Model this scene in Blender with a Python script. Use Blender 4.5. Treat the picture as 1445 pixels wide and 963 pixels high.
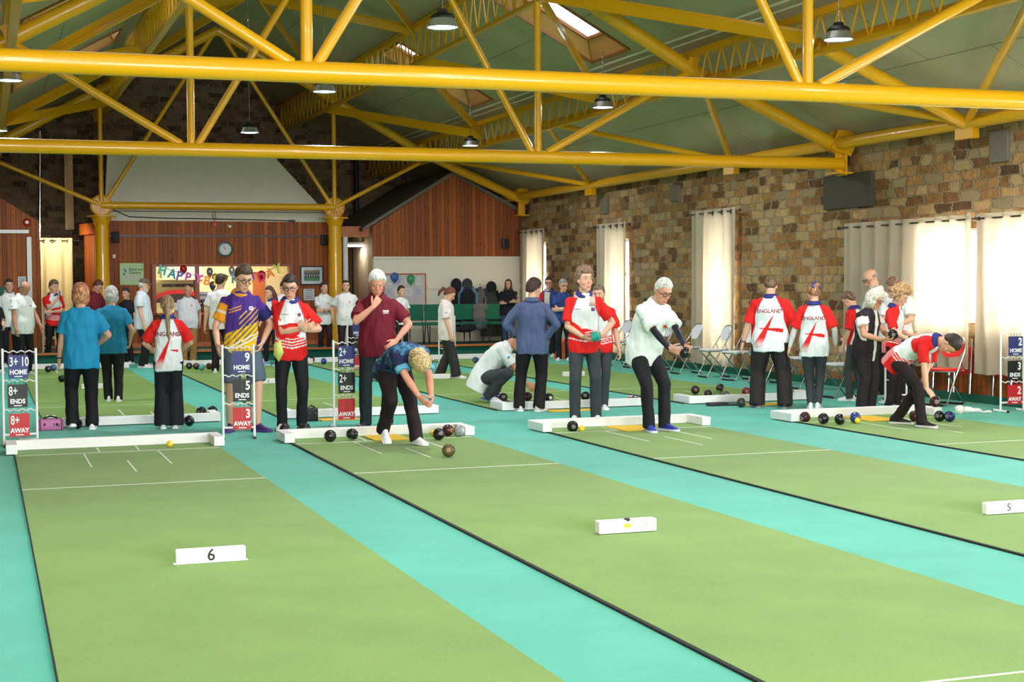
import bpy, bmesh, math, random
import numpy as np
from mathutils import Vector, Matrix, noise
from mathutils.bvhtree import BVHTree

for _o in list(bpy.data.objects):
    bpy.data.objects.remove(_o, do_unlink=True)
SC = bpy.context.scene
COL = SC.collection
random.seed(7)
NR = np.random.RandomState(7)
PI = math.pi

# ------------------------------------------------------------------ camera
F, CX, CY, EYE = 2129.0, 722.5, 481.5, 1.56
ROLL = math.atan(49/6840.)
PITCH = math.atan((CY-398.6)*math.cos(ROLL)/F)
YAW = math.radians(19.3)
fw = np.array([math.sin(YAW)*math.cos(PITCH), math.cos(YAW)*math.cos(PITCH), -math.sin(PITCH)])
rt = np.array([math.cos(YAW), -math.sin(YAW), 0.0])
up = np.cross(rt, fw)
r2 = rt*math.cos(ROLL)-up*math.sin(ROLL)
u2 = up*math.cos(ROLL)+rt*math.sin(ROLL)
cd = bpy.data.cameras.new('camera'); cam = bpy.data.objects.new('camera', cd); COL.objects.link(cam)
cd.sensor_width = 36.0; cd.lens = F/1445.0*36.0; cd.clip_end = 300; cd.clip_start = 0.1
m = Matrix(((r2[0], u2[0], -fw[0], 0), (r2[1], u2[1], -fw[1], 0), (r2[2], u2[2], -fw[2], EYE), (0, 0, 0, 1)))
cam.matrix_world = m
SC.camera = cam

def ray(u, v): return r2*(u-CX)/F - u2*(v-CY)/F + fw
EY = np.array([0, 0, EYE])
def gz(u, v, z=0.0):
    d = ray(u, v); return EY+d*((z-EYE)/d[2])
def gy(u, v, y):
    d = ray(u, v); return EY+d*(y/d[1])
def gx(u, v, x):
    d = ray(u, v); return EY+d*(x/d[0])

# ------------------------------------------------------------------ world, view, light
SC.view_settings.view_transform = 'Standard'
SC.view_settings.look = 'None'
SC.view_settings.gamma = 1.0
SC.view_settings.exposure = 0.24
try: SC.view_settings.use_curve_mapping = False
except Exception: pass
W = bpy.data.worlds.new('sky'); SC.world = W; W.use_nodes = True
wn = W.node_tree.nodes; wl = W.node_tree.links
bg = wn['Background']; bg.inputs[0].default_value = (0.86, 0.93, 1.0, 1); bg.inputs[1].default_value = 2.6

def area(name, loc, size, power, rot, color=(1, 1, 1), sy=None):
    l = bpy.data.lights.new(name, 'AREA'); l.energy = power; l.color = color
    l.shape = 'RECTANGLE' if sy else 'SQUARE'; l.size = size
    if sy: l.size_y = sy
    o = bpy.data.objects.new(name, l); COL.objects.link(o); o.location = loc; o.rotation_euler = rot
    return o
XW, XL, YB, YF = 11.9, -2.2, 33.4, -5.0        # right wall, left wall, back rooms, wall behind the camera
# daylight at the windows of the right wall (opening centre Y, width, z0, z1)
OPEN = [(8.4, 1.4, 0.9, 2.2, 'w'), (11.6, 1.4, 0.9, 2.2, 'w'), (14.75, 1.65, 1.0, 2.2, 'w'), (16.6, 1.1, 1.0, 2.2, 'w'),
        (23.1, 0.85, 0.35, 2.5, 's'), (27.45, 0.8, 0.35, 2.4, 's'), (32.1, 0.9, 0.35, 2.45, 's')]
for cy_, w_, z0_, z1_, k_ in OPEN:
    area('window_daylight', (XW+0.75, cy_, (z0_+z1_)/2), w_*0.95, (120 if k_ == 'w' else 90)*w_*(z1_-z0_), (0, PI/2, 0), (0.93, 0.97, 1.0), (z1_-z0_)*0.95).rotation_euler = (0, math.radians(90), 0)
# fill light added at the unseen window wall behind the camera
for x_ in (0.0, 3.2, 6.4, 9.6):
    area('rear_fill_light', (x_, YF+0.1, 2.1), 2.2, 480, (math.radians(90), 0, 0), (1.0, 0.99, 0.97), 1.8)

# ------------------------------------------------------------------ materials
MATS = {}
def s2l(c):
    c = [x/255. for x in c[:3]]
    return tuple((x/12.92 if x <= 0.04045 else ((x+0.055)/1.055)**2.4) for x in c)
def mat(name, rgb, rough=0.6, metal=0.0, spec=0.5, bump=0, bscale=60, var=0.0, emit=0, coat=0):
    if name in MATS: return MATS[name]
    M = bpy.data.materials.new(name); M.use_nodes = True; MATS[name] = M
    n = M.node_tree.nodes; l = M.node_tree.links; b = n['Principled BSDF']
    c = s2l(rgb)
    b.inputs['Base Color'].default_value = (*c, 1); b.inputs['Roughness'].default_value = rough
    b.inputs['Metallic'].default_value = metal; b.inputs['Specular IOR Level'].default_value = spec
    if coat: b.inputs['Coat Weight'].default_value = coat
    if emit:
        b.inputs['Emission Color'].default_value = (*c, 1); b.inputs['Emission Strength'].default_value = emit
    if bump or var:
        tc = n.new('ShaderNodeTexCoord'); nz = n.new('ShaderNodeTexNoise'); nz.inputs['Scale'].default_value = bscale
        nz.inputs['Detail'].default_value = 4
        l.new(tc.outputs['Object'], nz.inputs['Vector'])
        if var:
            mx = n.new('ShaderNodeMix'); mx.data_type = 'RGBA'
            mx.inputs[6].default_value = (*[x*(1-var) for x in c], 1); mx.inputs[7].default_value = (*[min(1, x*(1+var)) for x in c], 1)
            l.new(nz.outputs['Fac'], mx.inputs[0]); l.new(mx.outputs[2], b.inputs['Base Color'])
        if bump:
            bp = n.new('ShaderNodeBump'); bp.inputs['Strength'].default_value = bump; bp.inputs['Distance'].default_value = 0.01
            l.new(nz.outputs['Fac'], bp.inputs['Height']); l.new(bp.outputs[0], b.inputs['Normal'])
    return M
def attr_mat(name, rough=0.75, spec=0.3, bscale=220, bump=0.15, sss=0):
    if name in MATS: return MATS[name]
    M = bpy.data.materials.new(name); M.use_nodes = True; MATS[name] = M
    n = M.node_tree.nodes; l = M.node_tree.links; b = n['Principled BSDF']
    a = n.new('ShaderNodeAttribute'); a.attribute_name = 'col'
    l.new(a.outputs['Color'], b.inputs['Base Color'])
    b.inputs['Roughness'].default_value = rough; b.inputs['Specular IOR Level'].default_value = spec
    tc = n.new('ShaderNodeTexCoord'); nz = n.new('ShaderNodeTexNoise'); nz.inputs['Scale'].default_value = bscale
    l.new(tc.outputs['Object'], nz.inputs['Vector'])
    bp = n.new('ShaderNodeBump'); bp.inputs['Strength'].default_value = bump; bp.inputs['Distance'].default_value = 0.004
    l.new(nz.outputs['Fac'], bp.inputs['Height']); l.new(bp.outputs[0], b.inputs['Normal'])
    return M
CLOTH = attr_mat('cloth'); SKIN = attr_mat('skin', 0.5, 0.4, 90, 0.05); HAIRM = attr_mat('hair_strands', 0.55, 0.4, 150, 0.5)
YEL = mat('yellow_painted_steel', (224, 164, 10), 0.3, 0, 0.5, coat=0.25)
WHITE = mat('white_painted_wood', (236, 236, 238), 0.5, bump=0.05)
CHROME = mat('chrome_tube', (190, 192, 195), 0.22, 1.0)
BLACK = mat('black_plastic', (18, 18, 20), 0.45)
RUB = mat('dark_rubber', (32, 30, 32), 0.7)

def nodes_mat(name):
    M = bpy.data.materials.new(name); M.use_nodes = True; MATS[name] = M
    return M, M.node_tree.nodes, M.node_tree.links, M.node_tree.nodes['Principled BSDF']
def ramp(n, stops, interp='LINEAR'):
    r = n.new('ShaderNodeValToRGB'); r.color_ramp.interpolation = interp
    e = r.color_ramp.elements
    while len(e) < len(stops): e.new(0.5)
    for i, (p, c) in enumerate(stops):
        e[i].position = p; e[i].color = (*s2l(c), 1)
    return r
def carpet(name, c1, c2, sc=260):
    M, n, l, b = nodes_mat(name)
    tc = n.new('ShaderNodeTexCoord'); nz = n.new('ShaderNodeTexNoise'); nz.inputs['Scale'].default_value = sc; nz.inputs['Detail'].default_value = 3
    n2 = n.new('ShaderNodeTexNoise'); n2.inputs['Scale'].default_value = 1.6; n2.inputs['Detail'].default_value = 5
    l.new(tc.outputs['Object'], nz.inputs['Vector']); l.new(tc.outputs['Object'], n2.inputs['Vector'])
    ad = n.new('ShaderNodeMath'); ad.operation = 'MULTIPLY_ADD'; ad.inputs[1].default_value = 0.35; 
    l.new(n2.outputs['Fac'], ad.inputs[0]); mu = n.new('ShaderNodeMath'); mu.operation = 'MULTIPLY'; mu.inputs[1].default_value = 0.65
    l.new(nz.outputs['Fac'], mu.inputs[0]); l.new(mu.outputs[0], ad.inputs[2])
    r = ramp(n, [(0.35, c1), (0.65, c2)]); l.new(ad.outputs[0], r.inputs[0]); l.new(r.outputs[0], b.inputs['Base Color'])
    b.inputs['Roughness'].default_value = 0.95; b.inputs['Specular IOR Level'].default_value = 0.15
    b.inputs['Sheen Weight'].default_value = 0.15
    bp = n.new('ShaderNodeBump'); bp.inputs['Strength'].default_value = 0.25; bp.inputs['Distance'].default_value = 0.004
    l.new(nz.outputs['Fac'], bp.inputs['Height']); l.new(bp.outputs[0], b.inputs['Normal'])
    return M
TEAL = carpet('teal_carpet', (50, 158, 140), (76, 186, 166))
MATG = carpet('green_mat', (94, 134, 48), (118, 156, 66))
def board_mat(name, axis, pal, width=0.095, groove=0.09, rough=0.62):
    # vertical boards; axis 0 = boards counted along x, 1 = along y
    M, n, l, b = nodes_mat(name)
    g = n.new('ShaderNodeNewGeometry'); sp = n.new('ShaderNodeSeparateXYZ'); l.new(g.outputs['Position'], sp.inputs[0])
    dv = n.new('ShaderNodeMath'); dv.operation = 'DIVIDE'; dv.inputs[1].default_value = width; l.new(sp.outputs[axis], dv.inputs[0])
    fl = n.new('ShaderNodeMath'); fl.operation = 'FLOOR'; l.new(dv.outputs[0], fl.inputs[0])
    fr = n.new('ShaderNodeMath'); fr.operation = 'FRACT'; l.new(dv.outputs[0], fr.inputs[0])
    wn_ = n.new('ShaderNodeTexWhiteNoise'); wn_.noise_dimensions = '1D'; l.new(fl.outputs[0], wn_.inputs['W'])
    cb = n.new('ShaderNodeCombineXYZ')
    l.new(fl.outputs[0], cb.inputs[1]); m1 = n.new('ShaderNodeMath'); m1.operation = 'MULTIPLY'; m1.inputs[1].default_value = 9.0
    l.new(fr.outputs[0], m1.inputs[0]); l.new(m1.outputs[0], cb.inputs[0]); l.new(sp.outputs[2], cb.inputs[2])
    nz = n.new('ShaderNodeTexNoise'); nz.inputs['Scale'].default_value = 1.3; nz.inputs['Detail'].default_value = 6; l.new(cb.outputs[0], nz.inputs['Vector'])
    mxv = n.new('ShaderNodeMath'); mxv.operation = 'MULTIPLY_ADD'; mxv.inputs[1].default_value = 0.55
    l.new(wn_.outputs['Value'], mxv.inputs[0]); m2 = n.new('ShaderNodeMath'); m2.operation = 'MULTIPLY'; m2.inputs[1].default_value = 0.6
    l.new(nz.outputs['Fac'], m2.inputs[0]); l.new(m2.outputs[0], mxv.inputs[2])
    r = ramp(n, [(0.1, pal[0]), (0.55, pal[1]), (0.95, pal[2])]); l.new(mxv.outputs[0], r.inputs[0])
    # knots
    cb2 = n.new('ShaderNodeCombineXYZ'); m3 = n.new('ShaderNodeMath'); m3.operation = 'MULTIPLY'; m3.inputs[1].default_value = 1.0
    l.new(dv.outputs[0], m3.inputs[0]); l.new(m3.outputs[0], cb2.inputs[0]); m4 = n.new('ShaderNodeMath'); m4.operation = 'MULTIPLY'; m4.inputs[1].default_value = 4.0
    l.new(sp.outputs[2], m4.inputs[0]); l.new(m4.outputs[0], cb2.inputs[2])
    vo = n.new('ShaderNodeTexVoronoi'); vo.inputs['Scale'].default_value = 0.9; l.new(cb2.outputs[0], vo.inputs['Vector'])
    kn = n.new('ShaderNodeMath'); kn.operation = 'LESS_THAN'; kn.inputs[1].default_value = 0.14; l.new(vo.outputs['Distance'], kn.inputs[0])
    k2 = n.new('ShaderNodeMath'); k2.operation = 'MULTIPLY'; k2.inputs[1].default_value = 0.6; l.new(kn.outputs[0], k2.inputs[0])
    mk = n.new('ShaderNodeMix'); mk.data_type = 'RGBA'; l.new(k2.outputs[0], mk.inputs[0]); l.new(r.outputs[0], mk.inputs[6])
    mk.inputs[7].default_value = (*s2l((50, 20, 8)), 1)
    gr = n.new('ShaderNodeMath'); gr.operation = 'LESS_THAN'; gr.inputs[1].default_value = groove; l.new(fr.outputs[0], gr.inputs[0])
    mg = n.new('ShaderNodeMix'); mg.data_type = 'RGBA'; l.new(gr.outputs[0], mg.inputs[0]); l.new(mk.outputs[2], mg.inputs[6])
    mg.inputs[7].default_value = (*[x*0.25 for x in s2l(pal[0])], 1)
    l.new(mg.outputs[2], b.inputs['Base Color']); b.inputs['Roughness'].default_value = rough
    bp = n.new('ShaderNodeBump'); bp.invert = True; bp.inputs['Strength'].default_value = 0.5; bp.inputs['Distance'].default_value = 0.01
    l.new(gr.outputs[0], bp.inputs['Height']); l.new(bp.outputs[0], b.inputs['Normal'])
    return M
PAL = [(110, 50, 12), (156, 78, 20), (184, 100, 30)]
BOARDX = board_mat('varnished_boards', 0, PAL)
BOARDY = board_mat('varnished_side_boards', 1, PAL)
BOARDL = board_mat('pale_boards', 1, [(150, 140, 120), (186, 178, 158), (205, 198, 180)])
ORANGEWOOD = mat('orange_wood_trim', (190, 100, 40), 0.4, var=0.15, bscale=8)
def stone_mat(name, axis, sx, sz, pal, mortar, mw=0.045, rnd=0.62):
    M, n, l, b = nodes_mat(name)
    g = n.new('ShaderNodeNewGeometry'); sp = n.new('ShaderNodeSeparateXYZ'); l.new(g.outputs['Position'], sp.inputs[0])
    cb = n.new('ShaderNodeCombineXYZ')
    a = n.new('ShaderNodeMath'); a.operation = 'MULTIPLY'; a.inputs[1].default_value = sx; l.new(sp.outputs[axis], a.inputs[0])
    c = n.new('ShaderNodeMath'); c.operation = 'MULTIPLY'; c.inputs[1].default_value = sz; l.new(sp.outputs[2], c.inputs[0])
    l.new(a.outputs[0], cb.inputs[0]); l.new(c.outputs[0], cb.inputs[1])
    nz0 = n.new('ShaderNodeTexNoise'); nz0.inputs['Scale'].default_value = 1.1; nz0.inputs['Detail'].default_value = 4; l.new(cb.outputs[0], nz0.inputs['Vector'])
    va = n.new('ShaderNodeVectorMath'); va.operation = 'MULTIPLY_ADD'; va.inputs[1].default_value = (0.6, 0.75, 0)
    l.new(nz0.outputs['Color'], va.inputs[0]); l.new(cb.outputs[0], va.inputs[2])
    nf = n.new('ShaderNodeTexNoise'); nf.inputs['Scale'].default_value = 6; nf.inputs['Detail'].default_value = 2; l.new(cb.outputs[0], nf.inputs['Vector'])
    vb = n.new('ShaderNodeVectorMath'); vb.operation = 'MULTIPLY_ADD'; vb.inputs[1].default_value = (0.16, 0.26, 0)
    l.new(nf.outputs['Color'], vb.inputs[0]); l.new(va.outputs[0], vb.inputs[2])
    bk = n.new('ShaderNodeTexBrick'); bk.inputs['Scale'].default_value = 1; bk.inputs['Brick Width'].default_value = 1.0; bk.inputs['Row Height'].default_value = 1.0
    bk.offset = 0.43; bk.offset_frequency = 2; bk.squash = 0.62; bk.squash_frequency = 3
    bk.inputs['Mortar Size'].default_value = mw; bk.inputs['Mortar Smooth'].default_value = 0.6
    bk.inputs['Color1'].default_value = (0, 0, 0, 1); bk.inputs['Color2'].default_value = (1, 1, 1, 1); bk.inputs['Mortar'].default_value = (0.5, 0.5, 0.5, 1)
    l.new(vb.outputs[0], bk.inputs['Vector'])
    mr = n.new('ShaderNodeMapRange'); mr.inputs[1].default_value = 1.0; mr.inputs[2].default_value = 0.0; l.new(bk.outputs['Fac'], mr.inputs[0])
    wn_ = n.new('ShaderNodeSeparateColor'); l.new(bk.outputs['Color'], wn_.inputs[0])
    nz = n.new('ShaderNodeTexNoise'); nz.inputs['Scale'].default_value = 14; nz.inputs['Detail'].default_value = 8; nz.inputs['Roughness'].default_value = 0.7
    l.new(g.outputs['Position'], nz.inputs['Vector'])
    mx = n.new('ShaderNodeMath'); mx.operation = 'MULTIPLY_ADD'; mx.inputs[1].default_value = 0.75; l.new(wn_.outputs[0], mx.inputs[0])
    m2 = n.new('ShaderNodeMath'); m2.operation = 'MULTIPLY'; m2.inputs[1].default_value = 0.35; l.new(nz.outputs['Fac'], m2.inputs[0]); l.new(m2.outputs[0], mx.inputs[2])
    r = ramp(n, [(i/(len(pal)-1)*0.8+0.15, p) for i, p in enumerate(pal)]); l.new(mx.outputs[0], r.inputs[0])
    mm = n.new('ShaderNodeMix'); mm.data_type = 'RGBA'; l.new(mr.outputs[0], mm.inputs[0]); mm.inputs[6].default_value = (*s2l(mortar), 1)
    l.new(r.outputs[0], mm.inputs[7])
    dk = n.new('ShaderNodeMix'); dk.data_type = 'RGBA'; dk.blend_type = 'MULTIPLY'; dk.inputs[0].default_value = 0.5
    r3 = ramp(n, [(0.3, (120, 116, 108)), (0.7, (255, 255, 255))]); l.new(nz.outputs['Fac'], r3.inputs[0])
    l.new(mm.outputs[2], dk.inputs[6]); l.new(r3.outputs[0], dk.inputs[7]); l.new(dk.outputs[2], b.inputs['Base Color'])
    b.inputs['Roughness'].default_value = 0.95; b.inputs['Specular IOR Level'].default_value = 0.2
    ad = n.new('ShaderNodeMath'); ad.operation = 'MULTIPLY_ADD'; ad.inputs[1].default_value = 0.3; l.new(nz.outputs['Fac'], ad.inputs[0]); l.new(mr.outputs[0], ad.inputs[2])
    bp = n.new('ShaderNodeBump'); bp.inputs['Strength'].default_value = 0.9; bp.inputs['Distance'].default_value = 0.03
    l.new(ad.outputs[0], bp.inputs['Height']); l.new(bp.outputs[0], b.inputs['Normal'])
    return M
STONE = stone_mat('rubble_stone', 1, 2.5, 7.6, [(96, 72, 52), (146, 106, 66), (180, 136, 84), (196, 166, 120), (150, 134, 106)], (168, 150, 122), 0.075)
STONEG = stone_mat('dark_rubble_stone', 0, 3.0, 7.0, [(92, 74, 58), (132, 106, 80), (164, 134, 98), (140, 128, 110)], (160, 148, 128), 0.06)

# ------------------------------------------------------------------ mesh helpers
def link(name, me, m=None, parent=None, smooth=False):
    o = bpy.data.objects.new(name, me); COL.objects.link(o)
    if m is not None and len(me.materials) == 0: me.materials.append(m)
    if parent is not None: o.parent = parent
    if smooth: me.polygons.foreach_set('use_smooth', [True]*len(me.polygons))
    return o
def tag(o, label=None, cat=None, group=None, kind=None):
    if label: o['label'] = label
    if cat: o['category'] = cat
    if group: o['group'] = group
    if kind: o['kind'] = kind
    return o
def empty(name, loc=(0, 0, 0), rz=0.0, label=None, cat=None, group=None):
    o = bpy.data.objects.new(name, None); COL.objects.link(o); o.location = loc; o.rotation_euler = (0, 0, rz)
    o.empty_display_size = 0.1
    return tag(o, label, cat, group)
def copy_tree(o, parent=None):
    c = o.copy(); COL.objects.link(c)
    if parent is not None: c.parent = parent
    for ch in KIDS.get(o.name, [x for x in bpy.data.objects if x.parent == o]): copy_tree(ch, c)
    return c
KIDS = {}
def nrm(v):
    v = np.array(v, float); k = np.linalg.norm(v); return v/k if k > 1e-9 else v
def rotm(axis, a):
    axis = nrm(axis); x, y, z = axis; c, s = math.cos(a), math.sin(a); C = 1-c
    return np.array([[c+x*x*C, x*y*C-z*s, x*z*C+y*s], [y*x*C+z*s, c+y*y*C, y*z*C-x*s], [z*x*C-y*s, z*y*C+x*s, c+z*z*C]])
class MB:
    def __init__(s): s.v = []; s.f = []; s.mi = []
    def add(s, vs, fs, mi=0):
        b = len(s.v); s.v.extend([tuple(map(float, p)) for p in vs]); s.f.extend([tuple(i+b for i in f) for f in fs]); s.mi.extend([mi]*len(fs)); return s
    def box(s, c, d, R=None, mi=0):
        c = np.array(c, float); h = np.array(d, float)/2
        vs = [np.array((x, y, z))*h for x in (-1, 1) for y in (-1, 1) for z in (-1, 1)]
        if R is not None: vs = [R@p for p in vs]
        s.add([p+c for p in vs], [(0, 1, 3, 2), (4, 6, 7, 5), (0, 4, 5, 1), (2, 3, 7, 6), (0, 2, 6, 4), (1, 5, 7, 3)], mi); return s
    def bar(s, a, b, w, h, upv=(0, 0, 1), mi=0):
        a = np.array(a, float); b = np.array(b, float); z = nrm(b-a); x = nrm(np.cross(upv, z)); y = np.cross(z, x)
        R = np.array([x, y, z]).T
        return s.box((a+b)/2, (w, h, np.linalg.norm(b-a)), R, mi)
    def bevbox(s, c, d, r, R=None, mi=0):
        bm = bmesh.new(); bmesh.ops.create_cube(bm, size=1)
        for v in bm.verts: v.co = Vector((v.co.x*d[0], v.co.y*d[1], v.co.z*d[2]))
        bmesh.ops.bevel(bm, geom=bm.edges[:], offset=r, segments=2, affect='EDGES', profile=0.6)
        vs = [np.array(v.co) for v in bm.verts]
        if R is not None: vs = [R@p for p in vs]
        bm.verts.index_update(); fs = [tuple(v.index for v in f.verts) for f in bm.faces]; bm.free()
        return s.add([p+np.array(c, float) for p in vs], fs, mi)
    def tube(s, pts, r, n=10, cap=True, mi=0, closed=False):
        pts = [np.array(p, float) for p in pts]; k = len(pts)
        if not hasattr(r, '__len__'): r = [r]*k
        vs = []; fs = []; prev = None
        for i, p in enumerate(pts):
            if closed: t = pts[(i+1) % k]-pts[i-1]
            else: t = pts[min(i+1, k-1)]-pts[max(i-1, 0)]
            t = nrm(t)
            if prev is None:
                a = np.array((0, 0, 1.0)) if abs(t[2]) < 0.9 else np.array((1.0, 0, 0))
                x = nrm(np.cross(a, t))
            else: x = nrm(prev-t*np.dot(prev, t))
            prev = x; y = np.cross(t, x)
            for j in range(n):
                an = 2*PI*j/n; vs.append(p+r[i]*(math.cos(an)*x+math.sin(an)*y))
        for i in range(k if closed else k-1):
            for j in range(n):
                a0 = i*n+j; a1 = i*n+(j+1) % n; i2 = (i+1) % k; b0 = i2*n+j; b1 = i2*n+(j+1) % n
                fs.append((a0, a1, b1, b0))
        if cap and not closed:
            fs.append(tuple(range(n-1, -1, -1))); fs.append(tuple((k-1)*n+j for j in range(n)))
        return s.add(vs, fs, mi)
    def lathe(s, prof, n=20, c=(0, 0, 0), R=None, mi=0):
        vs = []; fs = []
        for (r, z) in prof:
            for j in range(n):
                a = 2*PI*j/n; vs.append(np.array((r*math.cos(a), r*math.sin(a), z)))
        for i in range(len(prof)-1):
            for j in range(n):
                fs.append((i*n+j, i*n+(j+1) % n, (i+1)*n+(j+1) % n, (i+1)*n+j))
        ring_ = prof[0] == prof[-1]
        if prof[0][0] > 1e-6 and not ring_: fs.append(tuple(range(n-1, -1, -1)))
        if prof[-1][0] > 1e-6 and not ring_: fs.append(tuple((len(prof)-1)*n+j for j in range(n)))
        if R is not None: vs = [R@p for p in vs]
        return s.add([p+np.array(c, float) for p in vs], fs, mi)
    def ell(s, c, r, R=None, n=16, k=10, mi=0):
        prof = [(max(1e-4, math.sin(PI*i/k)), -math.cos(PI*i/k)) for i in range(k+1)]
        vs = []; fs = []
        for (a, z) in prof:
            for j in range(n):
                t = 2*PI*j/n; vs.append(np.array((a*math.cos(t)*r[0], a*math.sin(t)*r[1], z*r[2])))
        for i in range(k):
            for j in range(n): fs.append((i*n+j, i*n+(j+1) % n, (i+1)*n+(j+1) % n, (i+1)*n+j))
        fs.append(tuple(range(n-1, -1, -1))); fs.append(tuple(k*n+j for j in range(n)))
        if R is not None: vs = [R@p for p in vs]
        return s.add([p+np.array(c, float) for p in vs], fs, mi)
    def prism(s, poly, h, org=(0, 0, 0), ax=((1, 0, 0), (0, 1, 0)), mi=0):
        # polygon in the plane (ax0, ax1), thickness h along their cross product
        a, b = np.array(ax[0], float), np.array(ax[1], float); nn = np.cross(a, b); o = np.array(org, float); k = len(poly)
        lo = [o+a*p[0]+b*p[1] for p in poly]; hi = [p+nn*h for p in lo]
        fs = [tuple(range(k-1, -1, -1)), tuple(range(k, 2*k))]+[(i, (i+1) % k, k+(i+1) % k, k+i) for i in range(k)]
        return s.add(lo+hi, fs, mi)
    def loft(s, rings, mi=0, cap=True):
        n = len(rings[0]); vs = [p for r in rings for p in r]; fs = []
        for i in range(len(rings)-1):
            for j in range(n): fs.append((i*n+j, i*n+(j+1) % n, (i+1)*n+(j+1) % n, (i+1)*n+j))
        if cap: fs.append(tuple(range(n-1, -1, -1))); fs.append(tuple((len(rings)-1)*n+j for j in range(n)))
        return s.add(vs, fs, mi)
    def mesh(s, name='m'):
        me = bpy.data.meshes.new(name); me.from_pydata(s.v, [], s.f)
        me.update(); return me
    def build(s, name, m, parent=None, smooth=False, auto=None):
        me = s.mesh(name)
        ms = m if isinstance(m, (list, tuple)) else [m]
        for q in ms: me.materials.append(q)
        if len(ms) > 1: me.polygons.foreach_set('material_index', s.mi)
        bm = bmesh.new(); bm.from_mesh(me); bmesh.ops.recalc_face_normals(bm, faces=bm.faces[:]); bm.to_mesh(me); bm.free()
        if smooth:
            me.polygons.foreach_set('use_smooth', [True]*len(me.polygons))
            try: me.set_sharp_from_angle(angle=math.radians(auto or 40))
            except Exception: pass
        return link(name, me, None, parent)
def struct(name, mb, m, **k):
    o = mb.build(name, m, **k); o['kind'] = 'structure'; return o
def rect_yz(mb, x0, x1, y0, y1, z0, z1, mi=0):
    mb.box(((x0+x1)/2, (y0+y1)/2, (z0+z1)/2), (x1-x0, y1-y0, z1-z0), mi=mi)
_tc = {}
def text_geo(txt, size=1.0, bold=0.0, align='CENTER', ext=0.0):
    key = (txt, size, bold, align, ext)
    if key in _tc: return _tc[key]
    cu = bpy.data.curves.new('t', 'FONT'); cu.body = txt; cu.size = size; cu.offset = bold; cu.align_x = align; cu.align_y = 'CENTER'; cu.resolution_u = 3; cu.extrude = ext
    o = bpy.data.objects.new('t', cu); COL.objects.link(o)
    dg = bpy.context.evaluated_depsgraph_get(); me = bpy.data.meshes.new_from_object(o.evaluated_get(dg))
    vs = [np.array(v.co) for v in me.vertices]; fs = [tuple(p.vertices) for p in me.polygons]
    bpy.data.objects.remove(o, do_unlink=True); bpy.data.curves.remove(cu); bpy.data.meshes.remove(me)
    _tc[key] = (vs, fs); return vs, fs
def put_text(mb, txt, c, ax, ay, size, bold=0.0, sx=1.0, mi=0, ext=0.0008, align='CENTER'):
    vs, fs = text_geo(txt, size, bold, align, ext); ax = np.array(ax, float); ay = np.array(ay, float); az = np.cross(ax, ay); c = np.array(c, float)
    mb.add([c+ax*p[0]*sx+ay*p[1]+az*p[2] for p in vs], fs, mi)
# ================================================================== THE HALL
OPEN_FIX = None
def wall_openings():
    mb = MB(); x0, x1 = XW, XW+0.5
    segs = sorted([(c-w/2, c+w/2, z0, z1) for c, w, z0, z1, k in OPEN])
    y = YF; top = 3.78
    for a, b, z0, z1 in segs:
        rect_yz(mb, x0, x1, y, a, 0, top); rect_yz(mb, x0, x1, a, b, 0, z0); rect_yz(mb, x0, x1, a, b, z1, top); y = b
    rect_yz(mb, x0, x1, y, 38.6, 0, top)
    return mb
struct('wall_right', wall_openings(), STONE)
GLASS = bpy.data.materials.new('window_glass'); GLASS.use_nodes = True
_n = GLASS.node_tree.nodes; _l = GLASS.node_tree.links; _n.remove(_n['Principled BSDF'])
_t = _n.new('ShaderNodeBsdfTransparent'); _g = _n.new('ShaderNodeBsdfGlossy'); _g.inputs['Roughness'].default_value = 0.05
_m = _n.new('ShaderNodeMixShader'); _m.inputs[0].default_value = 0.06; _l.new(_t.outputs[0], _m.inputs[1]); _l.new(_g.outputs[0], _m.inputs[2]); _l.new(_m.outputs[0], _n['Material Output'].inputs[0])
wi = 0
for c, w, z0, z1, k in OPEN:
    wi += 1
    fr = MB(); X = XW+0.3
    for yy in (c-w/2+0.03, c+w/2-0.03): fr.box((X, yy, (z0+z1)/2), (0.08, 0.06, z1-z0))
    for zz in (z0+0.03, z1-0.03, z0+(z1-z0)*0.66): fr.box((X, c, zz), (0.08, w, 0.05))
    if k == 'w': fr.box((X, c, (z0+z1)/2), (0.06, 0.05, z1-z0))
    o = struct('window_%d' % wi, fr, WHITE)
    g = MB(); g.box((X, c, (z0+z1)/2), (0.012, w-0.06, z1-z0-0.06)); g.build('pane', GLASS, o)
# the wall behind the camera, with four unseen windows added for lighting, and the left wall
mb = MB()
for a, b in ((XL-0.4, -1.1), (1.1, 2.1), (4.3, 5.3), (7.5, 8.5), (10.7, XW+0.5)): rect_yz(mb, a, b, YF-0.4, YF, 0, 3.9)
rect_yz(mb, XL-0.4, XW+0.5, YF-0.4, YF, 0, 1.2); rect_yz(mb, XL-0.4, XW+0.5, YF-0.4, YF, 3.0, 3.9)
mb.prism([(XL-0.3, 3.9), (XW+0.3, 3.9), (4.85, 7.5)], 0.4, (0, YF, 0), ((1, 0, 0), (0, 0, 1)))
struct('wall_front', mb, STONEG)
mb = MB(); rect_yz(mb, XL-0.4, XL, YF, 38.6, 0, 3.78); struct('wall_left', mb, STONE)
# back gable in dark rubble stone
mb = MB(); mb.prism([(XL-0.3, 0), (XW+0.3, 0), (XW+0.3, 3.75), (9.4, 4.95), (4.85, 7.45), (0.3, 4.95), (XL-0.3, 3.75)], -0.4, (0, 38.2, 0), ((1, 0, 0), (0, 0, 1)))
struct('wall_back', mb, STONEG)
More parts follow.
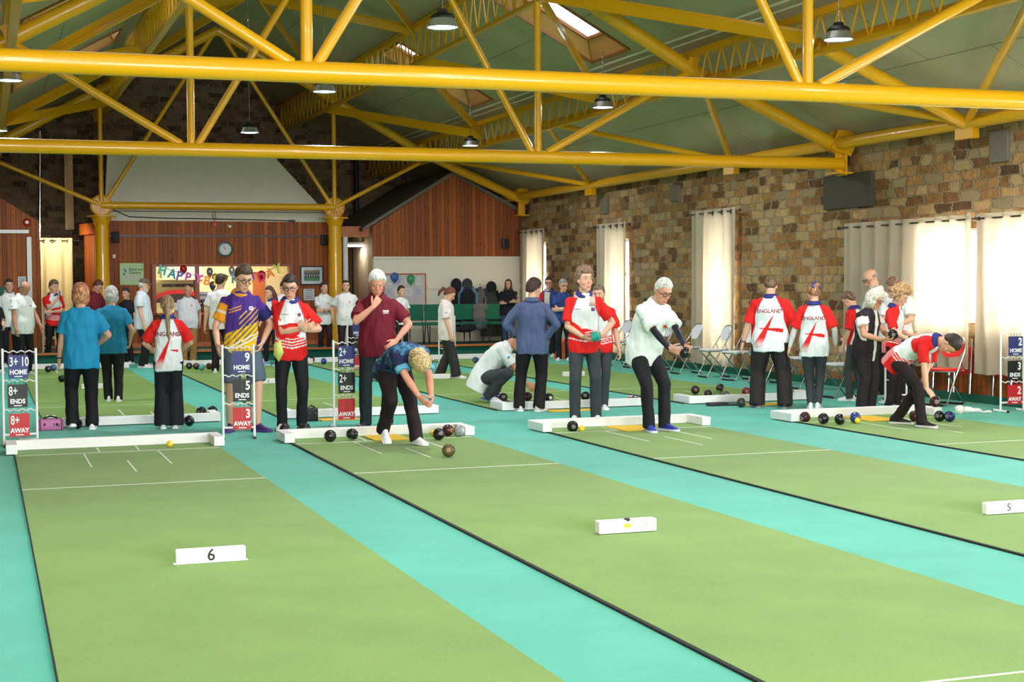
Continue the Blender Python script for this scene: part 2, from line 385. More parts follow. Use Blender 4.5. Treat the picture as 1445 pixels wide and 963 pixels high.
# floor
mb = MB(); mb.box(((XL+XW)/2, 16.6, -0.05), (XW-XL+0.8, 44, 0.1)); struct('floor', mb, TEAL)
DGREEN = mat('dark_green_felt', (18, 92, 74), 0.9, bump=0.1, bscale=200)
mb = MB(); mb.box(((XL+XW)/2, 34.6, 0.1), (XW-XL, 7.6, 0.2)); struct('trim_1', mb, DGREEN)
mb = MB(); mb.bevbox(((XL+XW)/2, 30.78, 0.222), (XW-XL, 0.1, 0.045), 0.01); struct('trim_2', mb, ORANGEWOOD)
mb = MB(); mb.box((XW-0.06, 12.9, 0.05), (0.12, 35.4, 0.1)); struct('baseboard_right', mb, DGREEN)
# low varnished boards under the long curtain
mb = MB(); mb.box((XW-0.02, 14.4, 0.27), (0.04, 9.4, 0.34)); struct('baseboard_2', mb, BOARDY)
# dark stone pad and patches under the truss end
PAD = mat('dressed_stone', (112, 104, 92), 0.9, bump=0.5, bscale=20, var=0.2)
PAD2 = mat('dark_dressed_stone', (70, 66, 58), 0.9, bump=0.5, bscale=20, var=0.3)
mb = MB(); mb.bevbox((XW-0.01, 19.1, 2.85), (0.1, 1.3, 0.5), 0.02); struct('trim_3', mb, PAD2)
for i, (yy, zz, hh) in enumerate(((15.65, 3.2, 0.4), (24.9, 3.15, 0.3), (28.2, 3.1, 0.35))):
    mb = MB(); mb.bevbox((XW-0.01, yy, zz), (0.08, 0.36, hh), 0.015); struct('trim_%d' % (4+i), mb, PAD)

# ceiling: panels with skylight openings
M, n, l, b = nodes_mat('ceiling_panels')
g = n.new('ShaderNodeNewGeometry'); mp = n.new('ShaderNodeMapping'); l.new(g.outputs['Position'], mp.inputs['Vector'])
mp.inputs['Rotation'].default_value = (0, 0, PI/2)
br = n.new('ShaderNodeTexBrick'); br.inputs['Scale'].default_value = 1.0; br.inputs['Brick Width'].default_value = 2.4; br.inputs['Row Height'].default_value = 1.2
br.inputs['Mortar Size'].default_value = 0.008; br.inputs['Mortar Smooth'].default_value = 0.3
br.inputs['Color1'].default_value = (*s2l((196, 186, 160)), 1); br.inputs['Color2'].default_value = (*s2l((188, 180, 154)), 1); br.inputs['Mortar'].default_value = (*s2l((108, 108, 92)), 1)
l.new(mp.outputs[0], br.inputs['Vector'])
nz = n.new('ShaderNodeTexNoise'); nz.inputs['Scale'].default_value = 0.9; nz.inputs['Detail'].default_value = 6; l.new(g.outputs['Position'], nz.inputs['Vector'])
mx = n.new('ShaderNodeMix'); mx.data_type = 'RGBA'; mx.blend_type = 'MULTIPLY'; mx.inputs[0].default_value = 0.35
rr = ramp(n, [(0.3, (190, 186, 170)), (0.7, (255, 255, 255))]); l.new(nz.outputs['Fac'], rr.inputs[0]); l.new(br.outputs[0], mx.inputs[6]); l.new(rr.outputs[0], mx.inputs[7])
l.new(mx.outputs[2], b.inputs['Base Color']); b.inputs['Roughness'].default_value = 0.6
CEIL = M
SKY = [(2.2, 3.7), (8.4, 9.9), (14.2, 15.7), (20.75, 22.2), (27.15, 28.55)]
SX0, SX1 = 7.35, 9.15
def zroof(x):
    x = x if x >= 4.85 else 9.7-x
    return 7.4-(x-4.85)*(7.4-4.92)/4.5 if x <= 9.35 else 4.92-(x-9.35)*(4.92-3.66)/2.55
mb = MB()
def slab(x0, x1, y0, y1, t=0.12):
    for sgn in (1, -1):
        f = (lambda x: x) if sgn > 0 else (lambda x: 9.7-x)
        a = [(f(x0), y0, zroof(x0)), (f(x1), y0, zroof(x1)), (f(x1), y1, zroof(x1)), (f(x0), y1, zroof(x0))]
        bq = [(p[0], p[1], p[2]+t) for p in a]
        mb.add(a+bq, [(0, 1, 2, 3), (7, 6, 5, 4), (0, 4, 5, 1), (1, 5, 6, 2), (2, 6, 7, 3), (3, 7, 4, 0)])
slab(9.35, 12.4, YF-0.4, 38.6); slab(4.85, SX0, YF-0.4, 38.6); slab(SX1, 9.35, YF-0.4, 38.6)
y = YF-0.4
for a, b_ in SKY: slab(SX0, SX1, y, a); y = b_
slab(SX0, SX1, y, 38.6)
struct('ceiling', mb, CEIL)
PINE = mat('varnished_pine', (214, 158, 96), 0.35, bump=0.05, bscale=14, var=0.12)
PINED = mat('dark_pine_edge', (150, 92, 40), 0.4)
for a, b_ in SKY:
    for sgn in (1, -1):
        f = (lambda x: x) if sgn > 0 else (lambda x: 9.7-x)
        wi += 1
        mb = MB(); hgt = 0.2
        lo = [(SX0, a), (SX1, a), (SX1, b_), (SX0, b_)]; ins = 0.22
        hi = [(SX0+0.1, a+0.06), (SX1-ins, a+0.06), (SX1-ins, b_-ins), (SX0+0.1, b_-ins)]
        nx, nz_ = 0.48, 0.88
        L = [(f(x), y_, zroof(x)-0.01) for x, y_ in lo]
        Hh = [(f(x+nx*hgt*0.6), y_, zroof(x)+hgt) for x, y_ in hi]
        L2 = [(p[0]+(0.02 if 0 else 0), p[1], p[2]+0.13) for p in L]
        mb.add(L+Hh, [(0, 1, 5, 4), (1, 2, 6, 5), (2, 3, 7, 6), (3, 0, 4, 7)])
        o = struct('window_%d' % wi, mb, PINE)
        e = MB()
        for i in range(4):
            e.bar(L[i], L[(i+1) % 4], 0.04, 0.04); e.bar(L[i], Hh[i], 0.02, 0.02); e.bar(Hh[i], Hh[(i+1) % 4], 0.05, 0.05)
        e.build('window_frame', PINED, o)
        g_ = MB(); G0 = np.array(Hh); g_.add(list(G0)+list(G0+np.array((0, 0, 0.012))), [(0, 1, 2, 3), (7, 6, 5, 4), (0, 4, 5, 1), (1, 5, 6, 2), (2, 6, 7, 3), (3, 7, 4, 0)])
        g_.build('pane', GLASS, o)
# thin cable tray along the lower purlin
mb = MB(); mb.tube([(9.2, y_, 4.93) for y_ in (-2, 10, 20, 30, 37)], 0.016, 6); mb.tube([(9.28, y_, 4.86) for y_ in (-2, 10, 20, 30, 37)], 0.012, 6)
tag(mb.build('conduit', WHITE, smooth=True), 'thin white conduit pair running along the right roof slope above the lower lattice purlin', 'conduit')

# ------------------------------------------------------------------ yellow steelwork
def truss(Y, label, full=True, xn=(2.48, 7.08)):
    t = empty('roof_truss', (4.85, Y, 3.24), 0, label, 'roof truss')
    L = lambda p: (p[0]-4.85, p[1]-Y, p[2]-3.24)
    def P(name, pts, r, seg=16):
        m_ = MB(); m_.tube([L(p) for p in pts], r, seg); return m_.build(name, YEL, t, smooth=True, auto=50)
    if full:
        c = P('bottom_chord', [(XL+0.1, Y, 3.24), (XW-0.1, Y, 3.24)], 0.088, 24)
    else:
        P('bottom_chord', [(xn[0], Y, 3.24), (xn[1], Y, 3.24)], 0.075)
        P('outer_strut', [(xn[0], Y, 3.24), (0.0, Y, 4.25)], 0.045); P('outer_strut', [(xn[1], Y, 3.24), (9.4, Y, 4.3)], 0.045)
    for s in (1, -1):
        f = (lambda x: x) if s > 0 else (lambda x: 9.7-x)
        P('rafter', [(4.85, Y, 7.0), (f(9.35), Y, 4.5), (f(XW-0.15), Y, 3.46)], 0.1, 18)
        xa = xn[1] if s > 0 else xn[0]
        P('post', [(xa, Y, 3.3), (xa, Y, 5.75)], 0.048)
        P('brace', [(xa-0.08*s, Y, 3.3), (4.85+0.1*s, Y, 6.9)], 0.045)
        if full: P('brace', [(xa+0.12*s, Y, 3.3), (f(9.3), Y, 4.45)], 0.05)
        g_ = MB(); xe = f(XW-0.16)
        g_.bar(L((xe, Y, 3.1)), L((xe, Y, 3.5)), 0.16, 0.03, (0, 1, 0)); g_.box(L((xe, Y, 3.1)), (0.28, 0.3, 0.025)); g_.box(L((xe+0.03*s, Y, 3.22)), (0.025, 0.24, 0.3))
        g_.prism([(-.22, -.05), (.1, -.16), (.2, .02), (.12, .2), (-.1, .22)], 0.02, L((xe, Y-0.1, 3.5)), ((s, 0, 0), (0, 0, 1)))
        g_.prism([(-.22, -.05), (.1, -.16), (.2, .02), (.12, .2), (-.1, .22)], 0.02, L((xe, Y+0.1, 3.5)), ((s, 0, 0), (0, 0, 1)))
        g_.build('gusset_plate', YEL, t)
        g2 = MB(); xr = f(9.35); g2.box(L((xr, Y, 4.6)), (0.16, 0.2, 0.16), rotm((0, 1, 0), 0.45*s)); g2.build('purlin_bracket', YEL, t)
    return t
truss(11.9, 'nearest yellow tubular roof truss crossing the whole hall above the front mats', xn=(2.46, 6.98))
truss(19.1, 'second yellow tubular roof truss, its chord ending on the right stone wall')
truss(32.8, 'far yellow tubular roof truss resting on the two round columns before the bar', False, (2.38, 7.36))
truss(4.6, 'yellow tubular roof truss nearest the front of the hall')
for i, x in enumerate((2.38, 7.36)):
    c = empty('steel_column', (x, 32.8, 0.2), 0, ['round yellow column left of the bar hatch beside the green sign', 'round yellow column right of the bar hatch beside the framed photograph'][i], 'column')
    m_ = MB(); m_.tube([(0, 0, 0), (0, 0, 2.8)], 0.145, 24); m_.build('shaft', YEL, c, smooth=True, auto=50)
    m_ = MB(); m_.lathe([(0.145, 2.62), (0.2, 2.76), (0.2, 2.79), (0.3, 2.79), (0.3, 2.82), (0.1, 2.82)], 24); m_.build('flange', YEL, c)
    m_ = MB(); ring = [(0.21*math.cos(a), 0, 3.03+0.21*math.sin(a)) for a in np.linspace(0, 2*PI, 28, endpoint=False)]
    m_.tube(ring, 0.022, 8, closed=True); m_.lathe([(0.001, -0.1), (0.2, -0.1), (0.2, 0.1), (0.001, 0.1)], 24, (0, 0.12, 3.03), rotm((1, 0, 0), PI/2))
    for a in np.linspace(0, PI, 6, endpoint=False): m_.bar((-0.2*math.cos(a), -0.02, 3.03-0.2*math.sin(a)), (0.2*math.cos(a), -0.02, 3.03+0.2*math.sin(a)), 0.02, 0.03, (0, 1, 0))
    m_.build('node_wheel', YEL, c)
def purlin(x, zb, zt, label):
    t = empty('lattice_purlin', (x, 16.5, zb), 0, label, 'lattice purlin', 'lattice purlins')
    y0, y1 = -4.5-16.5, 38.1-16.5; h = zt-zb
    m_ = MB(); m_.box((0, (y0+y1)/2, 0), (0.1, y1-y0, 0.05)); m_.build('bottom_rail', YEL, t)
    m_ = MB(); m_.box((0, (y0+y1)/2, h), (0.12, y1-y0, 0.09)); m_.build('top_rail', YEL, t)
    m_ = MB(); st = 0.21; k = int((y1-y0)/st); pts = [(0, y0+i*st, (0.0 if i % 2 else h)) for i in range(k)]
    for i in range(k-1): m_.tube([pts[i], pts[i+1]], 0.013, 6)
    o = m_.build('zigzag_web', YEL, t, smooth=True)
purlin(9.35, 4.24, 4.7, 'long yellow lattice purlin low on the right roof slope')
purlin(7.1, 5.33, 5.95, 'long yellow lattice purlin high on the right roof slope')
purlin(0.35, 4.24, 4.7, 'long yellow lattice purlin low on the left roof slope')
purlin(2.6, 5.33, 5.95, 'long yellow lattice purlin high on the left roof slope')
for s, w in ((1, 'right'), (-1, 'left')):
    f = (lambda x: x) if s > 0 else (lambda x: 9.7-x)
    m_ = MB(); m_.tube([(f(9.58), y_, 4.36) for y_ in (-4.5, 38)], 0.07, 16); tag(m_.build('purlin_tube', YEL, smooth=True, auto=50), 'round yellow tube running beside the low lattice purlin of the %s roof slope' % w, 'steel tube')
    m_ = MB(); m_.tube([(f(XW-0.25), y_, 3.52) for y_ in (-4.5, 38)], 0.088, 20); tag(m_.build('eave_tube', YEL, smooth=True, auto=50), 'thick yellow eaves tube running along the top of the %s stone wall' % w, 'steel tube')
mains = [4.6, 11.9, 19.1, 25.3, 32.8]; mids = [8.3, 16.0, 22.3, 28.4]
BAY = ['nearest bay', 'second bay', 'third bay', 'farthest bay']
def brace(a, b, flat, lab, grp):
    a = np.array(a, float); b = np.array(b, float); c = (a+b)/2; m_ = MB()
    if flat: m_.bar(a-c, b-c, 0.14, 0.025, (1, 0, 0)); m_.bar(a-c+np.array((0, 0, 0.06)), b-c+np.array((0, 0, 0.06)), 0.03, 0.09, (0, 0, 1))
    else: m_.tube([a-c, b-c], 0.05, 12)
    o = m_.build('roof_brace', YEL, None, smooth=not flat, auto=50); o.location = c
    tag(o, lab, 'roof brace', grp)
for s, w in ((1, 'right'), (-1, 'left')):
    f = (lambda x: x) if s > 0 else (lambda x: 9.7-x)
    for i, m0 in enumerate(mids):
        for M0 in (mains[i], mains[i+1]):
            brace((f(XW-0.25), m0, 3.52), (f(9.5), M0, 4.4), False, 'yellow tubular brace from the %s eaves tube to the low purlin, %s, %s one' % (w, BAY[i], 'nearer' if M0 < m0 else 'farther'), 'lower roof braces on the %s slope' % w)
            brace((f(7.1), M0, 5.4), (f(9.35), m0, 4.45), True, 'yellow angle brace between the two lattice purlins, %s slope, %s, %s one' % (w, BAY[i], 'nearer' if M0 < m0 else 'farther'), 'middle roof braces on the %s slope' % w)
            brace((f(5.0), m0, 6.9), (f(7.1), M0, 5.9), True, 'yellow angle brace from high purlin to ridge, %s slope, %s, %s one' % (w, BAY[i], 'nearer' if M0 < m0 else 'farther'), 'upper roof braces on the %s slope' % w)
        g_ = MB(); g_.box((0, 0, 0), (0.2, 0.5, 0.06), rotm((0, 1, 0), 0.4*s)); g_.box((0, 0, -0.1), (0.1, 0.36, 0.18))
        o = g_.build('eaves_bracket', YEL); o.location = (f(XW-0.25), m0, 3.5); tag(o, 'folded yellow bracket on the %s eaves tube where the braces meet, %s' % (w, BAY[i]), 'bracket', 'eaves brackets of the %s wall' % w)
    r_ = MB(); r_.tube([(f(9.5), 16.0, 4.4), (f(XW-0.25), 16.0, 3.5)], 0.085, 16); tag(r_.build('half_rafter', YEL, smooth=True, auto=50), 'short thick yellow rafter on the %s slope between the first two trusses' % w, 'rafter')
# flat yellow stanchions standing against the stone gable
for x, z0, z1, wh in ((2.0, 2.9, 4.9, 'left'), (6.8, 2.9, 4.9, 'right')):
    m_ = MB(); m_.box((0, 0, (z1-z0)/2), (0.2, 0.08, z1-z0)); m_.box((0, -0.05, (z1-z0)/2), (0.08, 0.12, z1-z0)); o = m_.build('wall_post', YEL); o.location = (x, 37.9, z0); tag(o, 'broad yellow post on the dark stone gable, %s of the white panel' % wh, 'steel post')

# ------------------------------------------------------------------ rooms at the back
YW = 33.4
def wx(u, v=400, Y=YW): return gy(u, v, Y)[0]
def wz(v, u=400, Y=YW): return gy(u, v, Y)[2]
hx0, hx1, hz0, hz1 = wx(217), wx(409), 0.9, wz(376, 300)
mb = MB(); T = 0.1
bx0, bx1 = wx(150), wx(478)
rect_yz(mb, bx0, hx0, YW, YW+T, 0.2, 2.95); rect_yz(mb, hx1, bx1, YW, YW+T, 0.2, 2.95)
rect_yz(mb, hx0, hx1, YW, YW+T, 0.2, hz0); rect_yz(mb, hx0, hx1, YW, YW+T, hz1, 2.95)
struct('wall_back_bar', mb, BOARDX)
mb = MB(); mb.box(((bx0+bx1)/2, YW-0.02, 0.25), (bx1-bx0, 0.04, 0.1)); struct('baseboard_back', mb, ORANGEWOOD)
mb = MB(); mb.box(((bx0+bx1)/2, YW-0.015, 2.62), (bx1-bx0, 0.03, 0.05)); struct('trim_7', mb, mat('dark_varnish', (84, 36, 14), 0.4))
# sides of the bar room
mb = MB(); mb.prism([(bx0, YW), (bx0-0.35, YW+1.5), (bx0-0.27, YW+1.5), (bx0+0.06, YW+0.05)], 2.7, (0, 0, 0.2), ((1, 0, 0), (0, 1, 0)))
struct('wall_back_bar_side', mb, BOARDY)
mb = MB(); rect_yz(mb, bx1-0.06, bx1, YW, YW+2.2, 0.2, 2.95); struct('wall_back_bar_side_right', mb, BOARDY)
mb = MB(); mb.box(((bx0-0.22), YW+0.9, 2.8), (0.12, 1.6, 0.24), rotm((0, 0, 1), 0.2)); struct('trim_8', mb, ORANGEWOOD)
CREAM = mat('cream_paint', (236, 224, 176), 0.7, bump=0.02)
mb = MB(); rect_yz(mb, hx0-0.6, hx1+0.6, YW+2.2, YW+2.3, 0.2, 2.6); rect_yz(mb, hx0-0.7, hx0-0.6, YW+T, YW+2.3, 0.2, 2.6); rect_yz(mb, hx1+0.6, hx1+0.7, YW+T, YW+2.3, 0.2, 2.6)
rect_yz(mb, hx0-0.7, hx1+0.7, YW+T, YW+2.3, 2.6, 2.66)
struct('wall_bar_interior', mb, CREAM)
area('bar_ceiling_light', ((hx0+hx1)/2, YW+1.0, 2.5), 2.2, 70, (0, 0, 0), (1.0, 0.92, 0.7), 0.9)
mb = MB(); mb.bevbox((wx(366, 430, YW+2.1), YW+2.14, 1.15), (0.28, 0.08, 1.4), 0.01); mb.bevbox((wx(385, 430, YW+2.1), YW+2.16, 1.1), (0.5, 0.04, 1.3), 0.01, mi=1)
tag(mb.build('cupboard', [ORANGEWOOD, mat('pale_door', (226, 208, 176), 0.6)]), 'orange wooden cupboard with a pale door inside the right part of the bar hatch', 'cupboard')
mb = MB(); fx = mat('hatch_frame', (150, 66, 22), 0.4)
for xx in (hx0, hx1, wx(278)): mb.box((xx, YW-0.01, (hz0+hz1)/2), (0.08, 0.16, hz1-hz0))
mb.box(((hx0+hx1)/2, YW-0.01, hz1+0.02), (hx1-hx0+0.08, 0.16, 0.05)); struct('trim_9', mb, fx)
mb = MB(); mb.bevbox(((hx0+hx1)/2, YW-0.08, hz0+0.03), (hx1-hx0-0.06, 0.4, 0.05), 0.01)
tag(mb.build('bar_counter', ORANGEWOOD), 'orange varnished counter ledge along the bar hatch', 'counter')
# white fascia and upper white panel
PANEL = mat('off_white_panel', (214, 210, 196), 0.7, bump=0.03, bscale=5, var=0.06)
mb = MB(); mb.box(((bx0+bx1)/2-0.05, YW+0.02, 3.04), (bx1-bx0-0.1, 0.05, 0.2)); struct('trim_10', mb, PANEL)
mb = MB(); p0 = gy(152, 300, YW+0.1); p1 = gy(458, 303, YW+0.1)
mb.prism([(wx(150), 3.16), (wx(462), 3.16), (wx(395), 4.3), (wx(382), 4.6), (wx(156), 4.6)], 0.06, (0, YW+0.15, 0), ((1, 0, 0), (0, 0, 1)))
struct('trim_11', mb, PANEL)
# right room with its gable
rx0 = wx(527)
mb = MB()
mb.prism([(rx0, 2.13), (XW, 2.13), (XW, 3.2), (wx(640), 4.05), (rx0, 2.86)], -0.1, (0, YW, 0), ((1, 0, 0), (0, 0, 1)))
struct('wall_back_right_gable', mb, BOARDX)
CREAMW = mat('white_wall_paint', (232, 228, 212), 0.7, bump=0.02)
mb = MB(); rect_yz(mb, rx0, XW, YW-0.01, YW+0.1, 0.2, 2.13); struct('wall_back_right', mb, CREAMW)
mb = MB(); mb.box(((rx0+XW)/2, YW-0.03, 2.14), (XW-rx0, 0.04, 0.05)); struct('trim_12', mb, CREAMW)
mb = MB(); rect_yz(mb, rx0, rx0+0.08, YW+0.1, 38, 0.2, 2.86); struct('wall_back_right_side', mb, BOARDL)
GREYROOF = mat('grey_board', (118, 112, 102), 0.8, bump=0.1, var=0.15, bscale=3)
mb = MB(); pk = wx(640)
mb.prism([(rx0-0.25, 2.74), (pk, 4.05), (pk, 4.13), (rx0-0.25, 2.82)], -4.6, (0, YW-0.06, 0), ((1, 0, 0), (0, 0, 1)))
mb.prism([(pk, 4.05), (XW, 3.2), (XW, 3.28), (pk, 4.13)], -4.6, (0, YW-0.06, 0), ((1, 0, 0), (0, 0, 1)))
struct('trim_13', mb, GREYROOF)
# left room
YL = 32.6; lx1 = wx(57, 400, YL)
mb = MB(); mb.prism([(XL, 0.2), (lx1, 0.2), (lx1, wz(313, 57, YL)), (wx(0, 280, YL), wz(279, 0, YL)), (XL, wz(279, 0, YL)+1.2)], -0.1, (0, YL, 0), ((1, 0, 0), (0, 0, 1)))
struct('wall_back_left', mb, BOARDX)
mb = MB(); rect_yz(mb, lx1-0.08, lx1, YL+0.1, 38, 0.2, 2.8); struct('wall_back_left_side', mb, BOARDY)
GALV = mat('galvanised_steel', (150, 152, 150), 0.4, 0.8)
mb = MB(); a_ = wx(42, 400, YL); mb.box(((XL+a_)/2, YL-0.03, wz(327, 20, YL)), (a_-XL, 0.05, 0.07)); mb.box((a_, YL-0.03, 1.38), (0.09, 0.05, 2.36))
struct('door_1', mb, GALV)
# passage walls and lit screens
mb = MB(); rect_yz(mb, wx(500, 400, 35.5), rx0, 35.4, 35.5, 0.2, 2.75); struct('wall_passage', mb, board_mat('pale_passage_boards', 0, [(150, 140, 120), (190, 180, 158), (210, 202, 184)]))
mb = MB(); rect_yz(mb, bx1, rx0+0.1, YW+0.3, YW+0.38, 2.62, 2.86); struct('trim_14', mb, ORANGEWOOD)
mb = MB(); x_ = wx(507, 400, 35.3); mb.box((x_, 35.36, 1.2), (0.1, 0.06, 2.0)); mb.box((x_+0.3, 35.36, 2.1), (0.6, 0.06, 0.1)); mb.box((x_+0.33, 35.37, 1.15), (0.55, 0.03, 1.9), mi=1)
o = mb.build('door_2', [mat('maroon_frame', (96, 30, 22), 0.5), mat('grey_door', (120, 132, 130), 0.5)]); o['kind'] = 'structure'
lt = empty('wall_light', (wx(500, 345, YW+0.8), YW+0.9, 2.48), 0, 'bright wall light over the narrow passage right of the bar', 'wall light')
m_ = MB(); m_.bevbox((0, 0, 0), (0.5, 0.1, 0.07), 0.01); m_.build('casing', WHITE, lt)
m_ = MB(); m_.bevbox((0, -0.01, -0.05), (0.46, 0.09, 0.04), 0.01); m_.build('tube', mat('lit_tube', (255, 240, 200), 0.5, emit=14), lt)
area('passage_lamp', (wx(505, 345, YW+0.8), YW+0.95, 2.38), 0.4, 8, (0, 0, 0), (1, 0.9, 0.7))
m_ = MB(); m_.tube([(wx(487, 400, YW), YW-0.06, 0.2), (wx(487, 400, YW), YW-0.06, 2.6)], 0.06, 12); tag(m_.build('white_pipe', WHITE, smooth=True, auto=50), 'white vertical pipe on the end of the bar wall beside the passage', 'pipe')
m_ = MB(); m_.tube([(wx(59, 300, YL-0.1), 35.3, 0.2), (wx(59, 300, YL-0.1)*1.08, 35.3, 5.0)], 0.04, 12); tag(m_.build('flue_pipe', CHROME, smooth=True, auto=50), 'thin shiny steel pipe rising before the dark stone gable at the left', 'pipe')
m_ = MB(); m_.tube([(wx(514, 300, 37), 37.8, 2.6), (wx(514, 300, 37), 37.8, 4.8)], 0.06, 12); tag(m_.build('soil_pipe', BLACK, smooth=True, auto=50), 'black vertical pipe on the dark stone gable', 'pipe')
# ================================================================== MATS AND EQUIPMENT
KERB = mat('black_rubber_edge', (20, 24, 24), 0.8)
LINE = mat('white_line_tape', (225, 228, 220), 0.7)
YMAT = mat('yellow_mat', (220, 178, 40), 0.85, bump=0.2, bscale=200)
ROW1 = [(0.25, 2.1, 6), (2.82, 4.62, 5), (5.5, 7.28, 4), (8.4, 10.2, 3)]
ROW2 = [(0.62, 2.5), (3.24, 5.08), (5.88, 7.82), (8.38, 10.25)]
names1 = ['leftmost long green bowling mat of the front row, with the block marked 6', 'long green front mat under the bending woman, second from the left', 'long green front mat before the boy with the towel, third from the left', 'rightmost long green bowling mat of the front row, under the bending boy']
names2 = ['leftmost green bowling mat of the back row, before the passage curtain', 'back row green bowling mat running towards the bar hatch, second from the left', 'back row green bowling mat under the crouching man, third from the left', 'rightmost green bowling mat of the back row, beside the white folding chairs']
def green_mat(x0, x1, y0, y1, lab, lines):
    t = empty('bowling_mat', ((x0+x1)/2, (y0+y1)/2, 0), 0, lab, 'bowling mat', None); w = x1-x0; L = y1-y0
    m_ = MB(); m_.box((0, 0, 0.005), (w, L, 0.01)); m_.build('surface', MATG, t)
    ew = 0.008 if x0 < 1 else 0.024
    m_ = MB(); m_.box((-w/2-ew/2, 0, 0.006), (ew, L, 0.012)); m_.build('edge_strip', KERB, t)
    for (a, b_, c_, d_) in lines:
        m_ = MB(); px0, py0, px1, py1 = a-(x0+x1)/2, b_-(y0+y1)/2, c_-(x0+x1)/2, d_-(y0+y1)/2
        m_.bar((px0, py0, 0.0105), (px1, py1, 0.0105), 0.016, 0.002, (0, 0, 1)); m_.build('line', LINE, t)
    return t
for i, (x0, x1, k) in enumerate(ROW1):
    xc = (x0+x1)/2; ln = [(x0, 12.0, x1, 12.0), (x0+0.02, 14.42, x1, 14.42), (xc-0.33, 14.42, xc-0.33, 13.3), (xc+0.34, 14.42, xc+0.34, 13.3), (xc, 13.66, xc, 12.82),
          (x0, 4.9, x1, 4.9), (x0, 2.5, x1, 2.5)]
    ln += [(xc-0.18, 14.85, xc-0.18, 14.48), (xc+0.18, 14.85, xc+0.18, 14.48)]
    green_mat(x0, x1, 2.0, 14.92, names1[i], ln)
for i, (x0, x1) in enumerate(ROW2):
    xc = (x0+x1)/2; ln = [(x0, 20.0, x1, 20.0), (xc-0.33, 17.7, xc-0.33, 18.8), (xc+0.34, 17.7, xc+0.34, 18.8), (xc, 18.5, xc, 19.3), (x0, 26.6, x1, 26.6), (xc-0.33, 27.9, xc-0.33, 28.8), (xc+0.34, 27.9, xc+0.34, 28.8)]
    green_mat(x0, x1, 17.32, 29.3, names2[i], ln)
def fender(x0, x1, y, s, lab):
    t = empty('fender', ((x0+x1)/2, y, 0.012), 0, lab, 'fender'); w = x1-x0
    m_ = MB(); m_.bevbox((0, 0, 0.045), (w, 0.08, 0.09), 0.006); m_.box((0, 0, 0.004), (w-0.02, 0.09, 0.008)); m_.build('long_board', WHITE, t)
    for q in (-1, 1):
        m_ = MB(); m_.bevbox((q*(w/2-0.05), s*0.23, 0.045), (0.1, 0.4, 0.09), 0.006); m_.build('end_wing', WHITE, t)
fl1 = ['white fender at the end of the leftmost front mat, a yellow jack against it', 'white fender behind the bending woman, black bowls against it', 'white fender at the feet of the white-haired man, before the boy with the towel', 'white fender behind the bending boy at the right, bowls along it']
fl2 = ['white fender of the back row behind the two women in blue polos', 'white fender of the back row behind the boy in glasses and the man in maroon', 'white fender of the back row behind the person in the blue fleece', 'white fender of the back row at the feet of the large man lettered ENGLAND']
fl3 = ['far white fender at the left, before the boy with the blue marker', 'far white fender before the man in khaki trousers', 'far white fender below the two spectators with folded arms, blue bowl against it', 'far white fender near the woman with auburn hair']
for i in range(4):
    fender(ROW1[i][0]-0.08, ROW1[i][1]+0.06, 14.96, -1, fl1[i])
    fender(ROW2[i][0]+0.02, ROW2[i][1]+0.02, 17.26, 1, fl2[i])
    if i < 3: fender(ROW2[i][0]+0.05, ROW2[i][1]+0.05, 29.36, -1, fl3[i])
fender(ROW2[3][0], ROW2[3][1], 29.36, -1, 'far white fender at the right end of the back row')
def flat_mat(x, y, w, d, lab, rz=0):
    m_ = MB(); m_.bevbox((0, 0, 0.004), (w, d, 0.008), 0.002); o = m_.build('yellow_foot_mat', YMAT); o.location = (x, y, 0.012 if y < 15 or y > 17.3 else 0.001); o.rotation_euler = (0, 0, rz)
    tag(o, lab, 'foot mat', 'yellow foot mats')
flat_mat(3.78, 14.62, 0.36, 0.55, 'yellow foot mat under the front foot of the bending woman'); flat_mat(6.42, 14.55, 0.38, 0.55, 'yellow foot mat behind the blue shoes of the white-haired man')
flat_mat(9.3, 14.5, 0.38, 0.6, 'yellow foot mat under the bending boy'); flat_mat(3.9, 16.95, 0.6, 0.3, 'yellow foot mat beside the black round bag')
flat_mat(6.75, 16.98, 0.7, 0.25, 'yellow foot mat behind the boy with the towel'); flat_mat(9.25, 16.8, 0.6, 0.3, 'yellow foot mat under the feet of the large man lettered ENGLAND')
# centre blocks
def block(x, y, txt, lab, vial=False, rz=0, plate=False):
    t = empty('centre_block', (x, y, 0.012), rz, lab, 'centre block')
    m_ = MB(); m_.bevbox((0, 0, 0.041), (0.385, 0.055 if not vial else 0.075, 0.078), 0.007)
    if plate: m_.box((0, 0, 0.0015), (0.41, 0.05, 0.003))
    m_.build('bar', WHITE, t)
    yf = -0.0285 if not vial else -0.0385
    if vial:
        q = MB(); q.ell((0.0, yf+0.02, 0.078), (0.022, 0.022, 0.014)); q.build('notch', BLACK, t)
        q = MB(); q.box((-0.005, yf, 0.046), (0.045, 0.002, 0.022)); q.build('vial', mat('yellow_vial', (226, 190, 20), 0.3), t)
        q = MB(); put_text(q, txt, (0.1, yf, 0.043), (1, 0, 0), (0, 0, 1), 0.045); q.build('lettering', mat('faint_pencil', (168, 170, 176), 0.7), t)
    elif txt:
        q = MB(); put_text(q, txt, (0.0 if txt != '5' else -0.02, yf, 0.041), (1, 0, 0), (0, 0, 1), 0.092 if txt == '6' else 0.07, 0.0015 if txt == '6' else 0, mi=0); q.build('number', mat('black_lettering', (12, 14, 20), 0.5), t)
block(1.17, 8.46, '6', 'white centre block marked with a black 6 on the leftmost front mat', plate=True)
block(3.72, 8.52, '5 M', 'white centre block with a yellow level vial on the second front mat', True)
block(6.37, 8.28, '5', 'white centre block marked 5 cut by the right edge of the photo')
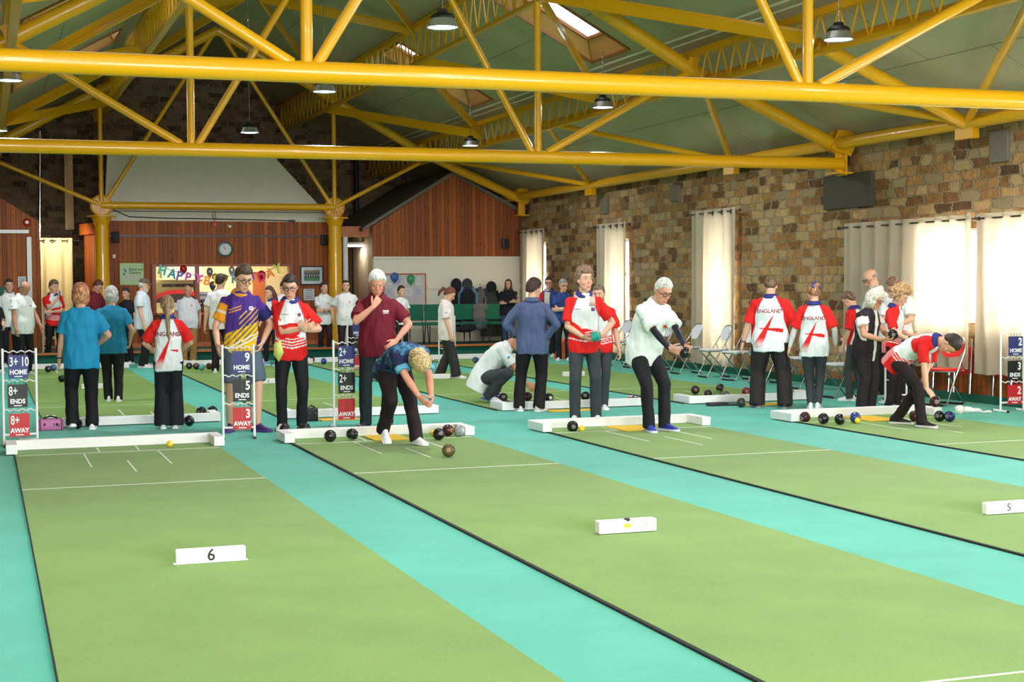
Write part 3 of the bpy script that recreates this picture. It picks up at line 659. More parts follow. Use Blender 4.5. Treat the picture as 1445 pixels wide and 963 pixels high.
block(4.15, 23.35, '3', 'small white centre block seen between the two boys on the left back row mats'); block(1.55, 23.3, '', 'plain white centre block on the far left back mat behind the woman in blue')
block(6.9, 23.3, '', 'plain white centre block seen beside the blue fleece'); block(9.1, 22.95, '', 'white centre block seen between the legs of the boy with the towel')
# bowls
def bowl_mat(rgb): return mat('bowl_%d_%d_%d' % rgb, rgb, 0.22, 0, 0.5, var=0.25, bscale=25)
EMB = {}
def make_bowl(rgb, emb=(230, 230, 230), emb2=(20, 20, 24), r=0.0595):
    key = (rgb, emb, emb2)
    if key not in EMB:
        m_ = MB(); prof = []
        for i in range(19):
            a = -PI/2+PI*i/18; rr = r*math.cos(a); z = 0.93*r*math.sin(a)
            if abs(abs(z)-0.5*r) < 0.055*r: rr *= 0.975
            prof.append((max(rr, 1e-4), z))
        m_.lathe(prof, 28)
        body = m_.mesh(); body.materials.append(bowl_mat(rgb)); body.polygons.foreach_set('use_smooth', [True]*len(body.polygons))
        es = []
        for s in (1, -1):
            e = MB(); z = 0.93*r*0.965*s; e.lathe([(0.0001, z+0.0022*s), (0.013, z+0.002*s)] if s > 0 else [(0.013, z+0.002*s), (0.0001, z+0.0022*s)], 20, mi=1)
            e.lathe([(0.013, z+0.0022*s), (0.023, z-0.002*s), (0.024, z-0.006*s)], 20, mi=0)
            em = e.mesh(); em.materials.append(mat('emblem_%d_%d_%d' % emb, emb, 0.4)); em.materials.append(mat('emblem_%d_%d_%d' % emb2, emb2, 0.4)); em.polygons.foreach_set('material_index', e.mi); es.append(em)
        dm = []
        for k in range(10):
            pass
        d = MB()
        for k in range(16):
            a = 2*PI*k/16
            for zz in (0.5, -0.5): d.ell((0.85*r*math.cos(a), 0.85*r*math.sin(a), zz*0.93*r), (0.006, 0.006, 0.004), n=6, k=4)
        dme = d.mesh(); dme.materials.append(mat('dimple_shade', tuple(int(x*0.5) for x in rgb), 0.5))
        EMB[key] = (body, es, dme)
    return EMB[key]
def bowl_at(loc, rgb, lab, grp=None, rot=None, emb=(110, 108, 110), emb2=(30, 30, 34), sc=1.0):
    body, es, dme = make_bowl(rgb, emb, emb2)
    t = empty('bowl', loc, 0, lab, 'bowl', grp); t.rotation_euler = rot if rot is not None else (PI/2+random.uniform(-.3, .3), random.uniform(-.4, .4), random.uniform(0, 6.28)); t.scale = (sc, sc, sc)
    o = bpy.data.objects.new('ball', body); COL.objects.link(o); o.parent = t
    for em in es:
        o = bpy.data.objects.new('emblem', em); COL.objects.link(o); o.parent = t
    o = bpy.data.objects.new('grip_dimples', dme); COL.objects.link(o); o.parent = t
    return t
BR = 0.0595
def bowl(u, vc, rgb, lab, grp=None, base=0.012, **k):
    p = gz(u, vc, base+BR); return bowl_at((p[0], p[1], base+BR), rgb, lab, grp, **k)
BK, MA, BL, GY, RD = (22, 22, 26), (62, 24, 36), (36, 62, 140), (150, 156, 160), (130, 24, 40)
bowl(466, 615.5, BK, 'black bowl against the fender left of the bending woman, nearer the front corner', rot=(1.2, .3, .2), emb=(60, 60, 64))
bowl(497, 613, BK, 'black bowl with a ring emblem on top, against the fender beside the yellow mat', rot=(0.5, .2, 2))
bowl(402, 606, BK, 'black bowl behind the left end of the second fender, left of the two there', base=0); bowl(430, 604.5, BK, 'black bowl behind the second fender at the toe of the boy in glasses', base=0)
bowl(619, 613, BK, 'dark bowl beside the yellow jack right of the bending woman'); bowl(632, 607.5, MA, 'dark maroon bowl against the fender between the black and silver bowls', emb=(200, 120, 60))
bowl(648, 608, GY, 'silver grey bowl at the right end of the second fender', emb=(180, 184, 188), emb2=(140, 144, 150))
bowl(633, 636, (98, 82, 52), 'brown and gold bowl lying alone on the green mat', emb=(140, 120, 80), emb2=(80, 60, 40))
bowl(808, 602, BK, 'black bowl behind the left end of the third fender', base=0)
bowl(1136, 589, MA, 'maroon bowl behind the left wing of the rightmost front fender', base=0); bowl(1162, 591, BK, 'dark bowl inside the left wing of the rightmost front fender')
bowl(1185, 592, BK, 'black bowl against the rightmost front fender, between the dark and the blue bowls'); bowl(1207, 589.5, BL, 'blue bowl beside the yellow jack at the right front fender')
bowl(1290, 587.5, MA, 'maroon bowl against the fender behind the bending boy'); bowl(1326, 587.5, BK, 'black bowl beside the foot of the bending boy'); bowl(1340, 588, (28, 40, 96), 'dark blue bowl beside the white towel')
bowl(267, 594, BK, 'black bowl on the teal carpet beside the girl with the plait', base=0, rot=(1, 0, 1)); bowl(253, 587, BK, 'black bowl half hidden behind the girl with the plait'); bowl(284, 581, BK, 'black bowl behind the back row fender, left of the two beside the scoreboard reading 9')
bowl(300, 580, (30, 32, 30), 'black bowl behind the back row fender, next to the scoreboard reading 9')
bowl(109, 598, BK, 'black speckled bowl seen between the legs of the woman in the blue polo', base=0, emb=(200, 200, 200))
bowl(68, 521, BK, 'black bowl on the far left mat beside a blue bowl'); bowl(75.5, 519, (50, 100, 170), 'light blue bowl behind a black one on the far left mat'); bowl(87, 534.5, BK, 'black bowl alone on the far left mat')
for u, v, c, q in ((267, 516.5, BK, 'black bowl, leftmost of the far row before the man in khaki trousers'), (277, 517, MA, 'maroon bowl left of the teal one, before the man in khaki trousers'), (284.5, 518.5, (90, 180, 180), 'teal bowl among dark ones before the man in khaki trousers'),
                   (295, 517, MA, 'maroon bowl right of the teal one, before the man in khaki trousers'), (303, 515.5, MA, 'maroon bowl, rightmost of the far row before the man in khaki trousers')): bowl(u, v, c, q, emb=(120, 100, 110))
bowl(457, 510, (54, 72, 170), 'blue bowl at the feet of the woman with folded arms'); bowl(440, 508, MA, 'maroon bowl at the far fender left of the blue bowl')
bowl(671, 508, (48, 80, 150), 'blue bowl beside the crouching man at the far fender')
bowl(710, 561, (56, 58, 62), 'dark grey bowl at the toe of the crouching man'); bowl(744.5, 559.5, MA, 'maroon bowl under the reaching hand of the crouching man'); bowl(774.5, 561.5, BK, 'black bowl with a white and red emblem behind the back row fender', rot=(PI/2, 0, 0.15), emb=(230, 230, 230), emb2=(150, 30, 40))
bowl(826, 559, BK, 'dark bowl seen between the legs of the boy with the towel')
bowl(981, 550.5, MA, 'dark maroon bowl farthest left on the right back mat'); bowl(999, 556.5, (50, 26, 34), 'dark bowl left of the yellow jack on the right back mat'); bowl(1016, 547.5, (60, 40, 48), 'speckled dark bowl behind the jack on the right back mat')
bowl(1013, 557.5, (80, 120, 60), 'green bowl behind the yellow jack on the right back mat'); bowl(1024, 558.5, (80, 92, 88), 'grey green bowl with a blue and white emblem on the right back mat', rot=(PI/2, 0, 0.0), emb=(220, 224, 230), emb2=(40, 60, 150))
bowl(1053, 553, RD, 'red bowl behind another red one on the right back mat'); bowl(1060, 559, RD, 'red bowl with a white ring emblem at the right back fender', rot=(PI/2, 0, 0.1), emb=(230, 226, 226), emb2=(90, 20, 30)); bowl(1046, 568.5, (48, 52, 54), 'dark bowl on the teal carpet beside the shoe of the large man', base=0)
JM = mat('yellow_jack', (232, 206, 40), 0.35)
def jack(u, vc, lab, base=0.012):
    p = gz(u, vc, base+0.0315); m_ = MB(); m_.ell((0, 0, 0), (0.0315,)*3, n=20, k=14); o = m_.build('jack', JM, smooth=True); o.location = (p[0], p[1], base+0.0315); tag(o, lab, 'jack')
jack(239.5, 627, 'yellow jack against the leftmost front fender'); jack(610.5, 611, 'yellow jack against the fender beside the dark bowls, right of the bending woman'); jack(821, 605, 'yellow jack against the third front fender')
jack(1210, 594, 'yellow jack touching the blue bowl at the right'); jack(1011, 560, 'yellow jack among the bowls on the right back mat'); jack(97, 525, 'yellow jack on the far left mat')

# scoreboards
NAVY = mat('navy_card', (38, 48, 120), 0.5); CARDB = mat('black_card', (22, 22, 26), 0.5); REDC = mat('red_card', (196, 24, 34), 0.5); LET = mat('white_lettering', (238, 240, 244), 0.5)
def scoreboard(x, y, z, rz, cards, lab, w=0.31, h=0.95, side='L', wires=True, sc=1.0):
    t = empty('scoreboard', (x, y, z), rz, lab, 'scoreboard'); t.scale = (sc,)*3
    for q in (-1, 1):
        m_ = MB(); m_.tube([(q*w/2, 0, 0), (q*w/2, 0, h)], 0.0125, 10); m_.build('post', WHITE, t, smooth=True, auto=50)
        m_ = MB(); m_.tube([(q*w/2, -0.14, 0.014), (q*w/2, 0.14, 0.014)], 0.014, 10); m_.build('foot', WHITE, t, smooth=True, auto=50)
        m_ = MB(); m_.tube([(q*w/2, -0.15, 0.014), (q*w/2, -0.138, 0.014)], 0.0155, 10); m_.tube([(q*w/2, 0.15, 0.014), (q*w/2, 0.138, 0.014)], 0.0155, 10); m_.build('foot_cap', BLACK, t)
    m_ = MB(); m_.tube([(-w/2, 0, 0.11), (w/2, 0, 0.11)], 0.011, 8); m_.build('crossbar', WHITE, t, smooth=True, auto=50)
    ox = (-0.015 if side == 'L' else 0.03)
    for i, (cm, num, word) in enumerate(cards):
        zt = h-0.03-i*0.285
        m_ = MB(); pts = [(a, 0, zt+0.008*math.sin(a*2*PI/0.075)) for a in np.linspace(-w/2, w/2, 40)]; m_.tube(pts, 0.006, 6); m_.build('wavy_rail', WHITE, t, smooth=True)
        c = MB(); cw, ch = 0.19, 0.225; zc = zt-0.035-ch/2; dx = ox+random.uniform(-.008, .008); yf = -0.022
        c.box((dx, -0.016, zc-ch*0.28), (cw*0.97, 0.008, ch*0.44)); 
        c.box((dx-cw*0.25, -0.016, zc+ch*0.22), (cw*0.5-0.002, 0.012, ch*0.56)); c.box((dx+cw*0.25, -0.016, zc+ch*0.22), (cw*0.5-0.002, 0.012, ch*0.56))
        for hx in (-0.06, -0.02, 0.02, 0.06): c.tube([(dx+hx, -0.012, zt+0.006), (dx+hx, -0.016, zc+ch/2)], 0.0022, 5)
        co = c.build('card', cm, t)
        q = MB()
        if num:
            if side == 'L': put_text(q, num, (dx-cw/2+0.012, yf-0.001, zc+ch*0.2), (1, 0, 0), (0, 0, 1), 0.125, 0.0015, 0.62, align='LEFT')
            else: put_text(q, num, (dx+cw/2-0.012, yf-0.001, zc+ch*0.2), (1, 0, 0), (0, 0, 1), 0.125, 0.003, 0.8, align='RIGHT')
        put_text(q, word, (dx, yf+0.001, zc-ch*0.24), (1, 0, 0), (0, 0, 1), 0.062, 0.0022, 0.92)
        q.box((dx, yf+0.001, zc-ch*0.42), (0.075, 0.0015, 0.009))
        q.build('lettering', LET, co)
C3 = lambda a, b_, c_: [(NAVY, a, 'HOME'), (CARDB, b_, 'ENDS'), (REDC, c_, 'AWAY')]
scoreboard(0.32, 15.45, 0, 0.05, C3('3+ 10', '8+', '8+'), 'white frame scoreboard at the far left reading 3+10 HOME, 8+ ENDS, 8+ AWAY')
scoreboard(2.42, 15.3, 0, -0.12, C3('9', '5', '3'), 'white frame scoreboard reading 9 HOME, 5 ENDS, 3 AWAY before the youth in shorts', side='R')
p = gz(470, 604); scoreboard(p[0]+0.155, p[1]-0.05, 0, 0.06, C3('2+', '2+', ''), 'white frame scoreboard reading 2+ HOME, 2+ ENDS beside the man in maroon', side='L')
p = gz(1412, 582); scoreboard(p[0]+0.16, p[1]+0.0, 0, -0.05, C3('2', '3', '2'), 'white frame scoreboard at the right edge reading 2 HOME, 3 ENDS, 2 AWAY', side='R')
p = gz(491, 530); scoreboard(p[0]+0.155, p[1], 0, 0, C3('', '3', ''), 'distant white frame scoreboard with a 3 behind the shoulder of the man in maroon', side='R')
p = gy(60, 499, 31.6); scoreboard(p[0]+0.17, 31.6, 0.2, 0, [(NAVY, '', 'HOME'), (CARDB, '', 'ENDS'), (REDC, '', 'AWAY')], 'distant white frame scoreboard beside the boy with the blue marker', h=0.92)
p = gz(642, 518); scoreboard(p[0]-0.15, p[1], 0, 0, C3('', '', ''), 'distant white frame scoreboard behind the woman with auburn hair', side='R')
p = gz(1292, 573); scoreboard(p[0]-0.05, p[1]+0.35, 0, 0, C3('', '', ''), 'scoreboard half hidden behind the bending boy', h=0.9)

# bags and other things on the floor
def bag(u, v, size, m_, lab, trim=BLACK, z=0, rz=0, text=None):
    p = gz(u, v, z); t = empty('bag', (p[0], p[1]+size[1]/2, z), rz, lab, 'bag'); a = MB(); a.bevbox((0, 0, size[2]/2), size, min(size)*0.16); a.build('body', m_, t, smooth=True, auto=70)
    a = MB(); hx = size[0]*0.25; a.tube([(-hx, -size[1]/2-0.006, size[2]*0.5), (-hx, -size[1]*0.2, size[2]+0.015), (0, 0, size[2]+0.03), (hx, -size[1]*0.2, size[2]+0.015), (hx, -size[1]/2-0.006, size[2]*0.5)], 0.01, 6)
    a.box((0, -0.0, size[2]*1.0), (size[0]*0.9, 0.03, 0.012)); a.build('handle', trim, t)
    for q in (-1, 1):
        a = MB(); a.bevbox((q*size[0]*0.42, 0, size[2]/2), (0.012, size[1]*1.02, size[2]*1.02), 0.004); a.build('piping', trim, t)
    if text:
        a = MB(); put_text(a, text, (size[0]*0.22, -size[1]/2-0.001, size[2]*0.45), (1, 0, 0), (0, 0, 1), 0.05, 0.001); a.build('lettering', mat('dark_blue_print', (40, 30, 90), 0.5), t)
    return t
bag(72, 608, (0.26, 0.16, 0.12), mat('pink_nylon', (196, 110, 168), 0.5, bump=0.1), 'pink bowls bag with black handles beside the leftmost scoreboard', text='TW')
bag(441, 595, (0.14, 0.16, 0.145), mat('black_nylon', (34, 34, 38), 0.6), 'small black bowls bag on the floor behind the boy in glasses')
bag(900, 573, (0.2, 0.14, 0.1), mat('navy_pattern_nylon', (44, 54, 92), 0.6, var=0.8, bscale=60), 'navy patterned bag on the end of the back row fender beside the white-haired man', trim=mat('navy_trim', (30, 34, 64), 0.6))
a = MB(); a.bevbox((0, 0, 0.022), (0.27, 0.12, 0.045), 0.015); a.bevbox((0.17, -0.04, 0.01), (0.16, 0.08, 0.02), 0.006); p = gz(1012, 573); o = a.build('black_pouch', mat('black_nylon', (34, 34, 38), 0.6), smooth=True); o.location = (p[0], p[1], 0); tag(o, 'flat black pouch lying against the right back row fender', 'pouch')
a = MB(); a.bevbox((0, 0, 0.03), (0.26, 0.2, 0.06), 0.02); a.bevbox((0.01, -0.02, 0.07), (0.18, 0.12, 0.025), 0.01); o = a.build('clear_box', mat('pale_blue_plastic', (170, 198, 206), 0.3), smooth=True, auto=40); o.location = (0.38, 15.3, 0); tag(o, 'pale blue plastic box under the leftmost scoreboard', 'box')
def cloth_blob(name, pts, r, m_, lab, cat, loc):
    a = MB()
    for (x, y, z, rx, ry, rz_) in pts: a.ell((x, y, z), (rx, ry, rz_), n=14, k=8)
    me = a.mesh(); o = link(name, me, m_); o.location = loc
    md = o.modifiers.new('r', 'REMESH'); md.mode = 'VOXEL'; md.voxel_size = r; md.use_smooth_shade = True
    ms = o.modifiers.new('s', 'SMOOTH'); ms.iterations = 3
    tx = bpy.data.textures.new(name, 'CLOUDS'); tx.noise_scale = 0.06
    dm = o.modifiers.new('d', 'DISPLACE'); dm.texture = tx; dm.strength = 0.025; dm.mid_level = 0.5
    return tag(o, lab, cat)
TW = mat('white_towelling', (222, 222, 220), 0.95, bump=0.4, bscale=90)
p = gz(1352, 592); cloth_blob('towel', [(0, 0, .05, .06, .05, .05), (.1, .02, .04, .1, .05, .035), (.2, -.02, .03, .09, .04, .025), (.3, -.08, .018, .07, .03, .015)], 0.008, TW, 'white towel bunched on the right end of the rightmost fender', 'towel', (p[0]+0.02, p[1], 0.06))

# ------------------------------------------------------------------ folding chairs
def folding_chair(loc, rz, padm, lab, grp=None):
    t = empty('folding_chair', loc, rz, lab, 'folding chair', grp)
    pm = MB(); pm.bevbox((0, 0.0, 0.445), (0.39, 0.37, 0.028), 0.012); pm.build('seat', padm, t, smooth=True, auto=40)
    fr = MB(); pts = []
    # long frame: front foot up to the top of the back
    hoop = [(-0.2, 0.2, 0.02), (-0.2, 0.05, 0.30), (-0.19, -0.19, 0.66), (-0.17, -0.235, 0.76), (-0.11, -0.26, 0.825), (0, -0.265, 0.84), (0.11, -0.26, 0.825), (0.17, -0.235, 0.76), (0.19, -0.19, 0.66), (0.2, 0.05, 0.30), (0.2, 0.2, 0.02)]
    fr.tube(hoop, 0.011, 8); fr.tube([(-0.2, 0.2, 0.02), (0.2, 0.2, 0.02)], 0.011, 8); fr.build('back_frame', CHROME, t, smooth=True, auto=50)
    lg = MB(); lg.tube([(-0.175, 0.17, 0.425), (-0.175, -0.2, 0.02), (0.175, -0.2, 0.02), (0.175, 0.17, 0.425)], 0.0105, 8); lg.build('rear_legs', CHROME, t, smooth=True, auto=50)
    sf = MB(); sf.tube([(-0.185, -0.17, 0.425), (-0.185, 0.18, 0.425), (0.185, 0.18, 0.425), (0.185, -0.17, 0.425)], 0.009, 8)
    for q in (-1, 1): sf.bar((q*0.19, -0.15, 0.43), (q*0.19, -0.12, 0.55), 0.02, 0.006)
    sf.build('seat_frame', CHROME, t, smooth=True, auto=50)
    bk = MB(); poly = [(-0.15, 0.66), (-0.1, 0.6), (0, 0.585), (0.1, 0.6), (0.15, 0.66), (0.165, 0.74), (0.12, 0.8), (0.05, 0.825), (-0.05, 0.825), (-0.12, 0.8), (-0.165, 0.74)]
    lo = []; hi = []
    for x, z in poly:
        yb = -0.19-(z-0.66)*0.42; cv = -0.02*(1-(x/0.17)**2); lo.append((x, yb+cv-0.012, z)); hi.append((x, yb+cv+0.018, z))
    k = len(poly); bk.add(lo+hi, [tuple(range(k)), tuple(range(2*k-1, k-1, -1))]+[(i, k+i, k+(i+1) % k, (i+1) % k) for i in range(k)]); bk.build('backrest', padm, t, smooth=True, auto=40)
    for yy in (0.2, -0.2):
        m_ = MB(); m_.bevbox((0, yy, 0.014), (0.3, 0.04, 0.028), 0.006); m_.build('foot_pad', RUB, t)
    return t
PADW = mat('white_vinyl', (226, 228, 238), 0.4); PADR = mat('red_vinyl', (226, 38, 34), 0.4)
spots = [(863, 25.9, 'white folding chair nearest the tall narrow curtain behind the boy with the towel'), (893, 25.0, 'white folding chair between the boy with the towel and the white-haired man'), (930, 24.1, 'white folding chair behind the white-haired man'),
         (960, 23.0, 'white folding chair before bare stone, just right of the leaning man'), (0, 21.95, 'white folding chair before the wide bright curtain, left of the two there'), (0, 21.1, 'white folding chair before the wide bright curtain, right of the two there'),
         (0, 20.2, 'white folding chair half hidden by the large man lettered ENGLAND'), (0, 19.1, 'white folding chair seen between the man and the woman lettered ENGLAND'), (0, 17.45, 'white folding chair behind the boy in grey trousers')]
c0 = None
for i, (_, yy, lab) in enumerate(spots):
    loc = (11.15 if yy > 17.6 else 10.72, yy, 0)
    if c0 is None: c0 = folding_chair(loc, PI/2+0.1, PADW, lab, 'white folding chairs along the stone wall'); KIDS[c0.name] = [x for x in bpy.data.objects if x.parent == c0]
    else:
        c = copy_tree(c0); c.location = loc; c.rotation_euler = (0, 0, PI/2+random.uniform(-.12, .2)); c['label'] = lab
folding_chair((11.2, 15.85, 0), PI/2+0.35, PADR, 'red folding chair before the long curtain at the right')
# folded chairs stored behind the curtain hem
FC = None
for i, yy in enumerate((16.75, 16.3, 15.5, 15.15, 14.5)):
    if FC is None:
        FC = empty('folded_chair', (XW-0.1, yy, 0), 0, None, 'folded chair', 'folded chairs stored behind the curtain hem')
        for q in (-1, 1):
            m_ = MB(); 
            for dx in (0, 0.025, 0.05): m_.tube([(dx*0.4, q*0.17+dx, 0.01), (dx*0.4+0.04, q*0.17+dx, 0.8)], 0.009, 6)
            m_.build('legs', CHROME, FC, smooth=True, auto=50)
        m_ = MB(); m_.bevbox((0.045, 0, 0.52), (0.03, 0.34, 0.36), 0.01); m_.build('seat', PADW if 0 else PADR, FC)
        KIDS[FC.name] = [x for x in bpy.data.objects if x.parent == FC]; c = FC
    else: c = copy_tree(FC); c.location = (XW-0.1, yy, 0)
    c['label'] = 'folded red chair under the long curtain hem, %s counted from the red folding chair'[:0]+'folded red chair on edge under the curtain hem, ' + ['farthest of the five', 'second farthest of the five', 'middle one of the five', 'second nearest of the five', 'nearest of the five'][i]
# ------------------------------------------------------------------ green chairs and what lies on them
GREENF = mat('green_fabric', (22, 110, 84), 0.85, bump=0.2, bscale=200)
def green_chair(loc, rz, lab):
    t = empty('stacking_chair', loc, rz, lab, 'stacking chair', 'green stacking chairs on the platform')
    m_ = MB(); m_.bevbox((0, 0.02, 0.45), (0.46, 0.42, 0.06), 0.02); m_.build('seat', GREENF, t, smooth=True, auto=50)
    m_ = MB(); R = rotm((1, 0, 0), 0.12); m_.bevbox((0, -0.22, 0.7), (0.44, 0.045, 0.36), 0.02, R); m_.build('backrest', GREENF, t, smooth=True, auto=50)
    for q in (-1, 1):
        for yy in (0.2, -0.2):
            m_ = MB(); m_.tube([(q*0.2, yy*0.9, 0.43), (q*0.22, yy*1.1, 0)], 0.012, 8); m_.build('leg', BLACK, t)
        m_ = MB(); m_.tube([(q*0.19, -0.18, 0.42), (q*0.19, -0.26, 0.6), (q*0.19, -0.25, 0.75)], 0.011, 8); m_.build('back_post', BLACK, t)
    return t
g0 = None
for u, lab in ((588, 'green stacking chair right of the man in maroon, first of the row'), (616, 'green stacking chair under the pinboard, next to the woman with auburn hair'), (646, 'green stacking chair right of the woman with auburn hair'), (672, 'green stacking chair holding a grey bag'), (700, 'green stacking chair nearest the woman in the black coat')):
    x = wx(u, 470, 32.3)
    if g0 is None: g0 = green_chair((x, 32.3, 0.2), PI, lab); KIDS[g0.name] = [q for q in bpy.data.objects if q.parent == g0]
    else:
        c = copy_tree(g0); c.location = (x, 32.3, 0.2); c['label'] = lab
cloth_blob('rucksack', [(0, 0, .14, .17, .12, .15), (-.05, -.08, .1, .1, .06, .09)], 0.015, mat('grey_canvas', (96, 98, 108), 0.9, bump=0.3), 'grey rucksack on a green chair behind the crouching man', 'bag', (wx(678, 470, 32.2), 32.2, 0.69-0.2))
cloth_blob('grey_jacket', [(0, 0, .2, .16, .05, .22), (.02, 0, .38, .2, .06, .1)], 0.015, mat('grey_wool', (120, 118, 116), 0.95, bump=0.4), 'grey jacket over the back of a green chair', 'jacket', (wx(675, 460, 32.5), 32.42, 0.62))
cloth_blob('dark_coat', [(0, 0, .06, .3, .15, .07), (.15, .02, .1, .15, .1, .08)], 0.015, mat('black_cloth', (30, 32, 40), 0.95, bump=0.3), 'dark coat heaped on the green chairs', 'coat', (wx(655, 480, 31.9), 31.95, 0.67-0.2))
# coats on pegs
def coat(u0, u1, v0, v1, m_, lab, m2=None, hat=None, flare=1.0):
    Y = YW-0.17; x0, x1 = wx(u0, v0, Y), wx(u1, v0, Y); zt, zb = wz(v0, (u0+u1)/2, Y), wz(v1, (u0+u1)/2, Y); xc, w = (x0+x1)/2, (x1-x0)
    t = empty('hanging_coat', (xc, Y, zb), 0, lab, 'coat'); h = zt-zb
    a = MB(); rings = []
    for i in range(14):
        f = i/13; z = h*(1-f)*0.98; ww = w*0.5*(0.25+0.75*min(1, f*3.2))*(1+(flare-1)*f); dd = 0.05+0.05*min(1, f*4)
        rings.append([np.array((ww*math.cos(q)*(1+0.06*math.sin(5*q+i*.3)), dd*math.sin(q)*(1+0.25*math.sin(7*q+1)), z)) for q in np.linspace(0, 2*PI, 28, endpoint=False)])
    a.loft(rings); a.build('body', m_, t, smooth=True, auto=60)
    for q in (-1, 1):
        a = MB(); a.tube([(q*w*0.25, -0.03, h*0.93), (q*w*0.47, -0.03, h*0.75), (q*w*0.5*flare, -0.04, h*0.3)], [0.04, 0.055, 0.05], 10); a.build('sleeve', m2 or m_, t, smooth=True)
    if hat:
        a = MB(); a.ell((0, -0.02, h+0.0), (0.13, 0.07, 0.15), n=16, k=10); a.build('hood', hat, t, smooth=True)
    a = MB(); a.tube([(0, 0.17, h+0.03), (0, 0.02, h+0.05), (0, 0.0, h-0.02)], 0.008, 6); a.build('peg', CHROME, t)
BC = mat('black_cloth', (30, 32, 40), 0.95, bump=0.3); DC = mat('denim_blue', (96, 132, 160), 0.9, bump=0.3); GC = mat('charcoal_cloth', (62, 66, 72), 0.95, bump=0.3); TC_ = mat('taupe_cloth', (104, 104, 102), 0.95, bump=0.3)
coat(637, 650, 402, 462, BC, 'black coat with a hood, leftmost on the pegs', hat=BC); coat(646, 672, 402, 453, BC, 'black coat with pale blue sleeves under a round hood, second on the pegs', DC, GC)
coat(668, 688, 404, 458, TC_, 'taupe grey coat narrowing to the peg, third on the pegs', GC); coat(680, 706, 406, 475, GC, 'wide charcoal coat with a black hood, rightmost on the pegs', BC, BC, 1.1)
a = MB(); a.bevbox((0, 0, 0), (2.4, 0.03, 0.09), 0.008); o = a.build('peg_rail', CREAMW); o.location = (wx(672), YW-0.035, wz(405, 672)); tag(o, 'pale peg rail on the white wall carrying the coats', 'peg rail')
# ------------------------------------------------------------------ curtains
M, n, l, b = nodes_mat('cream_curtain')
out = n['Material Output']; tr = n.new('ShaderNodeBsdfTranslucent'); ms_ = n.new('ShaderNodeMixShader'); ms_.inputs[0].default_value = 0.45
b.inputs['Base Color'].default_value = (*s2l((206, 196, 178)), 1); b.inputs['Roughness'].default_value = 0.9; tr.inputs['Color'].default_value = (*s2l((250, 240, 220)), 1)
l.new(b.outputs[0], ms_.inputs[1]); l.new(tr.outputs[0], ms_.inputs[2]); l.new(ms_.outputs[0], out.inputs['Surface'])
nz = n.new('ShaderNodeTexNoise'); nz.inputs['Scale'].default_value = 300; bp = n.new('ShaderNodeBump'); bp.inputs['Strength'].default_value = 0.1; l.new(nz.outputs['Fac'], bp.inputs['Height']); l.new(bp.outputs[0], b.inputs['Normal'])
CURT = M
def curtain(name, p0, p1, z0, z1, lab, folds, amp, group=None, m_=CURT, grom=True, zslope=0.0, rail=True):
    p0 = np.array((*p0, 0.0)); p1 = np.array((*p1, 0.0)); L = np.linalg.norm(p1-p0); d = (p1-p0)/L; nn = np.array((-d[1], d[0], 0)); c = (p0+p1)/2
    t = empty(name, (c[0], c[1], z0), 0, lab, 'curtain', group)
    N = int(folds*14); K = 12; vs = []; fs = []; rs = np.random.RandomState(int(L*100))
    ph = np.cumsum(0.7+0.6*rs.rand(N+1)); ph = ph/ph[-1]*folds*2*PI
    for s_ in (0, 1):
        for k in range(K+1):
            f = k/K
            for i in range(N+1):
                s0 = i/N; am = amp*(0.55+0.45*f)*(1+0.3*math.sin(s0*11+f*1.5)); q = p0+d*(s0*L)+nn*(am*math.sin(ph[i]+0.5*math.sin(f*2.2+s0*5))+s_*0.005)-c
                zz = (z1-z0)*(1-f)+zslope*(s0-0.5)*0+ (0.012*math.sin(ph[i]*0.5) if k == K else 0); vs.append((q[0], q[1], zz))
    W_ = N+1; B = (K+1)*W_
    for k in range(K):
        for i in range(N):
            a = k*W_+i; fs.append((a, a+1, a+1+W_, a+W_)); fs.append((B+a, B+a+W_, B+a+1+W_, B+a+1))
    for i in range(N): fs.append((i, B+i, B+i+1, i+1)); a = K*W_+i; fs.append((a, a+1, B+a+1, B+a))
    for k in range(K): a = k*W_; fs.append((a, a+W_, B+a+W_, B+a)); a = k*W_+N; fs.append((a, B+a, B+a+W_, a+W_))
    mm = MB(); mm.add(vs, fs); mm.build('cloth', m_, t, smooth=True, auto=60)
    if grom:
        g = MB(); ng = max(4, int(folds))
        for i in range(ng):
            q = p0+d*(L*(i+0.5)/ng)-c; ring = [q+np.array((0, 0, z1-z0-0.07))+0.035*(math.cos(a)*d+math.sin(a)*np.array((0, 0, 1)))-nn*0*0.02 for a in np.linspace(0, 2*PI, 12, endpoint=False)]
            g.tube(ring, 0.009, 6, closed=True)
        g.build('eyelets', mat('dark_bronze', (70, 62, 56), 0.4, 0.6), t, smooth=True)
    if rail:
        g = MB(); g.tube([p0-d*0.12-c+np.array((0, 0, z1-z0-0.06)), p1+d*0.12-c+np.array((0, 0, z1-z0-0.06))], 0.012, 8)
        for e in (p0-d*0.14, p1+d*0.14): g.ell(e-c+np.array((0, 0, z1-z0-0.06)), (0.025,)*3, n=10, k=6)
        g.build('rail', mat('dark_bronze', (70, 62, 56), 0.4, 0.6), t, smooth=True)
    return t
XC = XW-0.14
curtain('curtain', (XC, 31.35), (XC, 32.95), 0.25, 2.76, 'narrow cream curtain in the far corner beside the white wall', 5, 0.04)
curtain('curtain', (XC, 26.85), (XC, 28.35), 0.15, 2.72, 'narrow cream curtain between stone piers behind the boy with the towel', 5, 0.04)
curtain('curtain', (XC, 22.35), (XC, 24.0), 0.12, 2.78, 'bright cream curtain reaching the floor behind two white folding chairs', 5, 0.045)
curtain('curtain', (XC-0.06, 15.96), (XC-0.05, 18.95), 0.42, 2.37, 'long cream curtain left of the dark join, behind the grey-haired woman', 9, 0.05, grom=False)
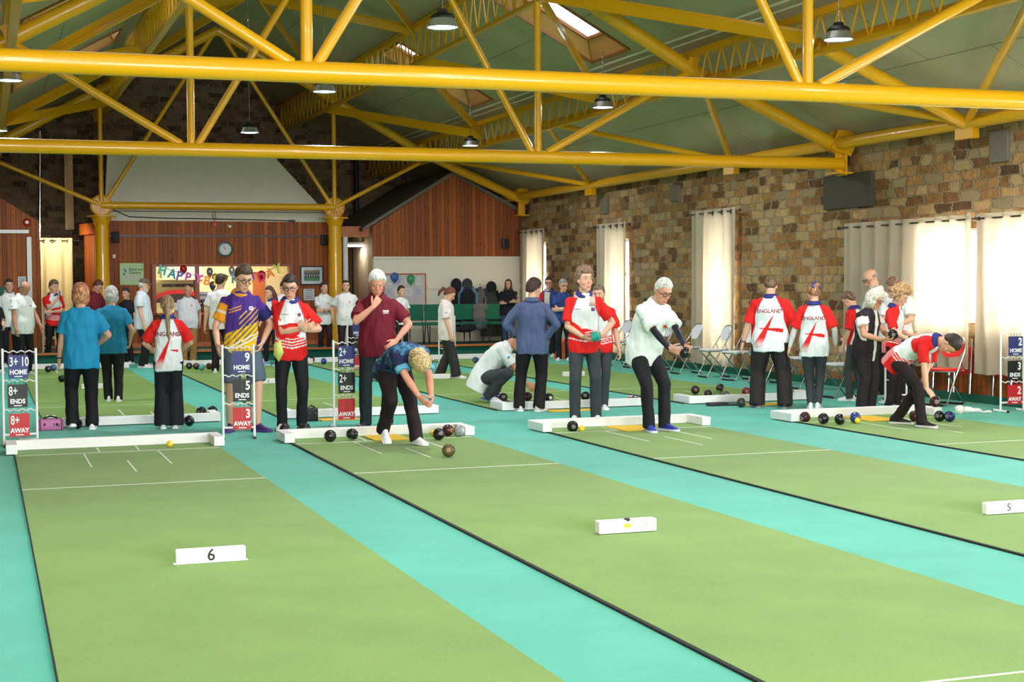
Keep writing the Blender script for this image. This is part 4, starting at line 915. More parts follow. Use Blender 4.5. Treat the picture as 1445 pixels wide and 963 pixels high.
curtain('curtain', (XC-0.06, 12.4), (XC-0.06, 15.87), 0.38, 2.37, 'long cream curtain at the right edge behind the red folding chair', 10, 0.05, grom=False)
BEIGE = mat('beige_curtain', (232, 214, 160), 0.85, bump=0.05)
curtain('curtain', (wx(58, 400, 35), 35.0), (wx(103, 400, 35), 35.0), 0.22, wz(336, 80, 35), 'beige curtain closing the passage at the left of the bar', 3, 0.05, m_=BEIGE)
area('passage_left_area', (wx(75, 300, 34), 34.2, 2.9), 0.4, 22, (math.radians(25), 0, 0), (1, 0.93, 0.75))  # area light aimed at the beige curtain, no fitting built

# ------------------------------------------------------------------ high bay lamps
LENS = mat('lamp_lens', (225, 235, 255), 0.4, emit=6)
ALU = mat('spun_aluminium', (196, 198, 204), 0.3, 0.85)
def lamp(x, y, z, lab, power):
    t = empty('high_bay_lamp', (x, y, z), 0, lab, 'pendant lamp', 'high bay lamps')
    m_ = MB(); m_.lathe([(0.165, 0), (0.17, 0.004), (0.12, 0.1), (0.112, 0.1), (0.155, 0.006), (0.165, 0)], 28); m_.build('reflector', ALU, t, smooth=True, auto=40)
    m_ = MB(); m_.lathe([(0.0001, 0.012), (0.156, 0.012), (0.156, 0.018), (0.0001, 0.018)], 28); m_.build('lens', LENS, t)
    m_ = MB(); m_.lathe([(0.125, 0.095), (0.13, 0.11), (0.11, 0.14), (0.06, 0.16), (0.055, 0.19), (0.03, 0.2), (0.0001, 0.2)], 24); m_.build('housing', BLACK, t, smooth=True, auto=40)
    m_ = MB(); zt = zroof(x)-z; zt -= 0.01; m_.tube([(0, 0, 0.2), (0, 0, zt)], 0.006, 6); 
    pts = [(0.01*math.sin(k*2.2), 0.01*math.cos(k*2.2), 0.2+k*0.03) for k in range(int((zt-0.25)/0.03))]; m_.tube(pts, 0.004, 5); m_.build('chain', CHROME, t)
    l_ = bpy.data.lights.new('lamp_light', 'AREA'); l_.shape = 'DISK'; l_.size = 0.3; l_.energy = power; l_.color = (0.97, 0.98, 1.0); lo = bpy.data.objects.new('lamp_light', l_); COL.objects.link(lo); lo.location = (0, 0, -0.004); lo.parent = t
LPW = 85
LP = [(4.55, 15.1, 'nearest of the middle row, beside a green cable'), (8.95, 14.6, 'at the upper right before the lattice purlin'), (8.95, 21.3, 'hanging above the boy with the towel'), (4.5, 20.6, 'half behind the nearest truss chord, left of centre'), (8.95, 27.9, 'just above the second truss chord'), (4.45, 26.5, 'hanging low before the dark stone gable'), (0.38, 20.6, 'cut by the left edge under the nearest truss'), (0.3, 27.3, 'at the left edge above the second truss chord')]
for x, y, q in LP: lamp(x, y, 4.2, 'round metal high bay lamp '+q , LPW)
for x in (0.38, 4.55, 8.95):  # unseen lamps towards the camera, added to light the hall
    for y in (2.4, 8.6): lamp(x, y, 4.2, 'high bay lamp added out of view for light, %s row, %s' % ({0.38: 'left', 4.55: 'middle', 8.95: 'right'}[x], 'nearest' if y < 5 else 'second'), LPW)
m_ = MB(); m_.tube([(4.42, 15.1, 4.75), (4.42, 15.1, 5.4), (4.43, 15.1, 6.9)], 0.018, 8); tag(m_.build('green_cable', mat('green_cord', (60, 160, 40), 0.5), smooth=True), 'green cable hanging beside the nearest pendant lamp', 'cable')

# ------------------------------------------------------------------ things on the walls
def on_wall(name, u, v, w, h, d, m_, lab, cat, Y=YW, bev=0.004):
    p = gy(u, v, Y-d/2-0.002); t = empty(name, (p[0], p[1], p[2]), 0, lab, cat); a = MB(); a.bevbox((0, 0, 0), (w, d, h), bev); return t, a
pxm = 2129/35.0
t, a = on_wall('green_sign', 186, 387, 0.5, 0.47, 0.02, None, 'pale green sign reading Etherow Centre on the board wall', 'sign'); a.build('board', mat('pale_green_board', (178, 212, 160), 0.5), t)
q = MB(); put_text(q, 'Etherow', (-0.06, -0.012, 0.1), (1, 0, 0), (0, 0, 1), 0.085, 0.001, align='LEFT'); put_text(q, 'Centre', (-0.06, -0.012, 0.03), (1, 0, 0), (0, 0, 1), 0.085, 0.001, align='LEFT'); q.build('lettering', mat('dark_green_ink', (40, 62, 52), 0.6), t)
q = MB(); put_text(q, 'Indoor', (-0.06, -0.012, -0.04), (1, 0, 0), (0, 0, 1), 0.075, 0.001, align='LEFT'); put_text(q, 'Bowling', (-0.06, -0.012, -0.1), (1, 0, 0), (0, 0, 1), 0.075, 0.001, align='LEFT'); q.build('lilac_lettering', mat('lilac_ink', (214, 170, 220), 0.6), t)
def arc(cx, cz, r, a0, a1, th):
    A = np.linspace(math.radians(a0), math.radians(a1), 10); return [(cx+(r+th/2)*math.cos(x), cz+(r+th/2)*math.sin(x)) for x in A]+[(cx+(r-th/2)*math.cos(x), cz+(r-th/2)*math.sin(x)) for x in A[::-1]]
for (c1, c2, a0, a1, rgb) in ((-0.17, 0.055, -30, 100, (34, 120, 180)), (-0.17, -0.055, -90, 60, (222, 170, 226))):
    q = MB(); q.prism(arc(c1, c2, 0.045, a0, a1, 0.035), 0.002, (0, -0.0105, 0), ((1, 0, 0), (0, 0, 1))); q.build('logo_swirl', mat('logo_%d' % rgb[0], rgb, 0.5), t)
q = MB(); q.prism([(-.17+.02*math.cos(x), .02*math.sin(x)) for x in np.linspace(0, 6.28, 14, endpoint=False)], 0.002, (0, -0.0108, 0), ((1, 0, 0), (0, 0, 1))); q.build('logo_dot', BLACK, t)
# clock
p = gy(318, 352, YW-0.03); t = empty('wall_clock', (p[0], p[1], p[2]), 0, 'round wall clock with a dark green rim above the bar hatch', 'clock')
Rx = rotm((1, 0, 0), PI/2); q = MB(); q.lathe([(0.0001, -0.02), (0.17, -0.02), (0.17, 0.03), (0.13, 0.035), (0.125, 0.01), (0.0001, 0.01)], 32, (0, 0, 0), Rx); q.build('rim', mat('green_rim', (14, 70, 60), 0.35), t, smooth=True, auto=40)
q = MB(); q.lathe([(0.0001, 0.012), (0.126, 0.012), (0.126, 0.016), (0.0001, 0.016)], 32, (0, 0, 0), Rx); q.build('face', mat('clock_face', (220, 224, 226), 0.5), t)
q = MB()
for k in range(12):
    a_ = k*PI/6; q.bar((0.1*math.sin(a_), -0.018, 0.1*math.cos(a_)), (0.115*math.sin(a_), -0.018, 0.115*math.cos(a_)), 0.01, 0.003, (0, 1, 0))
q.build('hour_marks', BLACK, t)
q = MB(); q.bar((0, -0.02, 0), (-0.035, -0.02, 0.055), 0.012, 0.003, (0, 1, 0)); q.bar((0, -0.022, 0), (-0.045, -0.022, 0.085), 0.008, 0.003, (0, 1, 0)); q.build('hands', BLACK, t)
# framed photograph
t, a = on_wall('framed_photograph', 440, 389, 0.5, 0.42, 0.03, None, 'framed group photograph in a black frame beside the right column', 'picture')
fr = MB()
for (x_, z_, w_, h_) in ((0, 0.2, 0.53, 0.03), (0, -0.2, 0.53, 0.03), (-0.25, 0, 0.03, 0.42), (0.25, 0, 0.03, 0.42)): fr.bevbox((x_, -0.006, z_), (w_, 0.03, h_), 0.004)
fr.build('frame', BLACK, t); q = MB(); q.box((0, 0.0, 0), (0.48, 0.012, 0.38)); q.build('mount', mat('mount_card', (206, 214, 226), 0.5), t)
q = MB(); q.box((0, -0.008, 0.0), (0.36, 0.003, 0.24)); q.box((0, -0.009, -0.085), (0.36, 0.003, 0.07), mi=1); q.box((0, -0.009, 0.09), (0.36, 0.003, 0.06), mi=2)
for k in range(13): q.ell((-0.16+k*0.027, -0.0095, 0.005+0.012*(k % 2)), (0.011, 0.002, 0.035), n=8, k=6, mi=3+k % 2)
q.build('print', [mat('print_mid', (70, 70, 66), 0.5), mat('print_green', (50, 140, 90), 0.5), mat('print_beam', (130, 118, 90), 0.5), mat('print_white', (190, 194, 196), 0.5), mat('print_navy', (44, 52, 84), 0.5)], t)
t, a = on_wall('notice', 436, 416, 0.25, 0.26, 0.012, None, 'white printed notice pinned under the framed photograph', 'notice'); a.build('sheet', mat('paper', (206, 216, 222), 0.6), t)
q = MB(); q.box((0, -0.0065, 0.1), (0.14, 0.002, 0.018))
for k in range(7): q.box((-0.01, -0.0065, 0.06-k*0.025), (0.18-0.02*(k % 3), 0.002, 0.007))
q.build('printed_lines', mat('grey_ink', (110, 118, 130), 0.7), t)
# loudspeakers, cameras, alarms
for u, v, YY, lab in ((163, 335, YW, 'black loudspeaker high on the bar wall beside the left column'), (458, 339, YW, 'black loudspeaker high on the bar wall beside the right column'), (713, 344, YW, 'grey loudspeaker on the board gable at the right')):
    t, a = on_wall('loudspeaker', u, v, 0.16, 0.24, 0.16, None, lab, 'loudspeaker', YY, 0.03); a.build('cabinet', BLACK if u < 500 else mat('grey_plastic', (70, 74, 80), 0.5), t, smooth=True, auto=50)
    q = MB(); q.bevbox((0, -0.082, 0), (0.12, 0.01, 0.2), 0.004); q.build('grille', RUB, t)
t, a = on_wall('security_camera', 322, 319, 0.05, 0.05, 0.1, None, 'small white security camera above the clock', 'camera'); a.tube([(0, -0.05, 0), (0.02, -0.14, -0.02)], 0.03, 10); a.build('body', WHITE, t)
t, a = on_wall('alarm_bell', 303, 317, 0.08, 0.08, 0.05, None, 'small red alarm box left of the security camera', 'alarm'); a.build('box', mat('alarm_red', (190, 24, 30), 0.4), t)
q = MB(); q.tube([(0, 0, 0.04), (-0.05, 0, 0.22), (0.0, 0, 0.3), (0.03, 0, 0.1)], 0.008, 6); q.build('wire', mat('red_wire', (140, 30, 30), 0.5), t)
t, a = on_wall('thermostat', 161, 362, 0.06, 0.08, 0.03, None, 'small white wall switch left of the green sign', 'switch'); a.build('box', WHITE, t)
p = gy(38, 314, YL-0.02); t = empty('fire_bell', tuple(p), 0, 'round red fire bell on the left board gable', 'bell'); q = MB(); q.lathe([(0.0001, 0.05), (0.05, 0.045), (0.075, 0.02), (0.08, 0)], 20, R=Rx); q.build('gong', mat('alarm_red', (190, 24, 30), 0.4), t, smooth=True); q = MB(); q.lathe([(0.0001, 0.056), (0.035, 0.054), (0.04, 0.04)], 16, R=Rx); q.build('centre', WHITE, t)
t, a = on_wall('exit_sign', 6, 411, 0.36, 0.17, 0.02, None, 'green exit sign at the left edge of the photo', 'sign', YL); a.build('board', mat('exit_green', (16, 92, 70), 0.5), t); q = MB(); put_text(q, 'ng', (0.04, -0.012, 0), (1, 0, 0), (0, 0, 1), 0.11, 0.002); q.build('lettering', mat('pale_green_ink', (150, 220, 180), 0.5), t)
t, a = on_wall('notice', 31, 398, 0.16, 0.22, 0.012, None, 'small white notice on the boards behind the two men at the far left', 'notice', YL); a.build('sheet', mat('paper', (206, 216, 222), 0.6), t); q = MB()
for k in range(4): q.box((0, -0.0065, 0.06-k*0.035), (0.1, 0.002, 0.014))
q.build('printed_lines', mat('grey_ink', (110, 118, 130), 0.7), t)
cp = [gy(u, v, YW-0.02) for u, v in ((160, 296), (182, 306), (230, 308), (300, 309), (380, 311), (412, 312))]; q = MB(); q.tube(cp, 0.012, 6); q.box(cp[-1], (0.14, 0.04, 0.05)); tag(q.build('black_cable', BLACK, smooth=True), 'black cable strung along the white fascia over the bar', 'cable')
# pinboard with notices
x0, x1 = wx(541), wx(600); z0, z1 = wz(438, 570), wz(387, 570); t = empty('pinboard', ((x0+x1)/2, YW-0.02, (z0+z1)/2), 0, 'framed pinboard with paper notices on the white wall', 'pinboard'); w_, h_ = x1-x0, z1-z0
q = MB(); q.box((0, 0, 0), (w_, 0.015, h_)); q.build('board', mat('pin_felt', (204, 202, 204), 0.9), t)
q = MB()
for a_, b_, c_, d_ in ((0, h_/2, w_+.03, .03), (0, -h_/2, w_+.03, .03), (-w_/2, 0, .03, h_), (w_/2, 0, .03, h_)): q.bevbox((a_, -0.01, b_), (c_, 0.03, d_), 0.004)
q.build('frame', ORANGEWOOD, t)
rs = random.Random(3)
for k in range(10):
    px_ = -w_/2+0.12+(k % 4)*w_/4.3; pz = h_/2-0.16-(k//4)*0.25; q = MB(); q.box((px_, -0.012, pz), (0.15+rs.uniform(-.03, .04), 0.003, 0.17+rs.uniform(-.04, .03))); c_ = [(226, 226, 230), (196, 196, 224), (232, 228, 216)][k % 3]
    if k == 9: c_ = (60, 150, 100)
    s_ = q.build('paper_notice', mat('paper_%d' % c_[0], c_, 0.7), t); q = MB(); [q.box((px_, -0.0145, pz+0.05-j*0.03), (0.09, 0.0015, 0.006)) for j in range(4)]; q.build('printed_lines', mat('grey_ink', (110, 118, 130), 0.7), s_)
# balloons
def balloon(u, v, Y, r, rgb, lab, metal=0.0, sx=1.0):
    p = gy(u, v, Y); t = empty('balloon', tuple(p), 0, lab, 'balloon'); q = MB(); q.lathe([(0.0001, -1.25*r), (0.3*r, -1.1*r), (0.75*r, -0.6*r), (0.98*r, 0), (0.85*r, 0.55*r), (0.45*r, 0.9*r), (0.0001, r)], 20); me = q.build('skin', mat('balloon_%d_%d_%d' % rgb, rgb, 0.18, metal), t, smooth=True); me.scale = (sx, 0.7, 1)
    md = me.modifiers.new('s', 'SUBSURF'); md.levels = 1; md.render_levels = 1
    q = MB(); q.lathe([(0.02, -1.35*r), (0.006, -1.24*r)], 8); q.tube([(0, 0, -1.3*r), (0.01, 0.02, -1.6*r)], 0.003, 5); q.build('knot', mat('balloon_%d_%d_%d' % rgb, rgb, 0.18, metal), t)
balloon(259, 380, YW-0.12, 0.09, (190, 20, 40), 'red balloon hanging among the first banner letters'); balloon(369, 388, YW-0.12, 0.1, (190, 20, 60), 'red balloon near the end of the banner')
balloon(296, 441, YW-0.25, 0.11, (226, 190, 70), 'yellow balloon on the bar counter'); balloon(296, 384, YW-0.1, 0.1, (150, 154, 168), 'silver balloon before the hatch, left of the two high ones', 0.6, 0.8); balloon(327, 382, YW-0.1, 0.1, (196, 198, 208), 'silver balloon before the hatch, right of the two high ones', 0.6, 0.8)
balloon(300, 403, YW-0.1, 0.1, (96, 104, 120), 'dark grey balloon hanging low in the hatch', 0.4, 0.8); balloon(304, 391, YW-0.1, 0.085, (186, 180, 70), 'olive yellow balloon behind the banner, left'); balloon(317, 392, YW-0.1, 0.085, (176, 160, 80), 'olive yellow balloon behind the banner, right')
balloon(557, 391, YW-0.1, 0.105, (70, 110, 180), 'blue balloon over the pinboard'); balloon(580, 394, YW-0.1, 0.105, (70, 160, 110), 'green balloon over the pinboard')
# banner HAPPY BIRTHDAY: separate letters on a cord
BAN = [('H', 229, 382, (30, 140, 130)), ('A', 243, 387, (30, 110, 130)), ('P', 253, 390, (80, 50, 150)), ('P', 265, 392, (170, 40, 130)), ('Y', 280, 394, (200, 60, 160)), ('B', 292, 397, (226, 130, 40)), ('I', 303, 397, (220, 180, 40)), ('R', 331, 394, (40, 130, 160)), ('T', 342, 392, (70, 60, 160)), ('H', 353, 390, (110, 40, 150)), ('D', 369, 392, (190, 30, 70)), ('A', 381, 386, (220, 110, 40)), ('Y', 392, 380, (170, 180, 50))]
t = empty('birthday_banner', (wx(310, 390, YW-0.2), YW-0.2, wz(390, 310, YW-0.2)), 0, 'banner of coloured letters spelling HAPPY BIRTHDAY strung across the bar hatch', 'banner'); o0 = np.array(t.location)
cp = [gy(u, v-5, YW-0.2)-o0 for _, u, v, _c in BAN]; cp = [gy(222, 371, YW-0.2)-o0]+cp+[gy(400, 372, YW-0.2)-o0]; q = MB(); q.tube(cp, 0.008, 6); q.build('cord', mat('purple_cord', (90, 60, 150), 0.6), t)
for ch, u, v, rgb in BAN:
    p = gy(u, v, YW-0.205)-o0; q = MB(); sl = 0.25 if u < 300 else -0.3 if u > 340 else 0
    ax = np.array((math.cos(sl), 0, -math.sin(sl))); az = np.array((math.sin(sl), 0, math.cos(sl))); put_text(q, ch, p, ax, az, 0.27, 0.012, 0.9, ext=0.004); q.build('letter', mat('foil_%d_%d_%d' % rgb, rgb, 0.35, 0.3), t)
# inside the bar: shelf, brackets, boxes, pale cupboard
xs0, xs1 = wx(218, 395, YW+1.0), wx(277, 395, YW+1.0); zs = wz(394, 250, YW+1.0); t = empty('bar_shelf', ((xs0+xs1)/2, YW+1.9, zs), 0, 'cream shelf on black brackets inside the bar hatch', 'shelf'); q = MB(); q.bevbox((0, 0, 0), (xs1-xs0+0.3, 0.4, 0.04), 0.006); q.build('board', CREAM, t)
for xx in (-0.55, 0.55):
    q = MB(); q.box((xx, 0.15, -0.2), (0.03, 0.03, 0.38)); q.box((xx, 0, -0.03), (0.03, 0.32, 0.02)); q.build('bracket', BLACK, t)
a = MB(); a.bevbox((0, 0, 0), (0.95, 0.05, 0.42), 0.01); o = a.build('notice_board', mat('pale_blue_panel', (176, 206, 200), 0.5)); o.location = (wx(257, 382, YW+2.15), YW+2.13, wz(382, 257, YW+2.15)+.0); tag(o, 'pale blue board on the bar back wall above the shelf', 'board')
a = MB(); a.box((0, 0, 0), (0.8, 0.04, 0.07)); [a.box((-0.3+k*0.15, -0.024, 0), (0.1, 0.008, 0.045), mi=1+k % 2) for k in range(5)]; o = a.build('tap_labels', [BLACK, mat('label_red', (130, 40, 40), 0.5), mat('label_grey', (110, 110, 120), 0.5)]); o.location = (wx(254, 404, YW+2.1), YW+2.16, wz(403, 254, YW+2.1)); tag(o, 'dark strip of small labels on the bar back wall under the shelf', 'label strip')
a = MB(); poly = [(0.62*math.cos(x), 0.3*math.sin(x)) for x in np.linspace(0, PI, 24)]+[(0.52*math.cos(x), 0.2*math.sin(x)) for x in np.linspace(PI, 0, 24)]; a.prism(poly, 0.02, (0, 0, 0), ((1, 0, 0), (0, 0, 1)))
a.prism([(0.52*math.cos(x), 0.2*math.sin(x)) for x in np.linspace(0, PI, 24)], 0.015, (0, 0, 0), ((1, 0, 0), (0, 0, 1)), mi=1); o = a.build('arched_board', [mat('board_red', (176, 24, 30), 0.5), mat('board_dark', (50, 42, 44), 0.6)]); o.location = (wx(252, 425, YW+1.6), YW+1.6, 1.15); tag(o, 'arched dark board with a red rim standing in the bar', 'board')
a = MB(); a.bevbox((0, 0, 0), (0.26, 0.012, 0.34), 0.003); o = a.build('menu_card', mat('paper_lilac', (220, 210, 226), 0.6)); o.location = (wx(287, 423, YW), YW-0.02, wz(423, 287)); q = MB(); q.box((0, -0.008, -0.03), (0.16, 0.004, 0.07)); q.box((0, -0.008, 0.1), (0.2, 0.004, 0.02)); q.box((0, -0.008, -0.12), (0.2, 0.004, 0.03)); q.build('print', mat('print_navy', (44, 52, 84), 0.5), o); tag(o, 'lilac price card at the hatch beside the bald man in khaki', 'notice')
a = MB(); a.lathe([(0.035, 0), (0.038, 0.02), (0.038, 0.14), (0.014, 0.2), (0.014, 0.25), (0.0001, 0.25)], 14); o = a.build('bottle', mat('amber_glass', (90, 44, 16), 0.15)); o.location = (wx(286, 440, YW-0.15), YW-0.15, hz0+0.056); tag(o, 'brown bottle on the bar counter beside the yellow balloon', 'bottle')
a = MB(); a.bevbox((0, 0, 0.25), (0.3, 0.04, 0.5), 0.01); o = a.build('white_board', mat('pale_board', (214, 222, 226), 0.4)); p = gz(792, 500); o.location = (p[0], p[1]+0.1, 0.0); tag(o, 'pale panel leaning behind the two men by the far wall', 'panel')
a = MB(); a.prism([(-0.17, 0), (0.17, 0), (0.13, 0.22), (0.05, 0.42), (-0.08, 0.3)], 0.16, (0, 0, 0), ((1, 0, 0), (0, 0, 1))); o = a.build('orange_bag', mat('orange_nylon', (226, 104, 44), 0.6), smooth=False); p = gz(797, 507); o.location = (p[0], p[1]+0.2, 0); tag(o, 'bright orange bag on the floor beside the boy with the towel', 'bag')
# ================================================================== PEOPLE
def remesh(mb, vox, smooth=2, noise_amp=0.0, noise_f=7.0, seed=0, wr=None):
    me = mb.mesh('tmp'); o = bpy.data.objects.new('tmp', me); COL.objects.link(o)
    md = o.modifiers.new('r', 'REMESH'); md.mode = 'VOXEL'; md.voxel_size = vox; md.use_smooth_shade = True
    if smooth:
        s_ = o.modifiers.new('s', 'SMOOTH'); s_.iterations = smooth; s_.factor = 0.5
    dg = bpy.context.evaluated_depsgraph_get(); r = bpy.data.meshes.new_from_object(o.evaluated_get(dg))
    bpy.data.objects.remove(o, do_unlink=True); bpy.data.meshes.remove(me)
    k = len(r.vertices); V = np.empty(k*3); r.vertices.foreach_get('co', V); V = V.reshape(-1, 3)
    if noise_amp:
        N = np.empty(k*3); r.vertices.foreach_get('normal', N); N = N.reshape(-1, 3)
        off = np.array([noise.noise((p[0]*noise_f+seed, p[1]*noise_f, p[2]*noise_f*0.55)) + 0.6*noise.noise((p[0]*noise_f*2.3, p[1]*noise_f*2.3+seed, p[2]*noise_f*1.1)) for p in V])
        V = V+N*(off*noise_amp)[:, None]; r.vertices.foreach_set('co', V.ravel())
    r.polygons.foreach_set('use_smooth', [True]*len(r.polygons)); r.update()
    return r, V
def colour(me, rgb):
    a = me.color_attributes.new('col', 'FLOAT_COLOR', 'POINT'); k = len(me.vertices)
    c = np.ones((k, 4)); rgb = np.asarray(rgb, float)/255.; rgb = np.where(rgb <= 0.04045, rgb/12.92, ((rgb+0.055)/1.055)**2.4); c[:, :3] = rgb
    a.data.foreach_set('color', c.ravel())
def ik(S, W, l1, l2, pole):
    S = np.array(S, float); W = np.array(W, float); d = W-S; L = np.linalg.norm(d); mx = (l1+l2)*0.998
    if L > mx: W = S+d/L*mx; d = W-S; L = mx
    u = d/L; a = (l1*l1-l2*l2+L*L)/(2*L); h = math.sqrt(max(l1*l1-a*a, 0)); p = np.array(pole, float); p = p-u*np.dot(p, u); p = nrm(p)
    return S+u*a+p*h, W
def ringpts(C, X, Y, rx, ry, n=20, pw=2.2):
    out = []
    for t in np.linspace(0, 2*PI, n, endpoint=False):
        c, s = math.cos(t), math.sin(t); k = (abs(c)**pw+abs(s)**pw)**(-1/pw); out.append(C+X*(rx*c*k)+Y*(ry*s*k))
    return out
class Spine:
    def __init__(s, P, lean, side, twist, hunch=0.0, hipyaw=0.0, pel=None):
        s.z0, s.z1, s.dz = 0.74, 1.62, 0.01; zs = np.arange(s.z0, s.z1+1e-6, s.dz); s.zs = zs
        pel = lean*0.55 if pel is None else pel
        def ang(z):
            if z <= 0.93: return pel
            if z <= 1.2: return pel+(lean-pel)*(z-0.93)/0.27
            return lean+hunch*min(1, (z-1.2)/0.25)
        def rz_(z): return hipyaw+(twist-hipyaw)*np.clip((z-0.95)/0.3, 0, 1)
        s.R = []
        for z in zs:
            th = ang(z); R = rotm((0, 0, 1), rz_(z))@rotm((0, 1, 0), side*np.clip((z-0.9)/0.3, 0, 1))@rotm((1, 0, 0), -th); s.R.append(R)
        s.P = [None]*len(zs); i0 = int(round((0.93-s.z0)/s.dz)); s.P[i0] = np.array(P, float)
        for i in range(i0+1, len(zs)): s.P[i] = s.P[i-1]+s.R[i-1][:, 2]*s.dz
        for i in range(i0-1, -1, -1): s.P[i] = s.P[i+1]-s.R[i][:, 2]*s.dz
        s.PA = np.array(s.P); s.RA = np.array(s.R)
    def at(s, z):
        i = int(np.clip(round((z-s.z0)/s.dz), 0, len(s.zs)-1)); return s.P[i], s.R[i]
    def pt(s, x, y, z):
        P, R = s.at(z); return P+R@np.array((x, y, 0.0))
    def inv(s, V):
        out = np.empty_like(V)
        for a in range(0, len(V), 4000):
            v = V[a:a+4000]; D = v[:, None, :]-s.PA[None]; zc = np.abs(np.einsum('nkj,kj->nk', D, s.RA[:, :, 2])); i = np.argmin(zc+0.12*np.linalg.norm(D, axis=2), axis=1)
            d = v-s.PA[i]; R = s.RA[i]; out[a:a+4000, 0] = np.einsum('nj,nj->n', d, R[:, :, 0]); out[a:a+4000, 1] = np.einsum('nj,nj->n', d, R[:, :, 1])
            out[a:a+4000, 2] = s.zs[i]+np.einsum('nj,nj->n', d, R[:, :, 2])
        return out
def hand_mesh(mb, W, d, pn, side, s, curl=0.35, thumb=0.6, spread=1.0, scale=1.0):
    # W wrist, d direction of the fingers, pn palm normal (the side fingers bend to), side +1 right hand
    d = nrm(d); pn = nrm(pn-d*np.dot(pn, d)); lat = np.cross(d, pn)*side   # towards the thumb
    k = s*scale
    rings = []
    for t, w, th in ((-0.02, 0.026, 0.021), (0.01, 0.03, 0.02), (0.04, 0.037, 0.0175), (0.075, 0.041, 0.0155), (0.1, 0.039, 0.012)):
        rings.append(ringpts(W+d*t*k, lat, pn, w*k, th*k, 14, 2.6))
    mb.loft(rings)
    for i, (off, ln, r) in enumerate(((0.029, 0.072, 0.0088), (0.0095, 0.08, 0.009), (-0.010, 0.075, 0.0086), (-0.029, 0.058, 0.0076))):
        a = (1.5-i)*0.07*spread; dd = d*math.cos(a)+lat*math.sin(a); p = W+d*0.092*k+lat*off*k; pts = [p]; cu = curl*(1+0.08*i); ang = cu*0.5
        for f in (0.45, 0.3, 0.25):
            v = dd*math.cos(ang)+pn*math.sin(ang); p = p+v*ln*f*k; pts.append(p); ang += cu
        mb.tube(pts, [r*k, r*k*0.98, r*k*0.9, r*k*0.72], 8)
        mb.ell(pts[-1], (r*k*0.72,)*3, n=8, k=6)
    p = W+d*0.02*k+lat*0.026*k; v = d*math.cos(thumb*1.1)+lat*math.sin(thumb*1.1)+pn*0.35; v = nrm(v); pts = [p]; p = p+v*0.045*k; pts.append(p); v2 = nrm(v+d*0.5+pn*0.3*curl); p = p+v2*0.03*k; pts.append(p); p = p+nrm(v2+pn*0.2*curl)*0.024*k; pts.append(p)
    mb.tube(pts, [0.014*k, 0.0115*k, 0.0105*k, 0.008*k], 8); mb.ell(pts[-1], (0.008*k,)*3, n=8, k=6)
HEAD = [(-.118, .022, .036, .080), (-.105, .036, -.004, .091), (-.085, .049, -.035, .095), (-.06, .058, -.056, .092), (-.03, .066, -.076, .090), (0, .071, -.090, .088), (.03, .074, -.098, .091), (.06, .0735, -.098, .088), (.09, .063, -.083, .070), (.11, .043, -.056, .045), (.121, .017, -.022, .015)]
